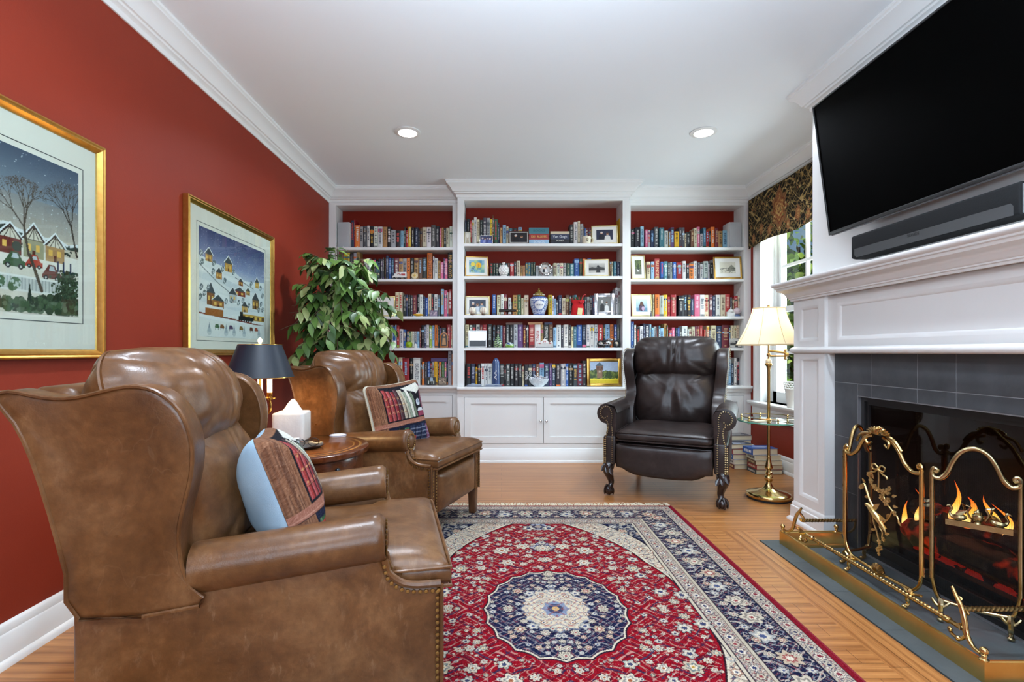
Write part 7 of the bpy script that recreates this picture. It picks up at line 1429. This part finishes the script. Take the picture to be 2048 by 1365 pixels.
photo_frame('cream frame with a child photograph, third shelf of window-side bookcase', 'R', 1263.5, 1306, 587.5, 2, 'child', PALEG, .010, 1, .038, .06, .03)
photo_frame('small silver-edged black and white snapshot above the dark chair wing', 'R', 1460, 1484, 677, 3, 'mono', SILV, .006, None, 0, -.05)
photo_frame('square dark record sleeve picture leaning on the bottom row', 'L', 853, 871, 755, 4, 'crowd', WOODF, .002, None, 0, 0, .03, .12, 'record_sleeve', 'record sleeve')
photo_frame('square brown record sleeve picture beside the dark one', 'L', 876.5, 893, 755, 4, 'brown', WOODF, .002, None, 0, 0, .03, .12, 'record_sleeve', 'record sleeve')
# loudspeakers
GRILLE = mottled('speaker_cloth', [(.3, 'aeb0b2'), (.7, 'bcbec0')], 500, .9, .3, 900)
for lab, u, p0, p1 in (('pale grey shelf loudspeaker at the red wall end of the top shelf', 'L', 674, 698), ('pale grey shelf loudspeaker at the window end of the top shelf', 'R', 1460, 1483.5)):
    Y = UY[u]+.02; X0, X1 = pxx(p0, Y), pxx(p1, Y); hgt = pzz(443.5, Y)-SHZ[0]; t = thing('loudspeaker', lab, 'loudspeaker', ((X0+X1)/2, Y+.008, SHZ[0]+.0006), 0, 'bookshelf loudspeakers'); W = X1-X0
    b = MB(); b.box(-W/2, W/2, .012, .16, .004, hgt); b.obj('cabinet', M('speaker_white', 'd9dad9', .4), t, bevel=.006, seg=3); b = MB(); b.prism(round_rect(W*.97, hgt*.95, .008, 3), 0, .014, 'y'); b.V = [(x, y, z+hgt/2) for x, y, z in b.V]; b.obj('grille', GRILLE, t, bevel=.002)
    b = MB(); b.box(-.05, .05, -.006, .10, 0, .005); b.ball((.0, .0, .008), .008, 8); b.obj('stand_foot', M('speaker_white'), t)
VW2 = VW
def lath(name, label, cat, u, px, sh, parts, off=.036, n=20, grp=None):
    x, Y = at(u, px, off); t = thing(name, label, cat, (x, Y, SZ[sh]+.0004), 0, grp)
    for pn, prof, m in parts: MB().lathe(prof, n).obj(pn, m, t)
    return t
# mug
t = lath('mug', 'cream mug with a printed crest beside the gold couple frame', 'mug', 'C', 1173, 0, [('body', [(0, .002), (.036, .0), (.041, .004), (.043, .07), (.041, .072), (.038, .066), (.036, .006), (0, .006)], M('cream_ceramic', 'e4dcc4', .3))])
b = MB(); b.tube(smooth_path([(.04, 0, .058), (.062, 0, .058), (.068, 0, .038), (.06, 0, .016), (.04, 0, .014)], 5), .005, 8); b.obj('handle', M('cream_ceramic'), t); c = Canvas(.03, .034, 20, 22, 'e4dcc4'); c.poly([(.1, .95), (.9, .95), (.85, .3), (.5, .02), (.15, .3)], '2a2a2a'); c.poly([(.3, .8), (.7, .8), (.65, .4), (.5, .2), (.35, .4)], 'c9bd9a'); c.build('crest', PHOTO, t, frame_X((0, -.0436, .036), (1, 0, 0), (0, 0, 1)))
# pineapple
t = lath('pineapple_ornament', 'white ceramic pineapple between dark green books, second shelf', 'ornament', 'C', 1007.5, 1, [('base', [(0, 0), (.034, 0), (.036, .005), (.03, .01), (0, .01)], VW)])
b = MB(); b.ball((0, 0, .062), .044, 16, sc=(1, 1, 1.2))
for j in range(6):
    for k in range(10): a = 2*PI*(k+.5*(j % 2))/10; z = .025+.015*j; r = .044*math.sqrt(max(.05, 1-((z-.062)/.053)**2)); b.ball((r*math.cos(a), r*math.sin(a), z), .009, 6)
b.obj('body', VW, t); b = MB()
for k in range(10): a = 2*PI*k/10; b.leaf((0, 0, .11), (math.cos(a)*.5, math.sin(a)*.5, .9+.4*(k % 2)), (math.cos(a), math.sin(a), 0), .038, .016, 0, .3, .1)
b.obj('crown', VW, t)
# round silver frame
x, Y = at('C', 1090.5, .02); t = thing('round_photo_frame', 'round fluted silver frame with a wedding photograph, second shelf', 'photo frame', (x, Y, SHZ[1]+.004)); T = Matrix.Translation((0, .012, .069)) @ Matrix.Rotation(PI/2-.12, 4, 'X')
b = MB(); V = []; F = []; n = 64
for r, z in ((.046, 0), (.049, .006), (.056, .010), (.066, .006), (.069, 0), (.066, -.004), (.046, -.004)):
    for k in range(n): a = 2*PI*k/n; q = r*(1+(.022*math.cos(16*a) if r > .05 else 0)); V.append((q*math.cos(a), q*math.sin(a), z+(.003*math.cos(16*a) if r > .05 else 0)))
for j in range(6):
    for k in range(n): F.append((j*n+k, j*n+(k+1) % n, (j+1)*n+(k+1) % n, (j+1)*n+k))
b.add([T @ Vector(v) for v in V], F); b.obj('frame', SILV, t); MB().lathe([(0, -.003), (.047, -.003)], 32, cap=False, X=T).obj('backing', M('photo_backing'), t); c = art('wed'); c.w, c.h = .066, .066; c.build('photo', PHOTO, t, T @ Matrix.Translation((0, 0, .0))); b = MB(); b.box(-.006, .006, .02, .05, 0, .004); b.box(-.004, .004, .018, .022, 0, .06); b.obj('easel', M('easel_black'), t)
# ginger jar
JAR = attr_mat('blue_white_porcelain', .2, .6); x, Y = at('C', 1077.8, .10); t = thing('ginger_jar', 'blue and white lidded ginger jar at the centre of the third shelf', 'jar', (x, Y, SHZ[2]+.0004))
prof = [(.0, .0), (.052, .0), (.056, .006), (.062, .03), (.078, .075), (.089, .115), (.092, .145), (.086, .172), (.07, .186), (.05, .192)]; NA, NZ = 120, 60; pz = np.linspace(0, 1, NZ); idx = np.linspace(0, len(prof)-1, NZ); rr = np.interp(idx, range(len(prof)), [p[0] for p in prof]); zz = np.interp(idx, range(len(prof)), [p[1] for p in prof])
c = Canvas(.56, .192, NA, NZ, 'd9dde2'); zn = zz/.192; c.y = np.repeat(zn[:, None], NA, 1)
q = np.sin(70*c.x+3*np.sin(22*c.y))*np.cos(26*c.y+2.4*np.sin(40*c.x)); c.put(np.abs(q) < .42, '4a62a0', .85); c.put(np.abs(q) < .14, '2c3f7c', .9); c.put((c.y > .88), '3a5090', .7); c.put((c.y < .08), '3a5090', .7); c.put((np.abs(c.y-.82) < .02), 'e6e8ea'); d_ = np.hypot((c.x-.25)/.10, (c.y-.52)/.24); c.put(d_ < 1.15, '4a62a0'); c.put(d_ < .95, 'e2e4e6'); c.put((d_ < .6) & (np.abs(c.y-.52) < .03) & (np.sin(c.x*300) > -.2), '3a4a7a')
a = np.linspace(0, 2*PI, NA)-PI; Pj = np.stack([np.outer(rr, np.cos(a)), np.outer(rr, np.sin(a)), np.repeat(zz[:, None], NA, 1)], -1).reshape(-1, 3); grid_obj('body', Pj, c.c, NA, NZ, JAR, t)
MB().lathe([(.048, .190), (.056, .194), (.058, .20), (.05, .205), (.046, .218), (.036, .23), (.02, .238), (.012, .242), (.014, .25), (.009, .256), (.005, .262), (.0075, .268), (.0, .278)], 28).obj('lid', mottled('jar_lid', [(.3, '8f7a3c'), (.7, 'b59a52')], 30, .3, metal=.5), t)
b = MB()
for k in range(14): b.ball((.053*math.cos(2*PI*k/14), .053*math.sin(2*PI*k/14), .208), .006, 6)
b.obj('lid_beading', M('jar_bead', 'e6e2d2', .3), t)
# baseballs on stands
for lab, px in (('worn baseball nearest the picture wall, before the gold frame', 945), ('worn baseball nearer the telescope, before the gold frame', 967)):
    t = lath('baseball', lab, 'baseball', 'C', px, 2, [('stand', [(.016, 0), (.022, .0), (.02, .008), (.016, .01)], WOODF)], .018, grp='autographed baseballs'); MB().ball((0, 0, .044), .0365, 20).obj('ball', M('baseball_leather', 'e2dcca', .6), t); b = MB()
    for s in (-1, 1): b.tube([(s*(.020+.012*math.cos(q)), -.0365*math.sqrt(max(0, 1-((.020+.012*math.cos(q))/.0365)**2-(.032*math.sin(q)/.0365)**2)), .044+.032*math.sin(q)) for q in [PI*.62+PI*.76*k/12 for k in range(13)]], .0012, 5)
    b.obj('stitching', M('red_stitch', 'b04038', .7), t)
# telescope
x, Y = at('C', 1015, .035); t = thing('telescope', 'small dark brass-ended telescope on a wooden stand, third shelf', 'telescope', (x, Y, SHZ[2]+.0004)); b = MB(); X = Matrix.Translation((-.085, 0, .045)) @ Matrix.Rotation(PI/2, 4, 'Y'); b.lathe([(0, 0), (.014, 0), (.014, .1), (.0125, .1), (.0125, .16), (.011, .16), (.011, .172), (0, .172)], 18, X=X); b.obj('tube', M('dark_bronze', '2a2421', .35, .6), t); b = MB(); b.lathe([(.0, .172), (.012, .172), (.014, .178), (.012, .188), (.006, .19), (0, .19)], 18, X=X); b.obj('eyepiece', BRASS, t)
b = MB(); b.box(-.045, .075, -.02, .02, 0, .006); b.box(-.03, -.02, -.016, .016, .006, .034); b.box(.05, .06, -.016, .016, .006, .034); b.obj('stand', mottled('stand_wood', [(.3, '8a4a22'), (.7, 'a5602e')], 30, .35), t, bevel=.002)
# gift bag
x, Y = at('C', 1155.5, .042); t = thing('gift_bag', 'bright red felt gift bag with greenery and a cream tag, third shelf', 'bag', (x, Y, SHZ[2]+.0004)); FELT = mottled('red_felt', [(.3, 'b3121a'), (.7, 'c41c22')], 30, .95, .2, 300); b = MB(); V = []; F = []; n = 24
for w_, d_, z in ((.062, .032, 0), (.064, .034, .01), (.06, .032, .05), (.056, .03, .09), (.05, .026, .112), (.06, .03, .128), (.066, .034, .148)):
    for k in range(n): a_ = 2*PI*k/n; f = 1+.06*math.cos(5*a_)*(z > .1); V.append((w_*f*math.copysign(abs(math.cos(a_))**.6, math.cos(a_)), d_*f*math.copysign(abs(math.sin(a_))**.6, math.sin(a_)), z))
for j in range(6):
    for k in range(n): F.append((j*n+k, j*n+(k+1) % n, (j+1)*n+(k+1) % n, (j+1)*n+k))
F.append(tuple(range(n))); b.add(V, F); b.obj('pouch', FELT, t, recalc=True); b = MB()
for k in range(46): a_ = RNG.random()*2*PI; b.leaf((.03*math.cos(a_), .015*math.sin(a_), .13), (math.cos(a_)*.7, math.sin(a_)*.3, .5+RNG.random()), (0, -1, .3), .05+.03*RNG.random(), .012, int(k % 5 == 0), .3, .2)
b.obj('greenery', [M('fir_green', '33472c', .8), M('red_ribbon', 'b5242a', .6)], t); b = MB(); b.box(-.012, .034, -.042, -.039, .004, .07, X=Matrix.Rotation(.12, 4, 'Y')); b.obj('gift_tag', M('tag_card', 'e6d8a2', .8), t); b = MB(); b.ball((.02, -.036, .125), .012, 8); b.ball((.04, -.036, .12), .010, 8); b.tube(smooth_path([(.03, -.034, .14), (.05, -.034, .19), (.075, -.03, .2)], 4), .004, 6); b.obj('bow', M('red_ribbon'), t)
# smart display
Y = YC+.03; X0, X1 = pxx(936.5, Y), pxx(973.5, Y); W = X1-X0; Hh = pzz(661.5, Y)-SHZ[3]; t = thing('tablet_display', 'white-framed tablet display with a glowing white page, fourth shelf', 'tablet', ((X0+X1)/2, Y, SHZ[3]+.003), .03); T = Matrix.Rotation(-.16, 4, 'X'); b = MB(); b.prism([(x_, z_+Hh/2) for x_, z_ in round_rect(W, Hh, .006, 3)], 0, .012, 'y', X=T); b.obj('casing', M('tablet_white', 'e4e5e6', .3), t, bevel=.002); b = MB(); b.box(-W/2+.010, W/2-.010, -.0012, -.0004, .010, Hh-.012, X=T); b.obj('screen_glass', M('tablet_black', '23272c', .25), t); b = MB(); b.box(-W/2+.012, W/2-.012, -.0022, -.0014, Hh*.42, Hh-.016, X=T); b.obj('lit_page', M('lit_page', 'ffffff', .5, emit='f4f8ff', es=1.6), t); b = MB(); b.box(-.03, .03, .02, .06, 0, .006); b.tube([(0, .04, .004), (0, .03, Hh*.5)], .005, 6); b.obj('stand', M('tablet_white'), t)
# striped glass vase
GV = attr_mat('striped_glass', .1, .7); prof = [(0, 0), (.030, 0), (.036, .01), (.042, .035), (.036, .065), (.022, .09), (.010, .112), (.008, .128), (.010, .136)]; NA, NZ = 80, 60
def turned(name, prof, c, t, mat):
    idx = np.linspace(0, len(prof)-1, c.ny); rr = np.interp(idx, range(len(prof)), [p[0] for p in prof]); zz = np.interp(idx, range(len(prof)), [p[1] for p in prof]); a = np.linspace(0, 2*PI, c.nx); P = np.stack([np.outer(rr, np.cos(a)), np.outer(rr, np.sin(a)), np.repeat(zz[:, None], c.nx, 1)], -1).reshape(-1, 3); return grid_obj(name, P, c.c, c.nx, c.ny, mat, t)
x, Y = at('C', 996, .045); t = thing('glass_vase', 'striped green and black glass bottle vase, fourth shelf', 'vase', (x, Y, SHZ[3]+.0004)); c = Canvas(.2, .14, NA, NZ, '20302c'); q = np.sin(c.y*62+4*np.sin(c.x*12.6)); c.put(q > .1, 'b9c9b0'); c.put(q > .75, '7fae5a'); c.put(c.y > .9, '24302c'); turned('body', prof, c, t, GV)
x, Y = at('C', 1019, .045); t = thing('glass_paperweight', 'round green and blue glass paperweight beside the striped vase', 'paperweight', (x, Y, SHZ[3]+.0004)); c = Canvas(.2, .05, NA, 30, '3c5a8a'); q = np.sin(c.x*25+c.y*20); c.put(c.y < .55+.1*q, '7fae4a'); c.put(np.abs(c.y-.55-.1*q) < .05, 'd5dcd0'); turned('body', [(0, 0), (.03, 0), (.043, .016), (.044, .026), (.036, .042), (.018, .05), (0, .052)], c, t, GV); MB().lathe([(0, .0505), (.02, .0495), (.012, .0545), (0, .056)], 16).obj('bubble', M('clear_bubble', 'cfdcd8', .05, spec=.9), t)
# model ballpark
x, Y = at('C', 1089, .045); t = thing('model_ballpark', 'white filigree model of a domed building, fourth shelf', 'model building', (x, Y, SHZ[3]+.0004)); b = MB(); b.box(-.085, .085, -.03, .03, 0, .008); b.obj('base', M('grey_plinth', '7a7c7e', .6), t, bevel=.002); b = MB(); wl = M('model_white', 'e4e2de', .5)
for k in range(13): x_ = -.078+.013*k; b.box(x_-.003, x_+.003, -.026, -.020, .008, .046-.0*k)
for z in (.02, .034, .046): b.box(-.082, .082, -.027, -.019, z, z+.004)
b.box(-.07, .07, -.018, .02, .008, .05); b.prism([(-.045, .05), (.045, .05), (0, .092)], -.024, -.016, 'y'); b.lathe([(.03, .05), (.026, .066), (.014, .078), (.004, .084), (.003, .098)], 16)
for s in (-1, 1): b.prism([(s*.05, .05), (s*.082, .05), (s*.066, .07)], -.024, -.018, 'y')
b.obj('facade', wl, t); b = MB(); b.box(-.012, .012, -.0275, -.0265, .050, .062); b.box(-.06, -.04, -.0275, -.0265, .038, .045); b.box(.04, .06, -.0275, -.0265, .038, .045); b.obj('banner', M('red_banner', 'b03a38', .6), t)
# model motorcycle
x, Y = at('C', 1216, .045); t = thing('model_motorcycle', 'silver model motorcycle standing before the books, fourth shelf', 'model motorcycle', (x, Y, SHZ[3]+.0022), .12); CHM = CHROME; TYRE = M('tyre_black', '1c1c1d', .8)
for x_ in (-.075, .085): b = MB(); b.tube([(x_+.030*math.cos(q), 0, .036+.030*math.sin(q)) for q in [2*PI*k/24 for k in range(24)]], .0075, 8, closed=True); w_ = b.obj('wheel', TYRE, t); b = MB(); b.lathe([(0, -.006), (.022, -.004), (.024, 0), (.022, .004), (0, .006)], 16, X=Matrix.Translation((x_, 0, .036)) @ Matrix.Rotation(PI/2, 4, 'X')); b.obj('hub', CHM, w_)
b = MB(); b.ball((.0, 0, .045), .026, 12, sc=(1.2, .8, .9)); b.box(-.03, .035, -.012, .012, .02, .045); b.tube([(.0, -.014, .03), (-.05, -.016, .026), (-.10, -.016, .03)], .006, 8); b.obj('engine', CHM, t); b = MB(); b.ball((.02, 0, .078), .018, 12, sc=(1.9, .9, .9)); b.obj('tank', SILV, t); b = MB(); b.ball((-.035, 0, .068), .014, 10, sc=(2.2, 1, .7)); b.obj('saddle', TYRE, t); b = MB(); b.tube([(.085, 0, .036), (.062, 0, .09)], .004, 8); b.tube([(.058, -.035, .1), (.064, -.012, .094), (.064, .012, .094), (.058, .035, .1)], .003, 6); b.tube([(-.075, 0, .036), (0, 0, .06)], .004, 6); b.obj('fork', CHM, t); b = MB(); b.ball((.078, 0, .082), .012, 10, sc=(.8, 1, 1)); b.obj('headlamp', M('headlamp_glass', 'dfe6ea', .1, spec=.9), t)
# bottom shelf of the middle unit
x, Y = at('C', 992, .035); t = thing('glass_bottle', 'tall rounded dark blue bottle in front of the white spines, bottom shelf', 'bottle', (x, Y, CTZ+.0004)); MB().lathe([(0, 0), (.034, 0), (.038, .006), (.039, .06), (.038, .2), (.034, .245), (.024, .268), (.010, .280), (0, .282)], 24).obj('body', mottled('blue_glaze', [(.3, '33466e'), (.7, '4a608a')], 12, .22, spec=.7), t); b = MB(); b.tube(smooth_path([(.012*math.sin(k*1.9)-.004, -.0395, .165-.012*k) for k in range(9)], 5), .0022, 6); b.obj('script_mark', M('white_paint', 'e2e6ee', .6), t)
for lab, px, w_ in (('flat clear-wrapped packets piled at the picture-wall end, bottom shelf', 949, .085), ('flat clear-wrapped packets piled in front of the blue bottle', 986, .095)):
    x, Y = at('C', px, .0); t = thing('wrapped_packet', lab, 'packet', (x, YC+.012, CTZ+.0004), 0, 'clear-wrapped packets')
    for k in range(4): b = MB(); b.puff([(q[0]*1, q[1]) for q in round_rect(w_*2*(.98-.05*k), .036, .006, 3)], .003, 4, 2, 5, None, Matrix.Translation((RNG.normal(0, .004), RNG.normal(0, .002), .0035+.0062*k)) @ Matrix.Rotation(RNG.normal(0, .05), 4, 'Z')); b.obj('packet_layer', [M('wrap_blue', '9aa6bc', .15, spec=.8), M('wrap_clear', 'c4ccd8', .12, spec=.8)][k % 2], t)
x, Y = at('C', 1077.5, .035); t = thing('glass_bowl', 'cut-glass bowl filled with white papers, bottom shelf of middle bookcase', 'bowl', (x, YC+.034, CTZ+.0004)); b = MB(); V = []; F = []; n = 32
for r, z in ((.0, .002), (.04, 0), (.046, .008), (.075, .03), (.092, .06), (.096, .078), (.093, .078), (.088, .06), (.07, .032), (.04, .012), (0, .01)):
    for k in range(n): a_ = 2*PI*k/n; f = 1+.03*math.cos(16*a_)*(z > .02); V.append((r*f*math.cos(a_), r*f*math.sin(a_)*.48, z+.004*math.cos(8*a_)*(z > .07)))
for j in range(10):
    for k in range(n): F.append((j*n+k, j*n+(k+1) % n, (j+1)*n+(k+1) % n, (j+1)*n+k))
b.add(V, F, 0, False); b.obj('bowl', mottled('cut_glass', [(.3, 'b9c4cc'), (.7, 'e2e8ea')], 40, .12, spec=.9), t); b = MB()
for k in range(14): X = Matrix.Translation((RNG.normal(0, .035), RNG.normal(0, .012), .07+.02*RNG.random())) @ Matrix.Rotation(RNG.normal(0, .9), 4, 'X') @ Matrix.Rotation(RNG.normal(0, .7), 4, 'Y') @ Matrix.Rotation(RNG.random()*3, 4, 'Z'); b.box(-.026, .026, -.018, .018, -.001, .001, X=X)
tag(b.obj('papers', M('white_card', 'e9eaee', .7), t), kind='stuff')
# ficus-side bookcase
x, Y = at('L', 742, .035); t = thing('model_tram', 'green and cream model tram on the second shelf beside the ficus', 'model tram', (x, YS+.036, SHZ[1]+.0004)); b = MB(); b.box(-.085, .085, -.022, .022, .008, .042); b.box(-.088, .088, -.023, .023, .058, .066); b.obj('body', M('tram_green', '2c4a38', .35), t, bevel=.004); b = MB(); b.box(-.083, .083, -.0205, .0205, .042, .058); b.obj('window_band', M('tram_cream', 'c9c29c', .4), t); b = MB()
for k in range(8): b.box(-.078+.02*k, -.064+.02*k, -.0215, -.0204, .044, .056)
b.obj('window_pane', M('tram_glass', '2a2f30', .15), t)
for x_ in (-.06, -.03, .03, .06): MB().lathe([(0, -.02), (.009, -.02), (.009, .02), (0, .02)], 12, X=Matrix.Translation((x_, 0, .009)) @ Matrix.Rotation(PI/2, 4, 'X')).obj('wheel', TYRE, t)
x, Y = at('L', 799.5, .035); t = thing('model_truck', 'white model delivery truck on the second shelf', 'model truck', (x, YS+.036, SHZ[1]+.0004)); b = MB(); b.box(-.036, .072, -.022, .022, .014, .07); b.obj('cargo_box', M('truck_white', 'e2e2de', .35), t, bevel=.003); b = MB(); b.prism([(-.072, .012), (-.036, .012), (-.036, .056), (-.05, .056), (-.058, .034), (-.072, .030)], -.02, .02, 'y'); b.obj('cab', M('truck_white'), t, bevel=.003); b = MB(); b.tube(smooth_path([(-.02, -.0226, .045), (-.005, -.0226, .055), (.01, -.0226, .04), (.02, -.0226, .05)], 4), .003, 6); b.box(.022, .06, -.0228, -.0222, .034, .054); b.obj('emblem', M('truck_red', 'b03a3a', .5), t)
for x_ in (-.052, .0, .05): MB().lathe([(0, -.021), (.011, -.021), (.011, .021), (0, .021)], 14, X=Matrix.Translation((x_, 0, .011)) @ Matrix.Rotation(PI/2, 4, 'X')).obj('wheel', TYRE, t)
x, Y = at('L', 829.5, .03); t = thing('wooden_medallion', 'round pale wooden medallion leaning on the second shelf', 'medallion', (x, YS+.03, SHZ[1]+.003)); T = Matrix.Translation((0, .006, .033)) @ Matrix.Rotation(PI/2-.14, 4, 'X'); MB().lathe([(0, 0), (.033, 0), (.034, .003), (.033, .008), (.028, .009), (.027, .006), (0, .006)], 28, X=T).obj('disc', mottled('pale_wood', [(.3, 'c9b487'), (.7, 'ddcaa0')], 30, .5), t); MB().lathe([(0, .006), (.012, .0065), (.013, .009), (0, .01)], 20, X=T).obj('boss', M('gold_boss', 'b59a52', .4, .6), t)
x, Y = at('L', 836.5, .03); t = thing('toy_submarine', 'small yellow toy boat before the books, third shelf', 'toy', (x, YS+.03, SHZ[2]+.0004)); b = MB(); b.ball((0, 0, .016), .014, 14, sc=(4, 1.2, .95)); b.obj('hull', M('toy_yellow', 'd9a520', .35), t); b = MB(); b.box(-.02, .016, -.009, .009, .026, .036); b.tube([(0, 0, .034), (0, 0, .05)], .0025, 6); b.obj('cabin', M('toy_white', 'e6e2d8', .4), t, bevel=.002)
x, Y = at('L', 867, .03); t = thing('picture_box', 'small dark blue printed box at the foot of the third shelf', 'box', (x, YS+.03, SHZ[2]+.0004), .1); MB().box(-.042, .042, 0, .03, 0, .064).obj('body', M('box_blue', '2a3560', .4), t, bevel=.002); c = art('brown'); c.w, c.h = .076, .056; c.c[..., 2] = np.clip(c.c[..., 2]+.15, 0, 1); c.build('printed_face', PHOTO, t, frame_X((0, -.0008, .032), (1, 0, 0), (0, 0, 1)))
# street sign
x, Y = at('L', 779.5, .03); t = thing('street_sign', 'small white street name sign standing on the fourth shelf', 'sign', (x, YS+.028, SHZ[3]+.002)); T = Matrix.Rotation(-.1, 4, 'X'); b = MB(); b.prism([(x_, z_+.037) for x_, z_ in round_rect(.128, .072, .004, 2)], 0, .006, 'y', X=T); b.obj('plate', M('sign_white', 'e8e8e4', .4), t, bevel=.001)
fx = lambda x_, z_: T @ frame_X((x_, -.0008, z_), (1, 0, 0), (0, 0, 1)); SK = M('sign_black', '1e1e20', .5); text_obj('lettering', 'ABBEY', .024, fx(-.018, .052), SK, t, .0003, sx=1.05); text_obj('lettering', 'ROAD', .024, fx(-.024, .026), SK, t, .0003, sx=1.05); text_obj('lettering', 'NW8', .024, fx(.034, .026), M('sign_red', 'b5282c', .5), t, .0003); b = MB(); b.box(.036, .052, -.0012, -.0006, .05, .054, X=T); b.box(.042, .046, -.0012, -.0006, .044, .06, X=T); b.obj('cross_mark', SK, t)
x, Y = at('L', 818, .04); t = thing('green_apple', 'shiny green apple on the fourth shelf beside the street sign', 'apple', (x, YS+.042, SHZ[3]+.0004)); MB().lathe([(0, .006), (.012, .002), (.024, .004), (.034, .02), (.036, .038), (.030, .056), (.016, .063), (.006, .060), (0, .055)], 24).obj('body', mottled('apple_skin', [(.3, '86a81e'), (.7, '9dbb2c')], 20, .2, spec=.6), t); MB().tube([(0, 0, .056), (.003, 0, .064), (.007, 0, .072)], .002, 6).obj('stem', M('apple_stem', '4a3a22', .8), t)
x, Y = at('L', 753, .035); t = thing('figurine', 'pale glass obelisk figurine beside the red spines, fourth shelf', 'figurine', (x, YS+.035, SHZ[3]+.001)); MB().lathe([(0, 0), (.026, 0), (.026, .01), (.016, .018), (.02, .04), (.017, .06), (.010, .075), (.014, .088), (.009, .1), (.004, .125), (0, .142)], 18).obj('body', M('pearl_glass', 'd9d2cc', .15, spec=.8), t); MB().lathe([(0, -.0005), (.03, -.0005), (.03, .004), (0, .004)], 18).obj('base', M('pearl_base', 'b9b2ac', .4), t)
x, Y = at('L', 888, .03); t = thing('wooden_plaque', 'arched wooden plaque with a dark figure picture, fourth shelf', 'plaque', (x, YS+.03, SHZ[3]+.0025)); T = Matrix.Rotation(-.1, 4, 'X'); arch = [(-.042, 0), (.042, 0), (.042, .11)]+[(.042*math.cos(a_), .11+.05*math.sin(a_)) for a_ in [PI*k/12 for k in range(1, 12)]]+[(-.042, .11)]; b = MB(); b.prism(arch, 0, .010, 'y', X=T); b.obj('board', mottled('amber_wood', [(.3, '9a5a22'), (.7, 'b8732f')], 25, .35), t, bevel=.003); b = MB(); b.prism([(x_*.72, .018+z_*.80) for x_, z_ in arch], -.001, -.0004, 'y', X=T); b.obj('picture', M('plaque_dark', '34302e', .5), t); b = MB(); b.ball((0, -.002, .125), .012, 10, X=T, sc=(1, .25, 1.1)); b.prism([(-.02, .03), (.02, .03), (.014, .1), (-.014, .1)], -.002, -.0012, 'y', X=T); b.obj('figure_relief', M('relief_tan', 'b98a5c', .6), t)
x, Y = at('L', 831.5, .03); t = thing('small_bottle', 'tiny white lidded bottle between the apple and the dark spines', 'bottle', (x, YS+.03, SHZ[3]+.0004)); MB().lathe([(0, 0), (.015, 0), (.016, .004), (.016, .03), (.008, .038), (.008, .044)], 16).obj('body', VW, t); MB().lathe([(0, .044), (.010, .044), (.010, .058), (0, .06)], 14).obj('cap', M('bottle_cap', '3a5a8a', .4), t)
# window-side bookcase
x, Y = at('R', 1463, .03); t = thing('model_monument', 'white domed model monument on the third shelf', 'model building', (x, YS+.03, SHZ[2]+.0004)); b = MB(); b.box(-.04, .04, 0, .03, 0, .045); b.box(-.042, .042, -.002, .032, .045, .05); b.obj('block', VW, t, bevel=.003); MB().lathe([(.03, .05), (.026, .064), (.014, .074), (.005, .078), (.004, .092), (0, .096)], 20, (0, .015, 0)).obj('dome', VW, t)
x, Y = at('R', 1475, .03); t = thing('snow_globe', 'glass snow globe at the window end of the third shelf', 'snow globe', (x, YS+.045, SHZ[2]+.0004)); MB().lathe([(0, 0), (.034, 0), (.034, .006), (.028, .02), (.022, .022)], 20).obj('base', M('globe_base', '4a5f86', .4), t); MB().ball((0, 0, .056), .036, 16).obj('globe', M('globe_glass', 'c9b6ba', .08, spec=.9), t)
x, Y = at('R', 1302.5, .012); t = thing('pocket_figurine', 'tiny dark standing figurine at the corner of the cream frame', 'figurine', (x, YS+.014, SHZ[2]+.0004)); b = MB(); b.tube([(0, 0, .004), (0, 0, .028), (.001, 0, .038)], [.007, .006, .003], 8); b.ball((.001, 0, .046), .006, 8); b.obj('body', M('pewter_figure', '3a3a48', .4, .5), t); MB().lathe([(0, 0), (.010, 0), (.009, .004), (0, .004)], 10).obj('base', M('pewter_figure'), t)
